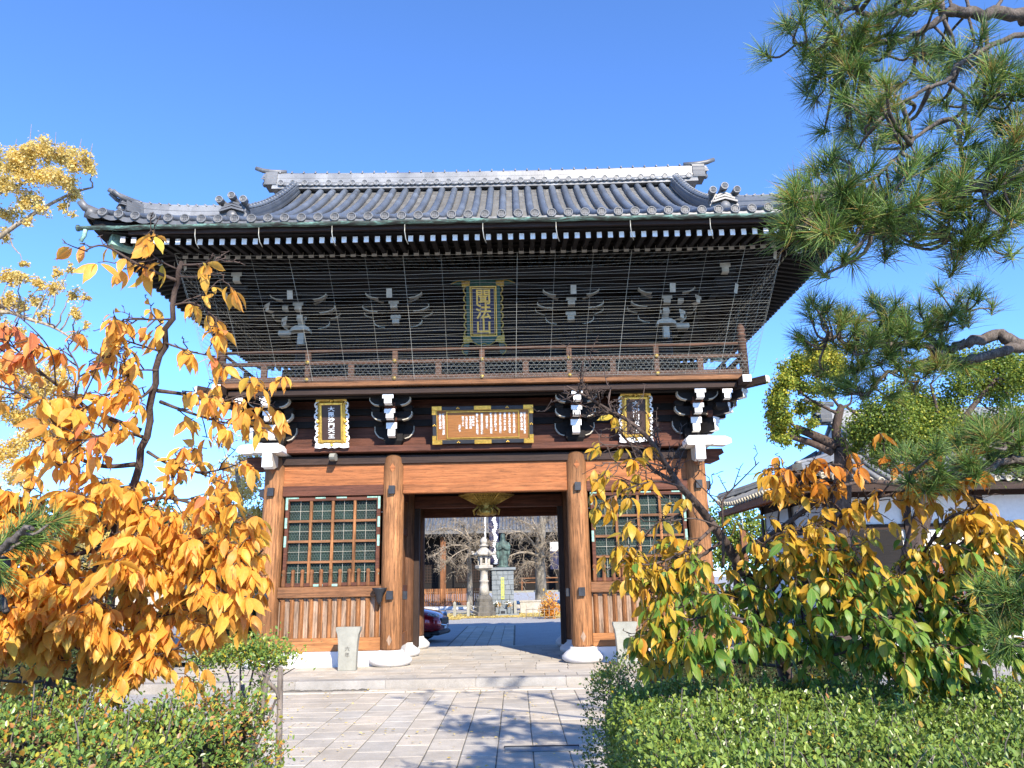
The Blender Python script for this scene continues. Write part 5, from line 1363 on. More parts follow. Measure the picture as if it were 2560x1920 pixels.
def pine(name, label, root, limbs, tufts, spread, L, per, gdir=(0, -.15, .8), trunk_r=(.16, .08), w=.0016, jit=.25):
    t = thing(name, label, 'tree', tuple(root[0]))
    m = MB(); limb(m, smoothpath(root, 5), trunk_r[0], trunk_r[1], 10); paths = []
    for pts, r0, r1 in limbs:
        P = bpath(pts, 6); P = [p + rng.normal(size=3) * r0 * .25 for p in P]; limb(m, P, r0, r1, 8); paths += P
    PA = np.array(paths); tt = []
    for (x, y, d) in tufts:
        c0 = at(x, y, d + rng.uniform(-jit, jit)); k = int(rng.integers(2, 4)) if spread > .03 else 1
        for _ in range(k):
            c = c0 + rng.normal(size=3) * spread; i = np.argmin(np.linalg.norm(PA - c, axis=1)); dv = c - PA[i]
            dl = np.linalg.norm(dv); mid = PA[i] + dv * .5 + rng.normal(size=3) * dl * .12 + np.array([0, 0, -dl * .12])
            if dl > .03: m.tube(smoothpath([PA[i], mid, c], 4), np.linspace(max(.006, min(.014, dl * .04)), .005, 9), 6)
            d_ = dv / (dl + 1e-6) * .8 + np.array(gdir) + rng.normal(size=3) * .35; tt.append((c, d_))
    m.build('trunk', 'pinebark', t); needles(tt, L, per, 'needle', t, w); return t
def zr(rx, ry, f, pts, d):       # photo crop coordinates -> 2212 px view
    return [((rx + x / f) / PX, (ry + y / f) / PX, d if len(q) == 0 else q[0]) for x, y, *q in pts]
Z1 = lambda pts, d: zr(1850, 0, 2.304, pts, d)
up_tufts = Z1([(300, 300), (360, 230), (440, 420), (390, 500), (560, 350), (600, 500), (700, 380), (750, 300), (680, 560), (640, 700), (560, 840), (700, 880), (820, 760), (1100, 640), (1180, 700), (1000, 360), (930, 330), (1240, 360), (1300, 300), (700, 60), (500, 60), (420, 40), (330, 80), (1000, 120), (560, 150), (1120, 420), (840, 430), (470, 220), (620, 240), (860, 120), (520, 460), (420, 330), (780, 180), (1060, 300), (1180, 480), (760, 480), (600, 420)], 4.3) + \
    Z1([(900, 640), (1420, 400), (1520, 370), (1560, 560), (1430, 600), (1050, 960), (1180, 1000), (1420, 880), (1530, 860), (1600, 800), (950, 1080), (1110, 1150), (440, 1120), (500, 1060), (380, 1080), (740, 1220), (650, 1180), (560, 1240), (900, 1230), (1610, 420), (1380, 820), (1640, 900), (1000, 1020), (1300, 960), (800, 1160), (860, 960), (960, 900), (520, 1160), (680, 1260), (1150, 1100), (1480, 960), (1250, 1040), (720, 660), (800, 620), (1500, 460)], 3.7) + \
    Z1([(830, 1330), (940, 1380), (760, 1380), (1220, 1280), (1200, 1440), (1260, 1420), (1430, 1400), (1500, 1330), (1580, 1250), (1580, 1130), (1350, 1230), (880, 1420), (1150, 1320), (1380, 1320), (1620, 1180), (1300, 1360), (1060, 1290), (1450, 1160)], 3.9)
up_limbs = [(q, a, b) for q, a, b in (
 (Z1([(1990, 300), (1636, 100), (1400, 80), (1200, 60), (1080, 20), (950, 70), (800, 90), (640, 60), (500, 30)], 4.3), 0.0434, 0.0084),
 (Z1([(1190, 80), (1080, 160), (900, 240), (740, 230), (600, 210), (440, 290), (330, 250)], 4.3), 0.0223, 0.0070),
 (Z1([(900, 240), (830, 330), (640, 380), (560, 430), (430, 420)], 4.3), 0.0099, 0.0049),
 (Z1([(740, 230), (650, 300), (640, 380)], 4.25), 0.0099, 0.0070), (Z1([(600, 210), (590, 130), (700, 60)], 4.25), 0.0074, 0.0049),
 (Z1([(1990, 60), (1636, 190), (1300, 340), (1200, 460), (1050, 520), (920, 600), (850, 640)], 3.95), 0.0174, 0.0063),
 (Z1([(1200, 480), (1290, 560), (1290, 750)], 3.95), 0.0087, 0.0084),
 (Z1([(2100, 800), (1636, 990), (1440, 1080), (1200, 1120), (1110, 1150), (900, 1230), (740, 1220)], 3.7), 0.0372, 0.0070),
 (Z1([(1440, 1060), (1300, 1000), (1240, 690), (1050, 760), (930, 880), (740, 1040), (520, 1090), (440, 1120)], 3.75), 0.0124, 0.0056),
 (Z1([(2100, 1150), (1636, 1280), (1400, 1370), (1250, 1330), (1220, 1440)], 3.9), 0.0136, 0.0056),
 (Z1([(1330, 1050), (1320, 1250), (1330, 1380)], 3.9), 0.0099, 0.0070), (Z1([(2000, 480), (1636, 480), (1480, 560), (1400, 610)], 3.75), 0.0099, 0.0056),
 (Z1([(1636, 780), (1500, 880), (1400, 1060)], 3.7), 0.0186, 0.0140))]
up_tufts += [(x, y, 3.7) for x, y in ((1740, 440), (1790, 470), (1722, 466), (1800, 520), (1832, 500), (1760, 500), (1850, 470), (1880, 520), (1780, 430), (1715, 425), (1820, 450), (1900, 480), (1770, 395), (1845, 540))]
# crown continuing out of the picture above and to the right, whose shade falls on the walk
for k in range(26):
    up_tufts.append((rng.uniform(1750, 2900), rng.uniform(-900, -20), rng.uniform(3.9, 5.0)))
up_limbs += [([(2600, 200, 4.4), (2300, -150, 4.4), (2000, -350, 4.4), (1800, -500, 4.4)], .05, .012), ([(2600, 100, 4.6), (2500, -300, 4.6), (2300, -700, 4.7)], .05, .012)]
r0 = at(2800, 1400, 4.3); rb = np.array([r0[0], r0[1], GZ])
pine('pine_tree', 'large pine whose sunlit needle tufts hang into the upper right corner', [rb, rb + np.array([.1, 0, 1.2]), at(2760, 900, 4.3), at(2700, 500, 4.2), at(2400, 260, 4.2), at(2240, 130, 4.2)], up_limbs, up_tufts, .065, .15, 88)
Z2 = lambda pts, d: zr(1850, 700, 3.115, pts, d)
mid_tufts = Z2([(700, 300), (650, 420), (560, 440), (760, 360), (720, 260), (620, 360), (850, 480), (1100, 250), (1080, 330), (980, 330), (1250, 260), (1380, 250), (1460, 300), (1600, 220), (1640, 280), (1780, 220), (1850, 250), (1250, 450), (1120, 480), (1000, 540), (900, 520), (1100, 600), (1300, 560), (950, 680), (880, 620), (1000, 760), (850, 800), (1050, 820), (1400, 620), (1500, 680), (1450, 780), (1200, 640), (900, 850), (1180, 360), (1320, 380), (1420, 380), (1550, 360), (1700, 330), (1060, 420), (940, 460), (1160, 760), (1560, 600), (1380, 520), (800, 860)], 5.2)
mid_limbs = [(Z2([(2900, 650), (2212, 500), (1950, 440), (1700, 510), (1550, 540), (1450, 430), (1250, 400), (1100, 300)], 5.2), 0.0562, 0.0096),
 (Z2([(2212, 520), (1900, 600), (1650, 620), (1530, 560), (1300, 500), (1000, 520), (850, 490), (730, 440), (640, 520)], 5.15), 0.0375, 0.0096),
 (Z2([(1530, 590), (1300, 700), (1150, 720), (1000, 880), (920, 890)], 5.2), 0.0210, 0.0080), (Z2([(1600, 600), (1400, 700), (1300, 700), (1400, 770), (1250, 810)], 5.2), 0.0165, 0.0080), (Z2([(1550, 500), (1600, 300), (1780, 240)], 5.25), 0.0135, 0.0064)]
r1 = at(2900, 1350, 5.2); rb = np.array([r1[0], r1[1], GZ])
pine('pine_tree', 'dark pine branch with a crooked bare limb reaching in at mid height on the right', [rb, rb + np.array([-.05, 0, 1.2]), at(2880, 1050, 5.2), at(2600, 850, 5.2)], mid_limbs, mid_tufts, .07, .155, 90)
low_tufts = Z2([(2030, 1260), (2100, 1200), (1950, 1300), (1900, 1450), (1850, 1500), (1450, 1430), (1350, 1450), (2150, 1400), (2100, 1480), (2180, 1280), (2000, 1400), (1540, 1470), (1980, 1200), (1400, 1500), (2200, 1500), (1800, 1440)], 4.1) + [(2160, 1290, 3.6), (2195, 1320, 3.6), (2205, 1260, 3.6), (2170, 1340, 3.6), (2215, 1370, 3.6)]
low_limbs = [(Z2([(2900, 1500), (2212, 1400), (2050, 1420), (1900, 1500), (1600, 1500), (1420, 1470)], 4.15), .03, .008), (Z2([(2500, 1300), (2212, 1300), (2060, 1260)], 4.1), .02, .008), ([(2400, 1380, 3.7), (2260, 1330, 3.65), (2180, 1310, 3.6)], .018, .007)]
r2 = at(2750, 1380, 4.2); rb = np.array([r2[0], r2[1], GZ])
pine('pine_tree', 'low pine with bright green tufts at the right picture edge above the turning cherry', [rb, rb + np.array([-.05, 0, .9]), at(2720, 1290, 4.2), at(2500, 1200, 4.2)], low_limbs, low_tufts, .05, .13, 100)
r3 = at(-190, 1450, 3.0); rb = np.array([r3[0], r3[1], GZ])
pine('pine_tree', 'small pine with one green tuft showing at the far left among orange leaves', [rb, rb + np.array([.02, 0, .8]), at(-150, 1330, 3.0), at(-60, 1260, 3.0), at(8, 1215, 2.95)], [([(-60, 1260, 3.0), (0, 1190, 2.9), (45, 1150, 2.85), (70, 1140, 2.8)], .02, .007), ([(-90, 1300, 3.0), (-10, 1290, 2.95), (12, 1320, 2.9)], .02, .012)],
     [(40, 1150, 2.85), (75, 1142, 2.8), (20, 1165, 2.85), (95, 1150, 2.8), (10, 1180, 2.9), (55, 1130, 2.85), (-10, 1230, 2.9)], .025, .12, 110, gdir=(.5, -.2, .1), trunk_r=(.08, .03))

# ---------------------------------------------------------------- trees further off
def far_tree(name, label, root, trunk_r, limbs, clumps, dens, L, mat, bark_, tint=(.5, .25), upbias=.2, sub=5, cat='tree', wid=.7, twr=.012, group=None, spr=.17):
    """clumps: (x, y, depth, r metres, density); leaves sit along short sprays inside each clump, so gaps stay open"""
    t = thing(name, label, cat, tuple(root[0]), group)
    m = MB(); limb(m, smoothpath(root, 4), trunk_r[0], trunk_r[1], 9); allp = list(smoothpath(root, 4))
    for pts, r0, r1 in limbs:
        P = bpath(pts, 5); limb(m, P, r0, r1, 6); allp += P
    PA = np.array(allp); pos = []; tn = []
    for (x, y, d, r, k) in clumps:
        c = at(x, y, d); i = np.argmin(np.linalg.norm(PA - c, axis=1))
        if np.linalg.norm(PA[i] - c) > r * .5: m.tube(wiggle_path(PA[i], c, 5, .05), np.linspace(twr * 2, twr * .7, 6), 5)
        cb = rng.normal(0, .09)
        for _ in range(sub):
            dv = rdir(1)[0] * np.array([1, 1, .85]); dv[2] += upbias; e = c + dv * r * rng.uniform(.55, 1.05); sp = wiggle_path(c, e, 5, .08); m.tube(sp, np.linspace(twr * .7, twr * .25, 6), 4)
            n = int(dens * k * r * r / sub); u = rng.uniform(.15, 1, n) ** .7; idx = u * 5; i0 = np.minimum(idx.astype(int), 4); f = (idx - i0)[:, None]; S = np.array(sp)
            pos.append(S[i0] * (1 - f) + S[i0 + 1] * f + rng.normal(size=(n, 3)) * r * spr); tn.append(np.clip(rng.normal(tint[0] + cb, tint[1], n), 0, 1))
    m.build('trunk', bark_, t)
    pos = np.concatenate(pos); tn = np.concatenate(tn); N = len(pos); d = rdir(N); d[:, 2] -= .4; nn = rdir(N); nn[:, 2] = np.abs(nn[:, 2]) + .4
    V, F, A = small_leaf_geo(pos, d, nn, L * rng.uniform(.7, 1.25, N), tn, wid); fast_mesh('crown', V, F, mat, t, A)
    return t
def Zc(rx, ry, f, lst, d, px2m):
    return [((rx + x / f) / PX, (ry + y / f) / PX, d + rng.uniform(-1, 1) * d * .03, r / f / FPX * d, k) for x, y, r, k in lst]
dG = 19.0
gk = Zc(0, 300, 2.765, [(200, 260, 130, 1), (330, 230, 110, 1), (450, 260, 110, 1), (560, 300, 100, 1), (630, 350, 55, .8), (100, 330, 120, 1), (250, 400, 140, 1), (430, 420, 120, 1), (500, 500, 70, .9), (460, 600, 60, .8), (60, 450, 110, .8), (200, 560, 120, .9), (300, 620, 60, .8), (200, 720, 50, .8), (60, 640, 90, .9), (30, 780, 80, .8), (500, 660, 35, .5), (330, 150, 40, .5), (180, 180, 60, .6), (-80, 300, 140, 1), (-100, 500, 150, 1),
    (160, 1000, 40, 1), (150, 1080, 70, 1), (60, 1100, 80, 1), (280, 1130, 70, 1), (400, 1060, 50, 1), (480, 1030, 45, .9), (380, 1170, 70, 1), (500, 1200, 60, .9), (590, 1230, 40, .8), (520, 1330, 60, .9), (600, 1420, 40, .7), (540, 1500, 60, .8), (250, 1250, 80, .6), (150, 1300, 80, .6), (300, 1350, 60, .5), (60, 1250, 90, .8), (100, 1450, 90, .8), (-60, 1300, 120, 1)], dG, 1)
gk += [(x, y, dG + rng.uniform(-.5, .5), .55, .9) for x, y in ((20, 800), (70, 850), (30, 900), (110, 820), (80, 940), (20, 980), (-40, 860), (130, 890), (50, 1020), (150, 960))]
gk += [(rng.uniform(-420, -185), rng.uniform(330, 950), dG + rng.uniform(-2.5, 2.5), rng.uniform(.7, 1.3), .8) for _ in range(34)]
q0 = at(-190, 1250, dG); gb = np.array([q0[0], q0[1], GZ])
gl = [([(-190, 700, dG), (-60, 560, dG), (60, 470, dG), (150, 420, dG), (200, 405, dG)], .10, .02), ([(-190, 620, dG), (-50, 450, dG), (40, 400, dG), (120, 370, dG)], .1, .02), ([(-190, 800, dG), (-20, 680, dG), (70, 692, dG), (130, 715, dG), (190, 760, dG)], .08, .015), ([(-190, 900, dG), (-50, 800, dG), (40, 790, dG), (90, 860, dG)], .08, .015)]
gl += [([(x, 330, dG), (x + dx, 330 - h, dG)], .014, .004) for x, dx, h in ((62, 6, 62), (118, 3, 45), (80, 5, 40), (30, 6, 30), (140, 4, 25), (170, 6, 30), (196, 4, 20))]
far_tree('ginkgo_tree', 'tall yellow ginkgo reaching in from the left edge beside the gate roof', [gb, gb + np.array([0, 0, 3]), at(-190, 800, dG), at(-185, 500, dG)], (.3, .12), gl, gk, 6500, .062, 'l_ginkgo', 'paletwig', (.5, .28), .15, 7)
d2 = 27.0
gk2 = [(x, y, d2 + rng.uniform(-1.2, 1.2), r, k) for x, y, r, k in [(483, 950, .35, .6), (505, 1010, .55, .8), (540, 985, .5, .7), (470, 1080, .6, .9), (520, 1060, .8, 1), (555, 1040, .7, 1), (560, 1120, .8, 1), (520, 1140, .8, 1), (470, 1150, .7, 1), (430, 1180, .7, 1), (540, 1200, .8, 1), (500, 1230, .8, 1), (560, 1260, .7, 1), (450, 1250, .7, 1), (400, 1230, .7, .9), (580, 1180, .7, 1), (350, 1200, .8, .9), (300, 1230, .8, .9), (540, 945, .4, .5), (575, 1000, .6, .9), (600, 1100, .8, 1), (600, 1220, .8, 1), (250, 1180, .8, .9), (330, 1130, .8, .8), (410, 1120, .7, .8), (200, 1240, .9, .9), (150, 1200, .9, .9), (540, 1290, .6, .9), (480, 1280, .6, .9)]]
q0 = at(520, 1250, d2); gb = np.array([q0[0], q0[1] + .5, BZ])
far_tree('ginkgo_tree', 'yellow ginkgo behind the gate, showing between the orange cherry and the left column', [gb, gb + np.array([0, 0, 2]), at(520, 1100, d2), at(510, 1000, d2)], (.22, .06), [([(520, 1100, d2), (480, 960, d2)], .03, .008), ([(515, 1130, d2), (450, 1180, d2), (380, 1210, d2)], .06, .02), ([(520, 1150, d2), (570, 1100, d2), (600, 1060, d2)], .05, .02)], gk2, 1700, .085, 'l_ginkgo', 'paletwig', (.45, .28), .15, 7)
d3 = 15.5
cam_ = Zc(1850, 700, 3.115, [(600, 600, 90, .9), (680, 570, 90, .9), (500, 660, 110, 1), (440, 640, 60, .9), (400, 730, 110, 1), (640, 700, 120, .8), (760, 640, 110, 1), (760, 740, 90, .7), (350, 820, 90, .8), (460, 830, 100, .55), (600, 860, 90, .5), (290, 900, 80, 1), (260, 980, 70, 1), (330, 960, 80, .7), (250, 1060, 60, 1), (330, 1070, 90, .9), (300, 1160, 90, 1), (280, 1220, 60, .9), (350, 1260, 60, .9), (420, 1180, 60, .6), (480, 1010, 80, .55), (580, 1000, 70, .5), (560, 1120, 60, .5), (700, 880, 70, .5), (470, 1290, 40, .5)], d3, 1)
q0 = at(1815, 1300, d3); gb = np.array([q0[0], q0[1], GZ])
Zq = lambda pts, d: zr(1850, 700, 3.115, pts, d)
far_tree('camphor_tree', 'pollarded tree with a rounded yellow-green crown just right of the gate roof', [gb, gb + np.array([0, 0, 1.2]), at(*Zq([(800, 1400)], d3)[0]), at(*Zq([(760, 1280)], d3)[0])], (.21, .15),
    [(Zq([(760, 1290), (750, 1150), (780, 1010), (800, 980)], d3), .11, .065), (Zq([(740, 1290), (600, 1220), (430, 1150)], d3), .11, .075), (Zq([(720, 1340), (560, 1270), (390, 1215)], d3), .09, .06), (Zq([(790, 1010), (690, 880), (600, 760)], d3), .035, .014), (Zq([(760, 1040), (600, 960), (480, 880), (400, 780)], d3), .035, .014), (Zq([(800, 990), (860, 960), (870, 880)], d3), .035, .014), (Zq([(440, 1150), (360, 1080), (300, 980)], d3), .035, .014), (Zq([(400, 1215), (320, 1200)], d3), .05, .02)], cam_, 23000, .05, 'l_camphor', 'cherrybark', (.66, .2), .2, 15, twr=.007, spr=.25)
d4 = 14.5
cam2 = Zc(1850, 700, 3.115, [(1350, 950, 170, 1), (1200, 950, 150, 1), (1400, 1100, 170, 1), (1150, 1150, 170, 1), (1000, 1150, 150, 1), (900, 1230, 110, 1), (1300, 1250, 180, 1), (1800, 700, 170, .9), (1950, 650, 150, .9), (2100, 680, 150, 1), (1900, 850, 160, .8), (2100, 850, 160, .8), (1750, 830, 140, .8), (2000, 950, 120, .5), (1450, 1300, 180, 1), (1700, 1200, 180, 1), (1600, 1000, 170, .9), (2150, 1050, 120, .6), (1000, 1020, 110, .9), (1080, 1280, 150, 1), (1550, 1150, 170, 1), (1850, 1250, 170, 1), (2000, 1150, 150, .8), (1650, 620, 120, .8), (2220, 750, 150, 1), (1120, 1400, 120, 1), (1400, 1420, 150, 1), (1550, 560, 80, .8), (880, 1330, 70, .8), (2200, 1200, 170, .9), (2100, 1350, 170, .9)], d4, 1)
q0 = at(1960, 1300, d4); gb = np.array([q0[0], q0[1], GZ])
far_tree('camphor_tree', 'broad dense green tree behind the pine on the right, over the white-walled hall', [gb, gb + np.array([0, 0, 1.5]), at(2010, 1050, d4), at(2040, 900, d4)], (.24, .12), [([(2020, 1020, d4), (1900, 930, d4), (1830, 880, d4)], .08, .025), ([(2030, 980, d4), (2100, 880, d4), (2150, 820, d4)], .08, .025), ([(2020, 1060, d4), (1880, 1040, d4), (1780, 1060, d4)], .07, .02), ([(2035, 930, d4), (2010, 830, d4)], .06, .02)], cam2, 15000, .046, 'l_camphor', 'cherrybark', (.40, .22), .2, 15, twr=.007, spr=.30)
# ---------------------------------------------------------------- hedges and shrubs
def hedge(name, label, cat, x0, x1, y0, y1, z0, z1, n, L, mat, bump=.05, tint=(.45, .22), yellow=.03, faces='TFLRB', core=.10, skew=0.0, rnd=.12, group=None, holes=0.0):
    t = thing(name, label, cat, ((x0 + x1) / 2, (y0 + y1) / 2, z0), group)
    W, Dp, H = x1 - x0, y1 - y0, z1 - z0; areas = {'T': W * Dp, 'F': W * H, 'B': W * H, 'L': Dp * H, 'R': Dp * H}; tot = sum(areas[f] for f in faces)
    P = []; Nn = []
    for f in faces:
        k = int(n * areas[f] / tot); a = rng.uniform(0, 1, k); b = rng.uniform(0, 1, k)
        if f == 'T': p = np.stack([x0 + a * W, y0 + b * Dp, np.full(k, z1)], -1); q = (0, 0, 1)
        elif f == 'F': p = np.stack([x0 + a * W, np.full(k, y0), z0 + b * H], -1); q = (0, -1, 0)
        elif f == 'B': p = np.stack([x0 + a * W, np.full(k, y1), z0 + b * H], -1); q = (0, 1, 0)
        elif f == 'L': p = np.stack([np.full(k, x0), y0 + a * Dp, z0 + b * H], -1); q = (-1, 0, 0)
        else: p = np.stack([np.full(k, x1), y0 + a * Dp, z0 + b * H], -1); q = (1, 0, 0)
        P.append(p); Nn.append(np.tile(np.array(q, float), (k, 1)))
    P = np.concatenate(P); Nn = np.concatenate(Nn)
    c = np.array([(x0 + x1) / 2, (y0 + y1) / 2, (z0 + z1) / 2]); h = np.array([W, Dp, H]) / 2          # rounded edges
    rel = (P - c); inner = np.clip(rel, -(h - rnd), h - rnd); dv = rel - inner; l = np.linalg.norm(dv, axis=1, keepdims=True); P = c + inner + dv / np.maximum(l, 1e-6) * rnd; Nn = np.where(l > 1e-6, dv / np.maximum(l, 1e-6), Nn)
    def nz(p): return np.sin(p[:, 0] * 7.3 + 1.3 * np.sin(p[:, 1] * 5.1)) * np.sin(p[:, 1] * 6.1 + p[:, 2] * 4) + .6 * np.sin(p[:, 0] * 17 + p[:, 2] * 13) * np.sin(p[:, 1] * 15 + 2)
    depth = np.abs(rng.normal(0, .055, len(P))) - rng.exponential(.012, len(P)); P = P + Nn * (nz(P) * bump - depth)[:, None] + rng.normal(size=P.shape) * .012
    if holes: keep = rng.uniform(size=len(P)) > holes * (np.sin(P[:, 0] * 9 + P[:, 2] * 11) * np.sin(P[:, 1] * 10 + P[:, 2] * 7) > .1); P = P[keep]; Nn = Nn[keep]
    P[:, 0] += skew * (P[:, 1] - y0)
    N = len(P); d = Nn * .55 + rdir(N) * .9; d[:, 2] += .25; nn = Nn + rdir(N) * .7; nn[:, 2] += .4
    tn = np.clip(rng.normal(tint[0], tint[1], N) + .12 * nz(P * 1.7), 0, .9); yl = rng.uniform(size=N) < yellow * (1 + 1.5 * (np.sin(P[:, 0] * 5 + 1) * np.sin(P[:, 1] * 4) > .2)); tn = np.where(yl, rng.uniform(.9, 1, N), tn)
    V, F, A = small_leaf_geo(P, d, nn, L * rng.uniform(.6, 1.3, N), tn, .55); 
    m = MB()
    for _ in range(int(n / 160)):
        i = rng.integers(N); p = P[i]; b = p - Nn[i] * rng.uniform(.12, .3) + np.array([0, 0, -rng.uniform(.05, .2)]) + rng.normal(size=3) * .05; m.tube(wiggle_path(b, p + Nn[i] * rng.uniform(-.02, .02), 4, .08), [.005, .004, .0035, .003, .002], 4)
    sh = []; ST = np.where(Nn[:, 2] > .6)[0]                 # young shoots standing above the clipped face
    for _ in range(int(len(ST) / 90)):
        i = ST[rng.integers(len(ST))]; p = P[i]; e = p + np.array([rng.normal() * .03, rng.normal() * .03, rng.uniform(.03, .10)]); m.tube([p - np.array([0, 0, .05]), (p + e) / 2, e], [.003, .0025, .0015], 4)
        for u in np.linspace(.2, 1, 6): sh.append(p + (e - p) * u + rng.normal(size=3) * .008)
    if sh:
        sh = np.array(sh); k = len(sh); d2_ = rdir(k); d2_[:, 2] += .5; V2, F2, A2 = small_leaf_geo(sh, d2_, rdir(k), L * rng.uniform(.6, 1.2, k), np.clip(rng.normal(tint[0] + .12, .18, k), 0, .9), .5); F = np.concatenate([F, F2 + len(V)]); V = np.concatenate([V, V2]); A = np.concatenate([A, A2])
    for _ in range(int(W * Dp * 14) + 4):
        x = rng.uniform(x0 + .1, x1 - .1); y = rng.uniform(y0 + .1, y1 - .1); m.tube(wiggle_path((x + skew * (y - y0), y, z0), (x + skew * (y - y0) + rng.normal() * .15, y + rng.normal() * .15, z1 - .1), 5, .05), [.016, .013, .01, .008, .006, .004], 5)
    m.build('stems', 'twig', t); fast_mesh('foliage', V, F, mat, t, A)
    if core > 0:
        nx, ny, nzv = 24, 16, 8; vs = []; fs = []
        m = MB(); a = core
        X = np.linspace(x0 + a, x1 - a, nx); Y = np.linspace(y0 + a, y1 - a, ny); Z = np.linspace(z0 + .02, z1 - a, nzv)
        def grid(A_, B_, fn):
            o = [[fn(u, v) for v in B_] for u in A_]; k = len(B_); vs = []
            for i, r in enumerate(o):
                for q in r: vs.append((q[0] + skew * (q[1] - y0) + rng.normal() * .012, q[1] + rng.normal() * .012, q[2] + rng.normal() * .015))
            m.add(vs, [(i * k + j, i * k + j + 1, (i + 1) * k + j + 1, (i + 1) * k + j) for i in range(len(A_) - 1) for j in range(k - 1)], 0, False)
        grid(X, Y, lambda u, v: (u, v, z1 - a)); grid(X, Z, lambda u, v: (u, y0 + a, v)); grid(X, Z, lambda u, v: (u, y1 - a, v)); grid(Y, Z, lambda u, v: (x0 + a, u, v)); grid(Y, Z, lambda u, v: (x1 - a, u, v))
        m.build('dark_core_box', 'l_core', t)  # added box blocks the view through; the hedge's inner shade is in its colour
    return t
MT['l_core'] = plain('shade_dark_hedge_core', (0.035, 0.042, 0.018), 0.95, var=0.6, nscale=40, bump=0.6, spec=0.1, c2=(0.075, 0.07, 0.035), bdist=0.03)
PR = atz(1300, 1500, 1.06); PRf = atz(1500, 1478, 1.06)
hedge('hedge', 'broad clipped green hedge filling the lower right foreground', 'hedge', PR[0] + .02, 4.9, -13.75, PRf[1], GZ, 1.06, 105000, .026, 'l_hedge', .03, (.45, .22), .02, 'TFL', .07, .02)
PT = at(1335, 1440, 5.75)
hedge('hedge', 'small thin dark shrub rising at the far corner of the right hedge beside the walk', 'shrub', PT[0] - .22, PT[0] + .42, PT[1] - .25, PT[1] + .35, GZ, 1.16, 9000, .024, 'l_hedge', .06, (.2, .2), .03, 'TFLRB', 0, 0, .2, holes=.6)
PL = at(478, 1540, 3.0)
hedge('hedge', 'ragged hedge with yellow and orange tinged leaves in the lower left foreground', 'hedge', -2.9, PL[0], -14.3, -12.6, GZ, 1.23, 62000, .022, 'l_hedge_left', .06, (.42, .22), .08, 'TFRB', .09, .0, .16)
def at_ground(x, y, d, z=GZ): p = at(x, y, d); return np.array([p[0], p[1], z])
p = at(50, 1400, 9.0); hedge('hedge', 'dark clipped hedge low behind the trunk of the orange cherry', 'hedge', p[0] - 1.2, p[0] + .42, p[1], p[1] + .9, GZ, 1.12, 9000, .045, 'l_dark', .04, (.5, .25), 0, 'TFR', .08)
p = at(515, 1300, 24); hedge('hedge', 'dark clipped hedge far behind, just left of the gate', 'hedge', p[0] - 1.6, p[0] + 1.3, p[1], p[1] + 1.6, BZ, 1.25, 9000, .09, 'l_dark', .08, (.45, .25), 0, 'TFLR', .08)
p = at(1450, 1440, 9.5); hedge('hedge', 'low dark hedge behind the right hedge at the foot of the turning cherry', 'hedge', p[0] - .2, p[0] + 2.6, p[1], p[1] + .8, GZ, .75, 9000, .04, 'l_dark', .05, (.5, .25), 0, 'TFLR', .08)
def stem_shrub(name, label, base, tops, clumps, L, mat, n, tint, thick=.012, bark_='twig', cat='shrub'):
    t = thing(name, label, cat, tuple(base)); m = MB(); pth = []
    for pts in tops:
        P = smoothpath([base + rng.normal(size=3) * np.array([.04, .04, 0])] + [at(*q) for q in pts], 5); limb(m, P, thick, thick * .4, 6); pth += P
        for _ in range(7):
            i = rng.integers(len(P) // 3, len(P)); q = P[i] + rng.normal(size=3) * np.array([.10, .10, .07]) + np.array([0, 0, .06]); m.tube(wiggle_path(P[i], q, 4, .1), [.005, .004, .0035, .003, .002], 4); pth.append(q)
    m.build('stems', bark_, t)
    pos = []; PA = np.array(pth) if pth else np.array([base])
    for x, y, d, r, k in clumps:
        c = at(x, y, d); i = np.argmin(np.linalg.norm(PA - c, axis=1)); pos.append(c + rng.normal(size=(int(n * k), 3)) * r * np.array([1, 1, .45]))
    if pos:
        pos = np.concatenate(pos); N = len(pos); d = rdir(N); d[:, 2] += .5; nn = rdir(N); nn[:, 2] = abs(nn[:, 2]) + .3; tn = np.clip(rng.normal(tint[0], tint[1], N), 0, 1)
        V, F, A = small_leaf_geo(pos, d, nn, L * rng.uniform(.6, 1.3, N), tn, .5); fast_mesh('foliage', V, F, mat, t, A)
    return t
b = at_ground(520, 1560, 6.6)
stem_shrub('shrub', 'sparse shrub with a flat layer of green leaves on bare stems, left of the walk', b, [[(500, 1500, 6.6), (480, 1430, 6.6)], [(540, 1480, 6.6), (560, 1420, 6.6)], [(520, 1500, 6.5), (520, 1415, 6.5)], [(560, 1500, 6.6), (590, 1425, 6.5)], [(470, 1510, 6.6), (430, 1440, 6.5)], [(600, 1500, 6.5), (600, 1440, 6.4)]],
           [(500, 1402, 6.5, .13, 1), (560, 1400, 6.5, .12, 1), (530, 1412, 6.5, .14, 1), (590, 1415, 6.45, .10, .8), (450, 1425, 6.5, .10, .7), (575, 1430, 6.5, .1, .6), (480, 1415, 6.5, .12, .9), (420, 1480, 6.5, .09, .3), (560, 1490, 6.5, .08, .25)], .034, 'l_hedge_left', 560, (.5, .2), .014)
b = at_ground(540, 1640, 4.6)
t_ = stem_shrub('pruned_shrub', 'grey pruned stump with forked knobby stems beside the walk', b, [], [(560, 1520, 4.5, .05, .4), (600, 1620, 4.5, .06, .5), (490, 1590, 4.6, .07, .5), (530, 1560, 4.6, .05, .2)], .03, 'l_hedge_left', 70, (.4, .2))
m = MB()
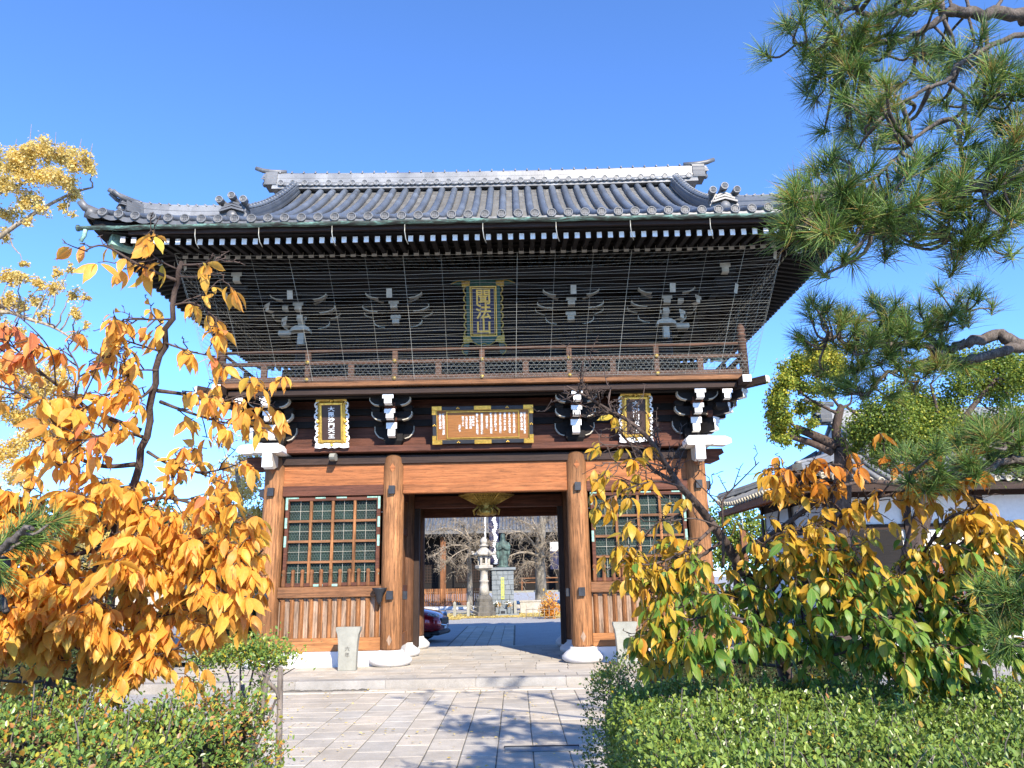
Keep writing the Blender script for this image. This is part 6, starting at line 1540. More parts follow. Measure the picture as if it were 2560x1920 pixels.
for pts, r0, r1 in (([(520, 1640, 4.5), (548, 1590, 4.5), (566, 1540, 4.5), (572, 1480, 4.5), (578, 1458, 4.5)], .026, .018), ([(548, 1590, 4.5), (536, 1570, 4.5), (528, 1530, 4.5), (524, 1480, 4.5)], .02, .012), ([(556, 1640, 4.55), (540, 1600, 4.5)], .02, .02), ([(575, 1470, 4.5), (596, 1490, 4.5), (602, 1510, 4.5)], .014, .008)):
    P = smoothpath([at(*q) for q in pts], 5); limb(m, P, r0, r1, 7)
for x, y in ((520, 1640), (556, 1640)):
    a = at(x, y, 4.5); limb(m, [b + np.array([(x - 540) * .002, 0, 0]), (a + b) / 2 + np.array([.02, 0, 0]), a], .03, .024, 7)
for k in range(26):
    p = at(572 + rng.normal() * 8, 1462, 4.5 + rng.normal() * .02); m.tube(wiggle_path(at(576, 1470, 4.5), p + np.array([0, 0, rng.uniform(0, .03)]), 3, .1), [.006, .005, .004, .003], 4)
m.build('trunk', 'greybark', t_)
b = at_ground(600, 1640, 4.7); tp = at(606, 1442, 4.7)
t_ = thing('wooden_stake', 'weathered wooden stake standing at the left edge of the walk', 'stake', tuple(b)); m = MB(); m.tube(smoothpath([b, (b + tp) / 2 + np.array([.012, 0, 0]), tp], 4), [.022, .021, .021, .02, .02, .021, .019, .019, .017], 8); m.build('pole', 'greybark', t_)
b = at_ground(476, 1640, 4.3); tp = at(468, 1500, 4.3)
t_ = thing('wooden_stake', 'short wooden stake at the back of the left hedge', 'stake', tuple(b)); m = MB(); m.tube([b, tp], [.022, .02], 8); m.build('pole', 'greybark', t_)
b = at_ground(2140, 1560, 6.6)
stem_shrub('shrub', 'nearly leafless grey shrub behind the right hedge at the picture edge', b, [[(2060 + 32 * k, 1500, 6.6), (2040 + 36 * k, 1410 - 9 * (k % 3), 6.5)] for k in range(6)], [(2100, 1420, 6.5, .2, .3), (2180, 1440, 6.5, .2, .3)], .04, 'l_hedge', 120, (.6, .2), .012)
sheet('planting_bed', -5.2, -1.95, -15.6, -8.2, GZ + .004, 'soil'); sheet('planting_bed', 1.25, 6.5, -15.6, -8.9, GZ + .006, 'soil')

# ---------------------------------------------------------------- fallen leaves
pos = []; 
for k in range(230): pos.append((rng.uniform(-3.6, 1.2), rng.uniform(-9.5, -2.6), GZ + .02))
pos = np.array(pos); N = len(pos); d = rdir(N); d[:, 2] *= .15; nn = rdir(N) * .25; nn[:, 2] = 1
V, F, A = small_leaf_geo(pos, d, nn, rng.uniform(.03, .06, N), rng.uniform(.2, .8, N), .6); fast_mesh('fallen_leaves', V, F, 'l_ginkgo', None, A, kind='stuff')
pos = np.stack([rng.uniform(-9, 9, 26000), 23.4 + np.abs(rng.normal(0, 3.2, 26000)), np.full(26000, BZ + .01)], -1); pos[:, 2] += rng.uniform(0, .02, len(pos)); keep = (pos[:, 1] > 24.6) | (np.abs(pos[:, 0]) > 2.2); pos = pos[keep]; N = len(pos)
d = rdir(N); d[:, 2] *= .2; nn = rdir(N) * .35; nn[:, 2] = 1
V, F, A = small_leaf_geo(pos, d, nn, rng.uniform(.06, .10, N), rng.uniform(.1, .9, N), .8); fast_mesh('leaf_litter', V, F, 'l_ginkgo', None, A, kind='stuff')
# iron drain cover in the walk
p = atz(1170, 1616, GZ); t_ = thing('drain_cover', 'rectangular stone drain lid with iron edge set in the shaded walk', 'drain cover', (p[0], p[1], GZ))
m = MB(); m.box(p[0] - .40, p[0] + .40, p[1] - .19, p[1] + .02, GZ + .004, GZ + .012); m.build('lid', 'bluestone', t_)
m = MB(); m.box(p[0] - .41, p[0] + .41, p[1] + .022, p[1] + .05, GZ + .003, GZ + .02); 
m.build('iron_edge', 'iron', t_)

# ---------------------------------------------------------------- court behind the gate
PY = 27.0; k_ = .00663
def bx_(bx): return (bx - 920) * k_ - .13          # horizontal place of a mark seen through the gate
t_ = thing('statue_pedestal', 'tall grey block pedestal under the bronze monk statue', 'pedestal', (-.13, PY + .6, BZ))
m = MB(); R3 = random.Random(5); z = BZ + .02; rows = 9; hh = 2.36 / rows
for r in range(rows):
    x = -.73 - (0.0 if r % 2 else .12); 
    while x < .46:
        w = R3.uniform(.26, .42); xa, xb = max(x, -.73), min(x + w, .47)
        if xb - xa > .05:
            dz = R3.uniform(0, .03); m.box(xa + .004, xb - .004, PY - dz, PY + .6, z + .004, z + hh - .004)
        x += w
    z += hh
m.build('block_wall', 'bluestone', t_, bevel=.02)
m = MB(); m.box(-.71, .45, PY + .03, PY + 1.15, BZ, BZ + 2.37); m.build('core', 'bluestone', t_)
m = MB(); m.box(-.85, .59, PY - .10, PY + 1.3, BZ + 2.385, BZ + 2.53); m.build('cap', 'bluestone', t_, bevel=.02)
m = MB(); m.box(-1.0, .72, PY - .45, PY + 1.3, BZ - .0, BZ + .10); m.build('plinth', 'bluestone', t_)
m = MB(); m.box(-.23, -.05, PY - .035, PY - .028, BZ + .85, BZ + 2.0); m.build('name_slip', plain('yellow_green_plate', (.42, .46, .10), .7), t_)
letters('聞法上人之像', .15, (-.14, PY - .037, BZ + 1.88), (1, 0, 0), Vector((0, 0, -.18)), 'bluestone', t_, depth=.003)
for sx, xx in ((-1, -.46), (1, .17)):
    v = thing('flower_vase', 'stone vase of flowers on the %s of the statue pedestal foot' % ('left' if sx < 0 else 'right'), 'vase', (xx, PY - .25, BZ + .10), 'flower vases before the statue')
    m = MB(); m.lathe([(.09, BZ + .10), (.11, BZ + .2), (.08, BZ + .38), (.10, BZ + .44)], (xx, PY - .25, 0), 12); m.build('vase', 'bluestone', v)
    for nm, mt, cc in (('flowers', 'chalk', (.0, .1)), ('leaves', 'l_dark', (.0, .05)), ('blossoms', 'l_orange', (.06, .0))):
        q = np.array([xx + cc[0], PY - .25, BZ + .55 + cc[1]]) + rng.normal(size=(60, 3)) * .07; V, F, A = small_leaf_geo(q, rdir(60), rdir(60), np.full(60, .06), np.full(60, .6), .7); fast_mesh(nm, V, F, mt, v, A)
t_ = thing('offering_stone', 'low grey stone offering block with a dark mouth before the statue', 'stone block', (-.13, PY - .3, BZ + .1))
m = MB(); m.box(-.32, .06, PY - .40, PY - .12, BZ + .10, BZ + .34); m.build('block', 'bluestone', t_, bevel=.01); m = MB(); m.box(-.25, -.01, PY - .412, PY - .402, BZ + .12, BZ + .26); m.build('mouth', 'iron', t_)
# bronze monk
SX, SY, SZ = -.10, PY + .45, BZ + 2.53
t_ = thing('statue', 'green bronze standing monk with hood and wide sleeves on the block pedestal', 'statue', (SX, SY, SZ))
m = MB(); n = 40; secs = [(0.0, .27, .22), (.10, .28, .22), (.13, .25, .2), (.30, .255, .2), (.6, .27, .2), (.85, .29, .2), (1.05, .31, .19), (1.22, .31, .18), (1.36, .27, .16), (1.45, .17, .13), (1.50, .10, .10)]
vs = []
for i, (z, a, b_) in enumerate(secs):
    for k in range(n):
        q = 2 * math.pi * k / n; f = 1 + (.055 * math.sin(q * 9 + z * 2) * (1 - z / 1.6) + .02 * math.sin(q * 17)); vs.append((SX + a * f * math.cos(q), SY + b_ * f * math.sin(q), SZ + z))
m.add(vs, [(i * n + k, i * n + (k + 1) % n, (i + 1) * n + (k + 1) % n, (i + 1) * n + k) for i in range(len(secs) - 1) for k in range(n)] + [tuple(range(n - 1, -1, -1)), tuple(range((len(secs) - 1) * n, len(secs) * n))], 0, True)
m.lathe([(.02, 1.44), (.10, 1.46), (.115, 1.58), (.12, 1.66), (.10, 1.75), (.06, 1.80), (.01, 1.82)], (SX, SY - .02, SZ), 16)                              # head
m.lathe([(.19, 1.38), (.155, 1.50), (.145, 1.64), (.13, 1.76), (.08, 1.84), (.01, 1.86)], (SX, SY + .035, SZ), 16)                                        # hood
m.tube([(SX, SY - .12, SZ + 1.62), (SX, SY - .15, SZ + 1.59), (SX, SY - .13, SZ + 1.565)], [.012, .02, .015], 6)                                      # nose
for s in (-1, 1):
    m.tube([(SX + s * .26, SY, SZ + 1.34), (SX + s * .33, SY - .03, SZ + 1.12), (SX + s * .29, SY - .14, SZ + .96), (SX + s * .08, SY - .24, SZ + 1.02)], [.10, .11, .10, .06], 10)
    m.tube([(SX + s * .30, SY - .08, SZ + 1.02), (SX + s * .30, SY - .10, SZ + .72), (SX + s * .27, SY - .10, SZ + .45)], [.11, .10, .03], 8)
    m.tube([(SX + s * .12, SY - .05, SZ + .06), (SX + s * .13, SY - .22, SZ + .05), (SX + s * .14, SY - .30, SZ + .03)], [.07, .07, .04], 8)
    m.tube([(SX + s * .05, SY - .20, SZ + 1.04), (SX, SY - .26, SZ + 1.09), (SX - s * .01, SY - .27, SZ + 1.15)], [.04, .035, .02], 6)                       # joined hands
o = m.build('figure', 'bronze', t_); md = o.modifiers.new('fuse', 'REMESH'); md.mode = 'VOXEL'; md.voxel_size = .018; md.use_smooth_shade = True
m = MB(); m.lathe([(.34, -.0), (.36, .04), (.33, .09)], (SX, SY, SZ - .0), 20); m.build('base', 'bronze', t_)
# stone lantern
LX, LY = -1.12, 26.4
t_ = thing('stone_lantern', 'tall weathered stone lantern standing left of the statue pedestal', 'stone lantern', (LX, LY, BZ))
def lat(name, pr, mat, seg=6, sm=False): m = MB(); m.lathe(pr, (LX, LY, BZ), seg, 0, sm); return m.build(name, mat, t_, bevel=0 if sm else .012)
lat('base', [(.62, 0), (.62, .22), (.55, .24), (.55, .52), (.48, .55), (.48, .78)], 'darkstone'); lat('foot', [(.44, .785), (.45, .9), (.38, 1.0), (.30, 1.1)], 'darkstone', 12)
lat('shaft', [(.28, 1.105), (.24, 1.5), (.21, 1.75), (.25, 1.78), (.25, 1.86), (.20, 1.9), (.20, 2.33), (.24, 2.36)], 'lanternstone', 20, True)
lat('platform', [(.24, 2.365), (.36, 2.42), (.48, 2.5), (.49, 2.64), (.42, 2.66)], 'lanternstone')
m = MB()
for k in range(6):
    a = math.pi / 3 * k; c = Vector((LX + .27 * math.cos(a), LY + .27 * math.sin(a), 0)); m.box(c.x - .06, c.x + .06, c.y - .06, c.y + .06, BZ + 2.665, BZ + 3.13)
m.lathe([(.29, 2.665), (.29, 2.76)], (LX, LY, BZ), 6); m.lathe([(.29, 3.03), (.29, 3.13)], (LX, LY, BZ), 6); m.build('firebox', 'lanternstone', t_)
m = MB(); m.lathe([(.17, 2.76), (.17, 3.03)], (LX, LY, BZ), 6); m.build('fire_chamber', 'darkstone', t_)
m = MB(); m.lathe([(.40, 3.135), (.60, 3.20), (.58, 3.27), (.42, 3.36), (.26, 3.50), (.16, 3.60), (.12, 3.64)], (LX, LY, BZ), 6)
for k in range(6): a = math.pi / 3 * k; m.tube([(LX + .5 * math.cos(a), LY + .5 * math.sin(a), BZ + 3.24), (LX + .62 * math.cos(a), LY + .62 * math.sin(a), BZ + 3.27), (LX + .64 * math.cos(a), LY + .64 * math.sin(a), BZ + 3.37), (LX + .56 * math.cos(a), LY + .56 * math.sin(a), BZ + 3.38)], [.07, .08, .06, .04], 7)
m.build('roof', 'lanternstone', t_); lat('finial', [(.22, 3.645), (.24, 3.72), (.12, 3.76), (.15, 3.82), (.20, 3.92), (.16, 4.05), (.04, 4.16)], 'lanternstone', 16, True)
# low stone posts and rope fence
prev = None
for k, (bxp, yy) in enumerate(((530, 26.6), (643, 26.2), (1020, 26.9))):
    x = bx_(bxp); t_ = thing('stone_post', ('low square stone post, leftmost of the three near the lantern', 'low square stone post between its fellow and the lantern', 'low square stone post right of the statue pedestal')[k], 'post', (x, yy, BZ), 'low stone posts round the monument')
    m = MB(); m.box(x - .075, x + .075, yy - .075, yy + .075, BZ, BZ + .72); m.add([(x - .075, yy - .075, BZ + .721), (x + .075, yy - .075, BZ + .721), (x + .075, yy + .075, BZ + .721), (x - .075, yy + .075, BZ + .721), (x, yy, BZ + .80)], [(0, 1, 4), (1, 2, 4), (2, 3, 4), (3, 0, 4)]); m.build('shaft', 'greystone', t_)
for z in (.22, .55):
    m = MB(); a, c = bx_(530), bx_(643); m.bar((a + .075, 26.58, BZ + z), (c - .075, 26.22, BZ + z), .06, .07); m.build('stone_rail', 'greystone', bpy.data.objects['stone_post'])
t_ = thing('chain', 'sagging iron chain between the stone post and the lantern foot', 'chain', (bx_(740), 26.2, BZ + .4)); m = MB()
for z in (.62, .42, .24): m.tube([(bx_(643) + .08 + (.9) * u, 26.15, BZ + z - .16 * math.sin(math.pi * u)) for u in np.linspace(0, 1, 12)], .014, 5)
m.build('links', 'netwire', t_)
t_ = thing('stone_trough', 'square pale stone basin right of the statue pedestal', 'stone basin', (bx_(1130), 29.5, BZ)); m = MB(); xa, xb = bx_(1045) + .1, bx_(1215) + .25
m.box(xa, xb, 29.2, 30.2, BZ, BZ + .62); m.build('block', 'lanternstone', t_, bevel=.02); m = MB(); m.box(xa - .04, xb + .04, 29.16, 30.24, BZ + .622, BZ + .70); m.build('rim', 'lanternstone', t_, bevel=.015)
# bare trees
def bare_tree(label, root, rr, limbs, nsub, ln, sag=.25):
    t = thing('bare_tree', label, 'tree', tuple(root[0])); m = MB(); limb(m, smoothpath(root, 5), rr[0], rr[1], 10); m.build('trunk', 'ginkgobark', t); c = MB()
    for pts, r0, r1 in limbs:
        P = bpath(pts, 6); limb(c, P, r0, r1, 6)
        for k in range(nsub):
            p, ax = along(P, rng.uniform(.15, .999)); ax = ax / np.linalg.norm(ax); d = ax * rng.uniform(.2, 1) + rdir(1)[0] * .9; d /= np.linalg.norm(d); tp = wiggle_path(p, p + d * ln * rng.uniform(.4, 1.2), 5, .07, sag); c.tube(tp, [.016, .014, .012, .010, .008, .006], 4)
            for j in range(1, 6):
                for _ in range(2):
                    q = d * .5 + rdir(1)[0]; q[2] -= sag * .6; q = q / np.linalg.norm(q) * ln * rng.uniform(.15, .4); c.tube([tp[j], tp[j] + q * .5 + np.array([0, 0, .02]), tp[j] + q], [.009, .007, .005], 4)
    c.build('crown', 'paletwig', t); return t
def zb(bx, by, d): return ((980 + bx / 3.318) / PX, (1200 + by / 3.318) / PX, d)
dT = 46.5; q0 = at(*zb(1240, 1090, dT)); rb = np.array([q0[0], q0[1], BZ])
bare_tree('old furrowed tree with bare pale branches behind the right side of the gate opening', [rb, rb + np.array([0, 0, 1]), at(*zb(1235, 850, dT)), at(*zb(1225, 620, dT)), at(*zb(1240, 450, dT)), at(*zb(1250, 250, dT))], (.42, .22),
    [([zb(1225, 640, dT), zb(1120, 600, dT - 1), zb(1000, 620, dT - 2), zb(920, 680, dT - 2)], .10, .02), ([zb(1225, 620, dT), zb(1150, 500, dT - 1), zb(1060, 430, dT - 2), zb(950, 450, dT - 3)], .10, .02), ([zb(1240, 480, dT), zb(1150, 380, dT), zb(1050, 330, dT - 1), zb(960, 300, dT - 1)], .08, .02), ([zb(1235, 600, dT), zb(1300, 480, dT - 1), zb(1360, 380, dT - 1)], .09, .02), ([zb(1240, 520, dT), zb(1200, 400, dT - 2), zb(1120, 250, dT - 2)], .08, .02), ([zb(1230, 700, dT), zb(1150, 680, dT - 1), zb(1080, 720, dT - 1), zb(1020, 830, dT - 1)], .08, .02), ([zb(1240, 420, dT), zb(1290, 330, dT), zb(1330, 260, dT)], .06, .02), ([zb(1230, 640, dT), zb(1320, 620, dT - 1), zb(1400, 560, dT - 1)], .08, .02)], 26, 1.0)
q0 = at(*zb(560, 1080, dT + 2)); rb = np.array([q0[0] + .6, q0[1] + 1, BZ])
bare_tree('drooping bare tree behind the stone lantern at the left of the gate opening', [rb, rb + np.array([0, 0, 2]), at(*zb(640, 620, dT + 1)), at(*zb(650, 480, dT))], (.2, .10),
    [([zb(645, 560, dT), zb(560, 540, dT - 1), zb(450, 560, dT - 1), zb(340, 640, dT - 2)], .06, .015), ([zb(650, 520, dT), zb(560, 430, dT - 1), zb(450, 400, dT - 1), zb(330, 430, dT - 1)], .06, .015), ([zb(640, 560, dT), zb(520, 620, dT - 2), zb(430, 720, dT - 2)], .05, .015), ([zb(650, 500, dT), zb(700, 420, dT), zb(740, 360, dT)], .05, .015), ([zb(645, 580, dT), zb(620, 640, dT - 2), zb(560, 740, dT - 2)], .05, .015), ([zb(650, 530, dT), zb(720, 520, dT), zb(820, 540, dT)], .05, .015), ([zb(648, 500, dT), zb(600, 400, dT), zb(520, 340, dT)], .05, .015)], 24, .95)
# orange shrub and its little bamboo fence
b = at(*zb(1310, 1130, 38)); b[2] = BZ
def cz(x, y, d): return at(*zb(x, y, d))
t_ = thing('shrub', 'bright orange autumn shrub at the right of the gate opening beside a little bamboo fence', 'shrub', tuple(b)); m = MB(); pos = []
for k in range(16):
    e = cz(rng.uniform(1230, 1420), rng.uniform(930, 1090), 38 + rng.normal() * .4); P = wiggle_path(b, e, 5, .05); m.tube(P, [.02, .017, .014, .011, .008, .005], 5); S = np.array(P)
    for _ in range(60): u = rng.uniform(1.2, 5); i = min(int(u), 4); pos.append(S[i] * (1 - u + i) + S[i + 1] * (u - i) + rng.normal(size=3) * .11)
m.build('stems', 'twig', t_); pos = np.array(pos); N = len(pos); V, F, A = small_leaf_geo(pos, rdir(N), rdir(N), rng.uniform(.09, .15, N), np.clip(rng.normal(.45, .2, N), 0, 1), .55); fast_mesh('foliage', V, F, 'l_orange', t_, A)
t_ = thing('bamboo_fence', 'thin low fence of bamboo sticks in front of the orange shrub', 'fence', tuple(cz(1200, 1130, 38)[:2]) + (BZ,)); xs = [(1115, 37.8), (1170, 37.6), (1225, 37.4), (1265, 37.4), (1305, 37.4), (1350, 37.4), (1400, 37.4)]; pts = []
for i, (xx, dd) in enumerate(xs):
    p = cz(xx, 1130, dd); pts.append(p); m = MB(); m.cyl((p[0], p[1], BZ), (p[0], p[1], BZ + (.62 if i % 2 == 0 else .5)), .016, 6); m.build('stick', 'paletwig', t_)
for z in (.10, .45): m = MB(); m.tube([(p[0], p[1], BZ + z) for p in pts], .012, 6); m.build('rail', 'paletwig', t_)

# main hall across the court
HY = 38.0; zE = aty(*zb(500, 432, 1)[:2], HY)[2]
t_ = thing('main_hall', 'large dark timber hall with blue-grey tiled roof across the court, seen through the gate opening', 'temple hall', (0, HY + 8, BZ))
m = MB(); tb = MB(); HW = 13.0
for i in range(-52, 53):
    x = i * .25; pa = [(x, HY + t, zE + .12 + .5 * t + .035 * t * t) for t in np.linspace(0, 7, 12)]; tb.tube(pa, .062, 6); 
Tt = np.linspace(0, 7, 12); vs = []
for t in Tt: vs += [(-HW, HY + t, zE + .08 + .5 * t + .035 * t * t), (HW, HY + t, zE + .08 + .5 * t + .035 * t * t)]
m.add(vs, [(2 * i, 2 * i + 1, 2 * i + 3, 2 * i + 2) for i in range(len(Tt) - 1)]); vs = [(-HW, HY + 14, zE + .08), (HW, HY + 14, zE + .08)] + vs[-2:]; m.add([vs[0], vs[1], vs[3], vs[2]], [(0, 1, 2, 3)])
m.build('roof_slope', 'pan', t_); tb.build('tile_rows', 'tile', t_)
m = MB(); m.box(-HW, HW, HY - .05, HY + .05, zE - .12, zE + .08); m.build('eave_fascia', 'pan', t_); m = MB(); m.box(-HW, HW, HY + .06, HY + 2.8, zE - .2, zE - .1); m.build('soffit', 'black', t_)
m = MB()
for i in range(-60, 61): m.box(i * .21 - .05, i * .21 + .05, HY + .055, HY + 1.2, zE - .32, zE - .205)
m.build('rafter', ['black'], t_, kind='stuff')
m = MB(); m.box(-11.5, 11.5, HY + 2.8, HY + 11, BZ + 1.1, zE - .21); m.build('hall_wall', 'black', t_)
for i in range(-5, 6):
    if abs(i) < 6:
        x = bx_(410) * 1.27 + (i + 1) * 4.2
        m = MB(); m.box(x - .19, x + .19, HY + .5, HY + .88, BZ + .3, zE - .21); m.build('pillar', 'colbrown', t_, bevel=.02); m = MB(); m.box(x - .32, x + .32, HY + .37, HY + 1.0, BZ, BZ + .3); m.build('pillar_base', 'granite', t_, bevel=.02)
for px_ in (-6.5, -2.4, 1.9, 6):
    m = MB()
    for i in range(14): m.box(px_ - 1.3 + i * .2 - .02, px_ - 1.3 + i * .2 + .02, HY + 2.74, HY + 2.80 - .002, 1.6, 4.0)
    for j in range(12): m.box(px_ - 1.35, px_ + 1.35, HY + 2.75, HY + 2.797, 1.6 + j * .2 - .02, 1.6 + j * .2 + .02)
    m.build('lattice_door', 'dark', t_)
m = MB(); m.box(-11.8, 11.8, HY + 1.2, HY + 2.79, BZ + .98, BZ + 1.10); m.build('veranda', 'greystone', t_)
for z in (1.45, 1.75): m = MB(); m.box(.8, 11.5, HY + 1.2, HY + 1.28, z, z + .07); m.build('veranda_rail', 'rail', t_)
for i in range(8): m = MB(); x = 1.0 + i * 1.45; m.box(x - .05, x + .05, HY + 1.19, HY + 1.29, BZ + 1.1, 1.82); m.build('veranda_post', 'rail', t_)
m = MB(); m.box(-12, 12, HY + .2, HY + 2.7, BZ - .1, BZ + .16); m.build('stone_base', 'lanternstone', t_)
t_ = thing('picket_fence', 'brown wooden picket fence in front of the dark hall, left of the lantern', 'fence', (-5, HY - .4, BZ)); m = MB(); fa = bx_(180) * 1.27; fb_ = bx_(745) * 1.25
for z in (.45, 1.0): m.box(fa, fb_, HY - .45, HY - .38, BZ + z, BZ + z + .09)
m.build('rails', 'rail', t_); n = 38
for k in range(n):
    x = fa + (fb_ - fa) * (k + .5) / n; m = MB(); m.box(x - .05, x + .05, HY - .52, HY - .46, BZ + .2, BZ + 1.35); m.build('picket', 'colbrown' if k % 3 else 'batten', t_)
m = MB(); m.box(fa, fb_, HY - .8, HY - .2, BZ, BZ + .2); m.build('kerb', 'granite', t_)
t_ = thing('banner', 'long dark blue banner with white pattern hanging before the hall, above the statue', 'banner', (bx_(845) * 1.15, 33.5, 2)); xb0 = bx_(800) * 1.15; xb1 = bx_(880) * 1.15
za = aty(*zb(840, 230, 1)[:2], 33.5)[2]; zb_ = aty(*zb(840, 700, 1)[:2], 33.5)[2]
m = MB(); n = 16; vs = []
for i in range(n + 1):
    for j in range(6): vs.append((xb0 + (xb1 - xb0) * j / 5, 33.5 + .03 * math.sin(j * 2.1 + i * .4), zb_ + (za - zb_) * i / n))
m.add(vs, [(i * 6 + j, i * 6 + j + 1, i * 6 + 7 + j, i * 6 + 6 + j) for i in range(n) for j in range(5)], 0, True); o = m.build('cloth', 'navy', t_); o.modifiers.new('thick', 'SOLIDIFY').thickness = .01
m = MB(); vs = []
for i in range(61):
    z = zb_ + (za - zb_) * i / 60.5; c = xb0 + (xb1 - xb0) * (.62 + .10 * math.sin(i * .5)); k = 1 if i % 2 else .35
    for y in (33.44, 33.452): vs += [(c - rng.uniform(.06, .17) * k - .02, y, z), (c + rng.uniform(.05, .14) * k + .02, y, z)]
m.add(vs, [f for i in range(60) for f in ((i * 4, i * 4 + 1, i * 4 + 5, i * 4 + 4), (i * 4 + 2, i * 4 + 6, i * 4 + 7, i * 4 + 3), (i * 4, i * 4 + 4, i * 4 + 6, i * 4 + 2), (i * 4 + 1, i * 4 + 3, i * 4 + 7, i * 4 + 5))])
m.build('white_pattern', 'chalk', t_)
m = MB(); m.cyl((xb0 - .25, 33.6, BZ), (xb0 - .25, 33.6, za + 1.5), .05, 8); m.cyl((xb0 - .25, 33.5, za + .02), (xb1 + .05, 33.5, za + .02), .03, 8); m.build('pole', 'chalk', t_)
t_ = thing('banner', 'blue banner with a white top behind the bare tree right of the statue', 'banner', (bx_(1335) * 1.2, 34.5, 1)); xb0 = bx_(1310) * 1.15; xb1 = bx_(1400) * 1.15; z0_ = aty(*zb(1330, 740, 1)[:2], 34.5)[2]; z1_ = aty(*zb(1330, 590, 1)[:2], 34.5)[2]; z2_ = aty(*zb(1330, 515, 1)[:2], 34.5)[2]
m = MB(); m.box(xb0, xb1, 34.5, 34.52, z0_, z1_); m.build('cloth', 'navy', t_); m = MB(); m.box(xb0, xb1, 34.5, 34.52, z1_ + .002, z2_); m.build('white_top', 'chalk', t_)
m = MB(); m.cyl((xb1 + .05, 34.51, BZ), (xb1 + .05, 34.51, z2_ + .3), .04, 8); m.build('pole', 'chalk', t_)

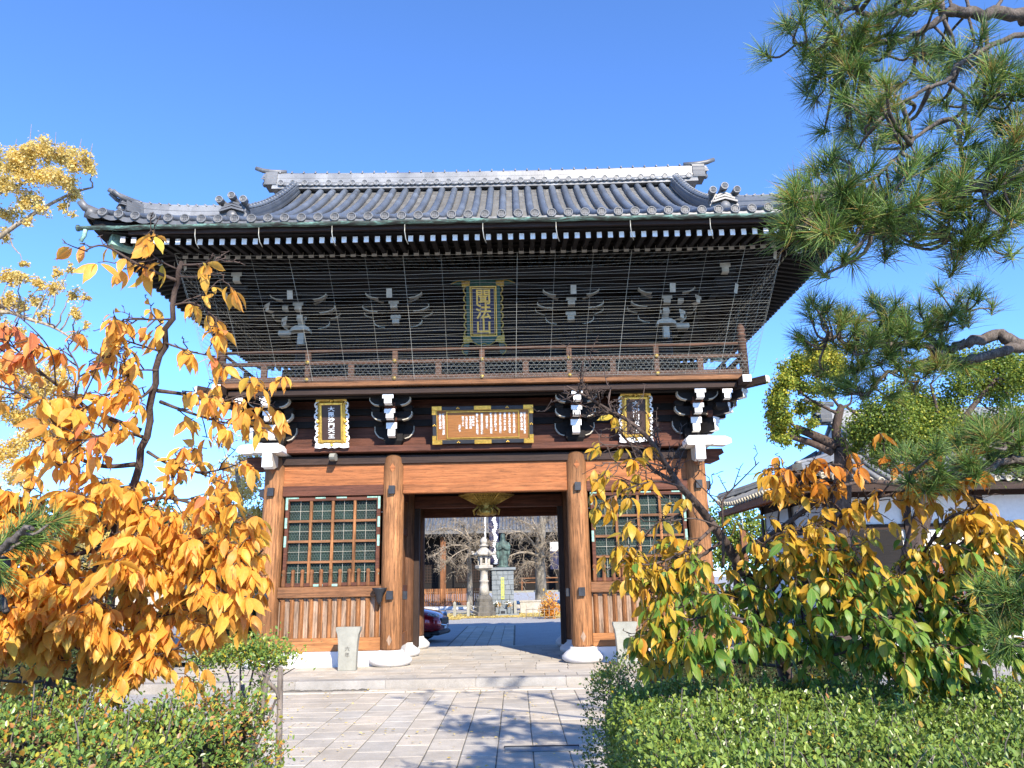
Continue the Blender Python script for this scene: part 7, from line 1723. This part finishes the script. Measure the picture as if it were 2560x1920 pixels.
# ---------------------------------------------------------------- cars
def carpaint(name, c):
    t = NT(name); t.base(c); t.rough(.25); t.p.inputs['Metallic'].default_value = .35; t.p.inputs['Coat Weight'].default_value = 1; t.p.inputs['Coat Roughness'].default_value = .05; return t.m
MT['redpaint'] = carpaint('dark_red_car_paint', (.36, .008, .016)); MT['whitepaint'] = carpaint('white_car_paint', (.75, .75, .74))
MT['glass'] = plain('dark_car_glass', (.012, .015, .018), .06, var=.1, bump=0, spec=.6); MT['rubber'] = plain('black_rubber', (.02, .02, .021), .8, var=.2); MT['chrome'] = plain('bright_metal', (.6, .6, .62), .2, 1, var=.05, bump=0); MT['lampglass'] = plain('headlight_glass', (.35, .38, .42), .08, .3, var=.2, bump=0, spec=.7); MT['trim'] = plain('black_plastic_trim', (.018, .018, .02), .55, var=.1)
def car(label, paint, loc, ang, group=None):
    """front towards +x in its own frame; 4.5 m long"""
    t = thing('parked_car', label, 'car', loc, group); M = Matrix.Translation(loc) @ Matrix.Rotation(ang, 4, 'Z')
    st = [(-2.25, .60, .42, .80), (-2.18, .78, .34, .98), (-1.9, .87, .30, 1.04), (-1.2, .91, .26, 1.05), (0, .92, .24, 1.04), (.9, .92, .24, 1.06), (1.3, .91, .26, 1.04), (1.75, .88, .28, .97), (2.05, .80, .30, .88), (2.2, .66, .34, .78), (2.26, .50, .40, .66)]
    m = MB(); vs = []; k = 14
    for x, w, z0, z1 in st:
        h = z1 - z0; pr = [(0, z0), (w * .7, z0), (w * .94, z0 + h * .12), (w, z0 + h * .4), (w * .985, z0 + h * .68), (w * .92, z0 + h * .88), (w * .78, z0 + h * .97), (0, z1 + .015)]; full = pr + [(-a, b) for a, b in pr[-2:0:-1]]
        vs += [(x, a, b) for a, b in full]
    n = len(st); m.add(vs, [(i * k + j, (i + 1) * k + j, (i + 1) * k + (j + 1) % k, i * k + (j + 1) % k) for i in range(n - 1) for j in range(k)] + [tuple(range(k)), tuple(range((n - 1) * k + k - 1, (n - 1) * k - 1, -1))], 0, True, M); body = m.build('body', paint, t)
    m = MB(); vs = []; cb = [(-2.1, .70, 1.0, 1.03), (-1.75, .76, 1.0, 1.52), (-1.0, .78, 1.0, 1.66), (0, .78, 1.0, 1.67), (.45, .76, 1.0, 1.58), (1.25, .74, 1.0, 1.06)]
    for x, w, z0, z1 in cb: vs += [(x, w, z0), (x, w * .99, z0 + (z1 - z0) * .1), (x, w * .82, z1 - (z1 - z0) * .08), (x, w * .6, z1), (x, -w * .6, z1), (x, -w * .82, z1 - (z1 - z0) * .08), (x, -w * .99, z0 + (z1 - z0) * .1), (x, -w, z0)]
    fs = []; k = 8; mi = []
    m.add(vs, [(i * k + j, (i + 1) * k + j, (i + 1) * k + j + 1, i * k + j + 1) for i in range(len(cb) - 1) for j in range(k - 1)], 0, True, M); m.build('windows', 'glass', t)
    m = MB()
    for sy in (-1, 1):
        m.tube([M @ Vector(q) for q in ((1.28, sy * .75, 1.05), (.45, sy * .66, 1.57), (-1.0, sy * .66, 1.645), (-1.75, sy * .64, 1.50), (-2.1, sy * .62, 1.04))], .04, 6); m.tube([M @ Vector(q) for q in ((-.25, sy * .77, 1.03), (-.35, sy * .665, 1.63))], .035, 6)
    vs = [(-1.75, .55, 1.535), (-1.0, .58, 1.675), (0, .58, 1.685), (.42, .55, 1.60)]; m.add([v for x, w, z in vs for v in ((x, -w, z), (x, 0, z + .02), (x, w, z))], [(i * 3 + j, i * 3 + 3 + j, i * 3 + 4 + j, i * 3 + 1 + j) for i in range(3) for j in range(2)], 0, True, M); m.build('roof_panel', paint, t)
    for sx, x in ((1, 1.38), (-1, -1.38)):
        for sy in (-1, 1):
            mm = M @ Matrix.Translation((x, sy * .80, .34)) @ Matrix.Rotation(rad(90) * sy * -1, 4, 'X')
            m = MB(); m.lathe([(.22, -.11), (.31, -.11), (.345, -.07), (.345, .09), (.32, .125), (.235, .13)], (0, 0, 0), 28, 0, True, mm); w = m.build('wheel', 'rubber', t)
            m = MB(); m.lathe([(.234, .10), (.225, .11), (.05, .09), (.004, .10)], (0, 0, 0), 20, 0, True, mm)
            for a in range(5): q = a * 2 * math.pi / 5; m.tube([mm @ Vector((.03 * math.cos(q), .03 * math.sin(q), .115)), mm @ Vector((.215 * math.cos(q), .215 * math.sin(q), .125))], .028, 6)
            m.build('rim', 'chrome', w)
            m = MB(); m.tube([M @ Vector((x + .41 * math.cos(a), sy * .905, .34 + .41 * math.sin(a))) for a in np.linspace(-.2, math.pi + .2, 16)], .035, 6); m.build('wheel_arch', 'trim', t)
    for sy in (-1, 1):
        m = MB(); m.tube([M @ Vector(q) for q in ((2.16, sy * .48, .80), (2.10, sy * .66, .83), (1.93, sy * .82, .87))], [.05, .07, .03], 8); m.build('headlight', 'lampglass', t)
        m = MB(); m.tube([M @ Vector(q) for q in ((-2.22, sy * .55, .88), (-2.05, sy * .83, .92))], .05, 8); m.build('tail_light', 'redpaint', t)
        m = MB(); m.tube([M @ Vector(q) for q in ((.85, sy * .88, 1.08), (.82, sy * 1.0, 1.12), (.80, sy * 1.06, 1.14))], [.03, .09, .06], 8); m.build('mirror', paint, t)
        m = MB(); m.tube([M @ Vector(q) for q in ((.2, sy * .925, .82), (.05, sy * .935, .82))], .018, 6); m.build('door_handle', 'chrome', t)
    m = MB(); m.box(2.20, 2.275, -.46, .46, .52, .74, 0, M); m.build('grille', 'trim', t, bevel=.03); m = MB(); m.tube([M @ Vector(q) for q in ((2.10, -.62, .74), (2.26, -.46, .54), (2.29, 0, .50), (2.26, .46, .54), (2.10, .62, .74))], .022, 6); m.build('grille_trim', 'chrome', t)
    m = MB(); m.box(1.95, 2.27, -.72, .72, .22, .36, 0, M); m.build('bumper', 'trim', t, bevel=.05); m = MB(); m.box(2.276, 2.292, -.16, .16, .40, .50, 0, M); m.build('number_plate', 'chalk', t)
    m = MB(); m.box(-2.15, 2.0, -.80, .80, .20, .32, 0, M); m.build('underside', 'trim', t)
    return t
car('dark red parked car with its bonnet showing past the left side of the gate opening', 'redpaint', (-3.95, 10.1, BZ), rad(-10))
car('white parked car far behind the orange cherry on the left', 'whitepaint', (-15.5, 9.0, BZ), rad(8))

# ---------------------------------------------------------------- hall on the right
t_ = thing('side_hall', 'white-walled timber hall with a grey tiled hipped roof at the right behind the trees', 'temple hall', (11, 5.3, GZ))
hx0, hy0, hy1, hx1, hz = 7.2, 1.6, 9.0, 18.0, 3.80; hc = (hy0 + hy1) / 2; hd = (hy1 - hy0) / 2
def hp(t): return hz + .40 * t + .042 * t * t
def hup(s, c, h): return .28 * max(0, (abs(s - c) - (h - 2.2)) / 2.2) ** 2
tb = MB(); pn = MB(); ed = MB()
def hrow(fn, s0, s1, tm, c, h):
    n = int((s1 - s0) / .27)
    for k in range(n + 1):
        s = s0 + .1 + k * .27; T = tm(s)
        if T > .15: P = [fn(s, t) for t in np.linspace(0, T, max(3, int(T / .3)))]; tb.tube([(a, b, z + .03) for a, b, z in P], .062, 6); q = Vector(P[0]); ed.lathe([(.075, -.03), (.075, .03), (.05, .031), (.05, .02)], (0, 0, 0), 12, 0, True, Matrix.Translation(q + Vector((0, 0, .03))) @ (Vector(P[0]) - Vector(P[1])).to_track_quat('Z', 'Y').to_matrix().to_4x4())
    S = np.linspace(s0, s1, 40)
    for a, b in zip(S[:-1], S[1:]):
        Ta, Tb = tm(a), tm(b); V = [fn(a, Ta * j / 6) for j in range(7)] + [fn(b, Tb * j / 6) for j in range(7)]; pn.add(V, [(j, j + 7, j + 8, j + 1) for j in range(6)])
W_ = lambda s, t: (hx0 + t, s, hp(t) + hup(s, hc, hd) * max(0, 1 - t / 2)); S_ = lambda s, t: (s, hy0 + t, hp(t) + hup(min(s, 12), 12, 4.8) * max(0, 1 - t / 2)); N_ = lambda s, t: (s, hy1 - t, hp(t) + hup(min(s, 12), 12, 4.8) * max(0, 1 - t / 2))
GW = 2.5
hrow(W_, hy0, hy1, lambda s: max(0.0, min(GW, hd - abs(s - hc))), hc, hd); hrow(S_, hx0, hx1, lambda s: min(hd, s - hx0) if s < hx0 + GW else hd, 12, 4.8); hrow(N_, hx0, hx1, lambda s: min(hd, s - hx0) if s < hx0 + GW else hd, 12, 4.8)
pn.build('roof_slope', 'ridge', t_); tb.build('tile_rows', 'ridge', t_); ed.build('eave_tile', 'cream', t_, kind='stuff')
m = MB()
for (ya, sgn) in ((hy0, 1), (hy1, -1)):
    ridge_stack(m, [(hx0 + t, ya + sgn * t, hp(t) + .04 + .25 * max(0, 1 - t / 1.5)) for t in np.linspace(.1, GW, 10)], .26, 3, .06, .07); ridge_stack(m, [(hx0 + GW + .15, ya + sgn * t, hp(t) + .05) for t in np.linspace(GW * .7, hd, 10)], .26, 3, .06, .07)
ridge_stack(m, [(x, hc, hp(hd) + .02) for x in np.linspace(hx0 + GW - .2, hx1, 10)], .30, 5, .08, .09)
m.build('ridge', 'ridge', t_)
oh = oni(.6, .6, (hx0 + GW - .25, hc, hp(hd) + .05), (-1, 0), discs=0, tip=True); adopt(oh, t_)
m = MB(); m.prism([(hy0 + GW, hp(GW) - .05), (hc, hp(hd) - .1), (hy1 - GW, hp(GW) - .05)], hx0 + GW + .02, hx0 + GW + .06, 'x'); m.build('gable_wall', 'white', t_)
m = MB(); m.box(hx0 + .03, hx0 + .12, hy0 + .05, hy1 - .05, hz - .22, hz - .05); m.build('eave_fascia', 'orange', t_); m = MB(); m.box(hx0 + .125, hx1, hy0 + .03, hy0 + .12, hz - .22, hz - .05); m.build('eave_fascia', 'dark', t_)
m = MB(); m.add([(hx0 + .1, hy0 + .1, hz - .16), (hx1, hy0 + .1, hz - .16), (hx1, hy0 + 1.3, hz + .12), (hx0 + 1.2, hy0 + 1.3, hz + .12)], [(0, 1, 2, 3)]); m.add([(hx0 + .1, hy0 + .1, hz - .16), (hx0 + 1.2, hy0 + 1.3, hz + .12), (hx0 + 1.2, hy1 - 1.3, hz + .12), (hx0 + .1, hy1 - .1, hz - .16)], [(0, 1, 2, 3)]); m.build('soffit', 'orange', t_)
m = MB()
for k in range(28): y = hy0 + .35 + k * .25; m.bar((hx0 + .14, y, hz - .20), (hx0 + 1.2, y, hz + .06), .07, .09)
m.build('rafter', 'orange', t_, kind='stuff')
wx, wy0, wy1 = hx0 + 1.15, hy0 + 1.2, hy1 - 1.2
m = MB(); m.box(wx, hx1, wy0, wy1, GZ + .5, hz + .25); m.build('hall_wall', 'white', t_)
for z, h in ((3.55, .22), (2.75, .14), (1.95, .16), (.55, .22)):
    m = MB(); m.box(wx - .05, wx - .003, wy0 - .05, wy1 + .05, z, z + h); m.build('timber_beam', 'dark', t_); m = MB(); m.box(wx - .049, hx1, wy0 - .05, wy0 - .003, z, z + h); m.build('timber_beam', 'dark', t_)
for y in (wy0 + .02, (wy0 + wy1) / 2, wy1 - .02): m = MB(); m.box(wx - .09, wx - .055, y - .1, y + .1, GZ + .3, 3.95); m.build('timber_post', 'darkz', t_)
for k in range(6): x = wx + .1 + k * 1.8; m = MB(); m.box(x - .1, x + .1, wy0 - .09, wy0 - .055, GZ + .3, 3.95); m.build('timber_post', 'darkz', t_)
m = MB()
for k in range(36): x = wx + 2.1 + k * .14; m.box(x - .035, x + .035, wy0 - .085, wy0 - .056, .78, 1.94)
m.build('slatted_panel', 'orange', t_)
m = MB(); m.box(wx + .4, wx + 1.7, wy0 - .08, wy0 - .056, .78, 2.74); m.build('doorway', 'black', t_); m = MB(); m.box(wx - .3, hx1, wy0 - .4, wy1 + .3, GZ - .1, GZ + .49); m.build('stone_base', 'granite', t_)

# ---------------------------------------------------------------- far surroundings
def house(label, x, y, w, d, h, wall, roofm, rh=1.8):
    t = thing('house', label, 'house', (x, y, BZ)); m = MB(); m.box(x - w / 2, x + w / 2, y - d / 2, y + d / 2, BZ, BZ + h); m.build('wall', wall, t)
    m = MB(); m.prism([(y - d / 2 - .6, BZ + h - .05), (y + d / 2 + .6, BZ + h - .05), (y, BZ + h + rh)], x - w / 2 - .5, x + w / 2 + .5, 'x'); m.build('roof', roofm, t)
    for i in range(max(1, int(w / 3))):
        for j in range(max(1, int(h / 3))):
            cx = x - w / 2 + (i + .5) * w / max(1, int(w / 3)); cz_ = BZ + 1.5 + j * 2.8; m = MB(); m.box(cx - .7, cx + .7, y - d / 2 - .03, y - d / 2 - .004, cz_ - .5, cz_ + .6); f = m.build('window', 'trim', t); m = MB(); m.box(cx - .62, cx + .62, y - d / 2 - .045, y - d / 2 - .032, cz_ - .42, cz_ + .52); m.build('pane', 'glass', f)
    return t
MT['bluewall'] = plain('blue_grey_wall', (.10, .15, .24), .7); MT['beigewall'] = plain('beige_wall', (.45, .41, .34), .85)
p = at(1662, 1016, 68); t_ = thing('water_tower', 'narrow blue-grey rooftop block behind the corner of the side hall', 'tower', (p[0], p[1], BZ)); m = MB(); m.box(p[0] - .3, p[0] + .3, p[1], p[1] + .8, BZ, p[2]); m.build('shaft', 'bluewall', t_); m = MB(); m.box(p[0] - .4, p[0] + .4, p[1] - .1, p[1] + .9, p[2] + .002, p[2] + .12); m.build('cap', 'bluewall', t_)
house('beige house with a dark roof far left beyond the court', -30, 48, 14, 9, 6, 'beigewall', 'pan'); house('white house with a grey roof at the far left edge', -46, 40, 10, 9, 5.5, 'white', 'pan'); house('low beige house beyond the right side of the court', 30, 46, 12, 9, 5.5, 'beigewall', 'pan')
for lab, px_, py_, dd, hgt in (('thin television antenna on the blue-grey house', 1663, 1010, 68, 1.8), ('short antenna mast behind the eave of the side hall', 1600, 1085, 60, 2.4)):
    p = at(px_, py_, dd); t_ = thing('tv_antenna', lab, 'antenna', tuple(p - np.array([0, 0, hgt]))); m = MB(); m.cyl(p - np.array([0, 0, hgt * 1.6]), p, .04, 6)
    for k in range(5): m.cyl(p + np.array([-.5 + .25 * k, -.3, -.1]), p + np.array([-.5 + .25 * k, .3, -.1]), .02, 4)
    m.cyl(p + np.array([-.6, 0, -.1]), p + np.array([.6, 0, -.1]), .025, 5); m.build('mast', 'netwire', t_)
def simple_far(label, x, y, h, r, mat, tint, n=70, L=.28, bark_='cherrybark', dens=60):
    root = [np.array([x, y, BZ]), np.array([x, y, BZ + h * .35]), np.array([x + .2, y, BZ + h * .6])]
    t = thing('tree', label, 'tree', tuple(root[0])); m = MB(); limb(m, root, .3, .15, 8); pos = []; tn = []
    for k in range(n):
        c = np.array([x, y, BZ + h * .62]) + rdir(1)[0] * np.array([r, r, h * .36]) * rng.uniform(.5, 1); m.tube(wiggle_path(root[2] if k % 2 else root[1], c, 4, .06), [.07, .06, .045, .03, .02], 5); q = c + rng.normal(size=(dens, 3)) * r * .17; pos.append(q); tn.append(np.clip(rng.normal(tint, .2, dens) + rng.normal() * .1, 0, 1))
    m.build('trunk', bark_, t); pos = np.concatenate(pos); N = len(pos); d = rdir(N); nn = rdir(N); nn[:, 2] = abs(nn[:, 2]) + .3; V, F, A = small_leaf_geo(pos, d, nn, L * rng.uniform(.7, 1.3, N), np.concatenate(tn), .7); fast_mesh('crown', V, F, mat, t, A); return t
simple_far('round dark green tree far left beyond the parked white car', -21, 26, 7, 3.2, 'l_dark', .6)
simple_far('yellow-green tree far left in front of the beige house', -33, 34, 8, 3.5, 'l_camphor', .5); simple_far('dark tree between the white house and the left ginkgo', -16, 34, 6, 3, 'l_dark', .5)
simple_far('bushy dark tree behind the left end of the main hall', -19, 50, 8, 4, 'l_dark', .5); simple_far('tall green tree behind the right end of the main hall', 19, 50, 8, 4, 'l_camphor', .35); simple_far('green tree far right beyond the side hall', 27, 24, 8, 4, 'l_camphor', .3)
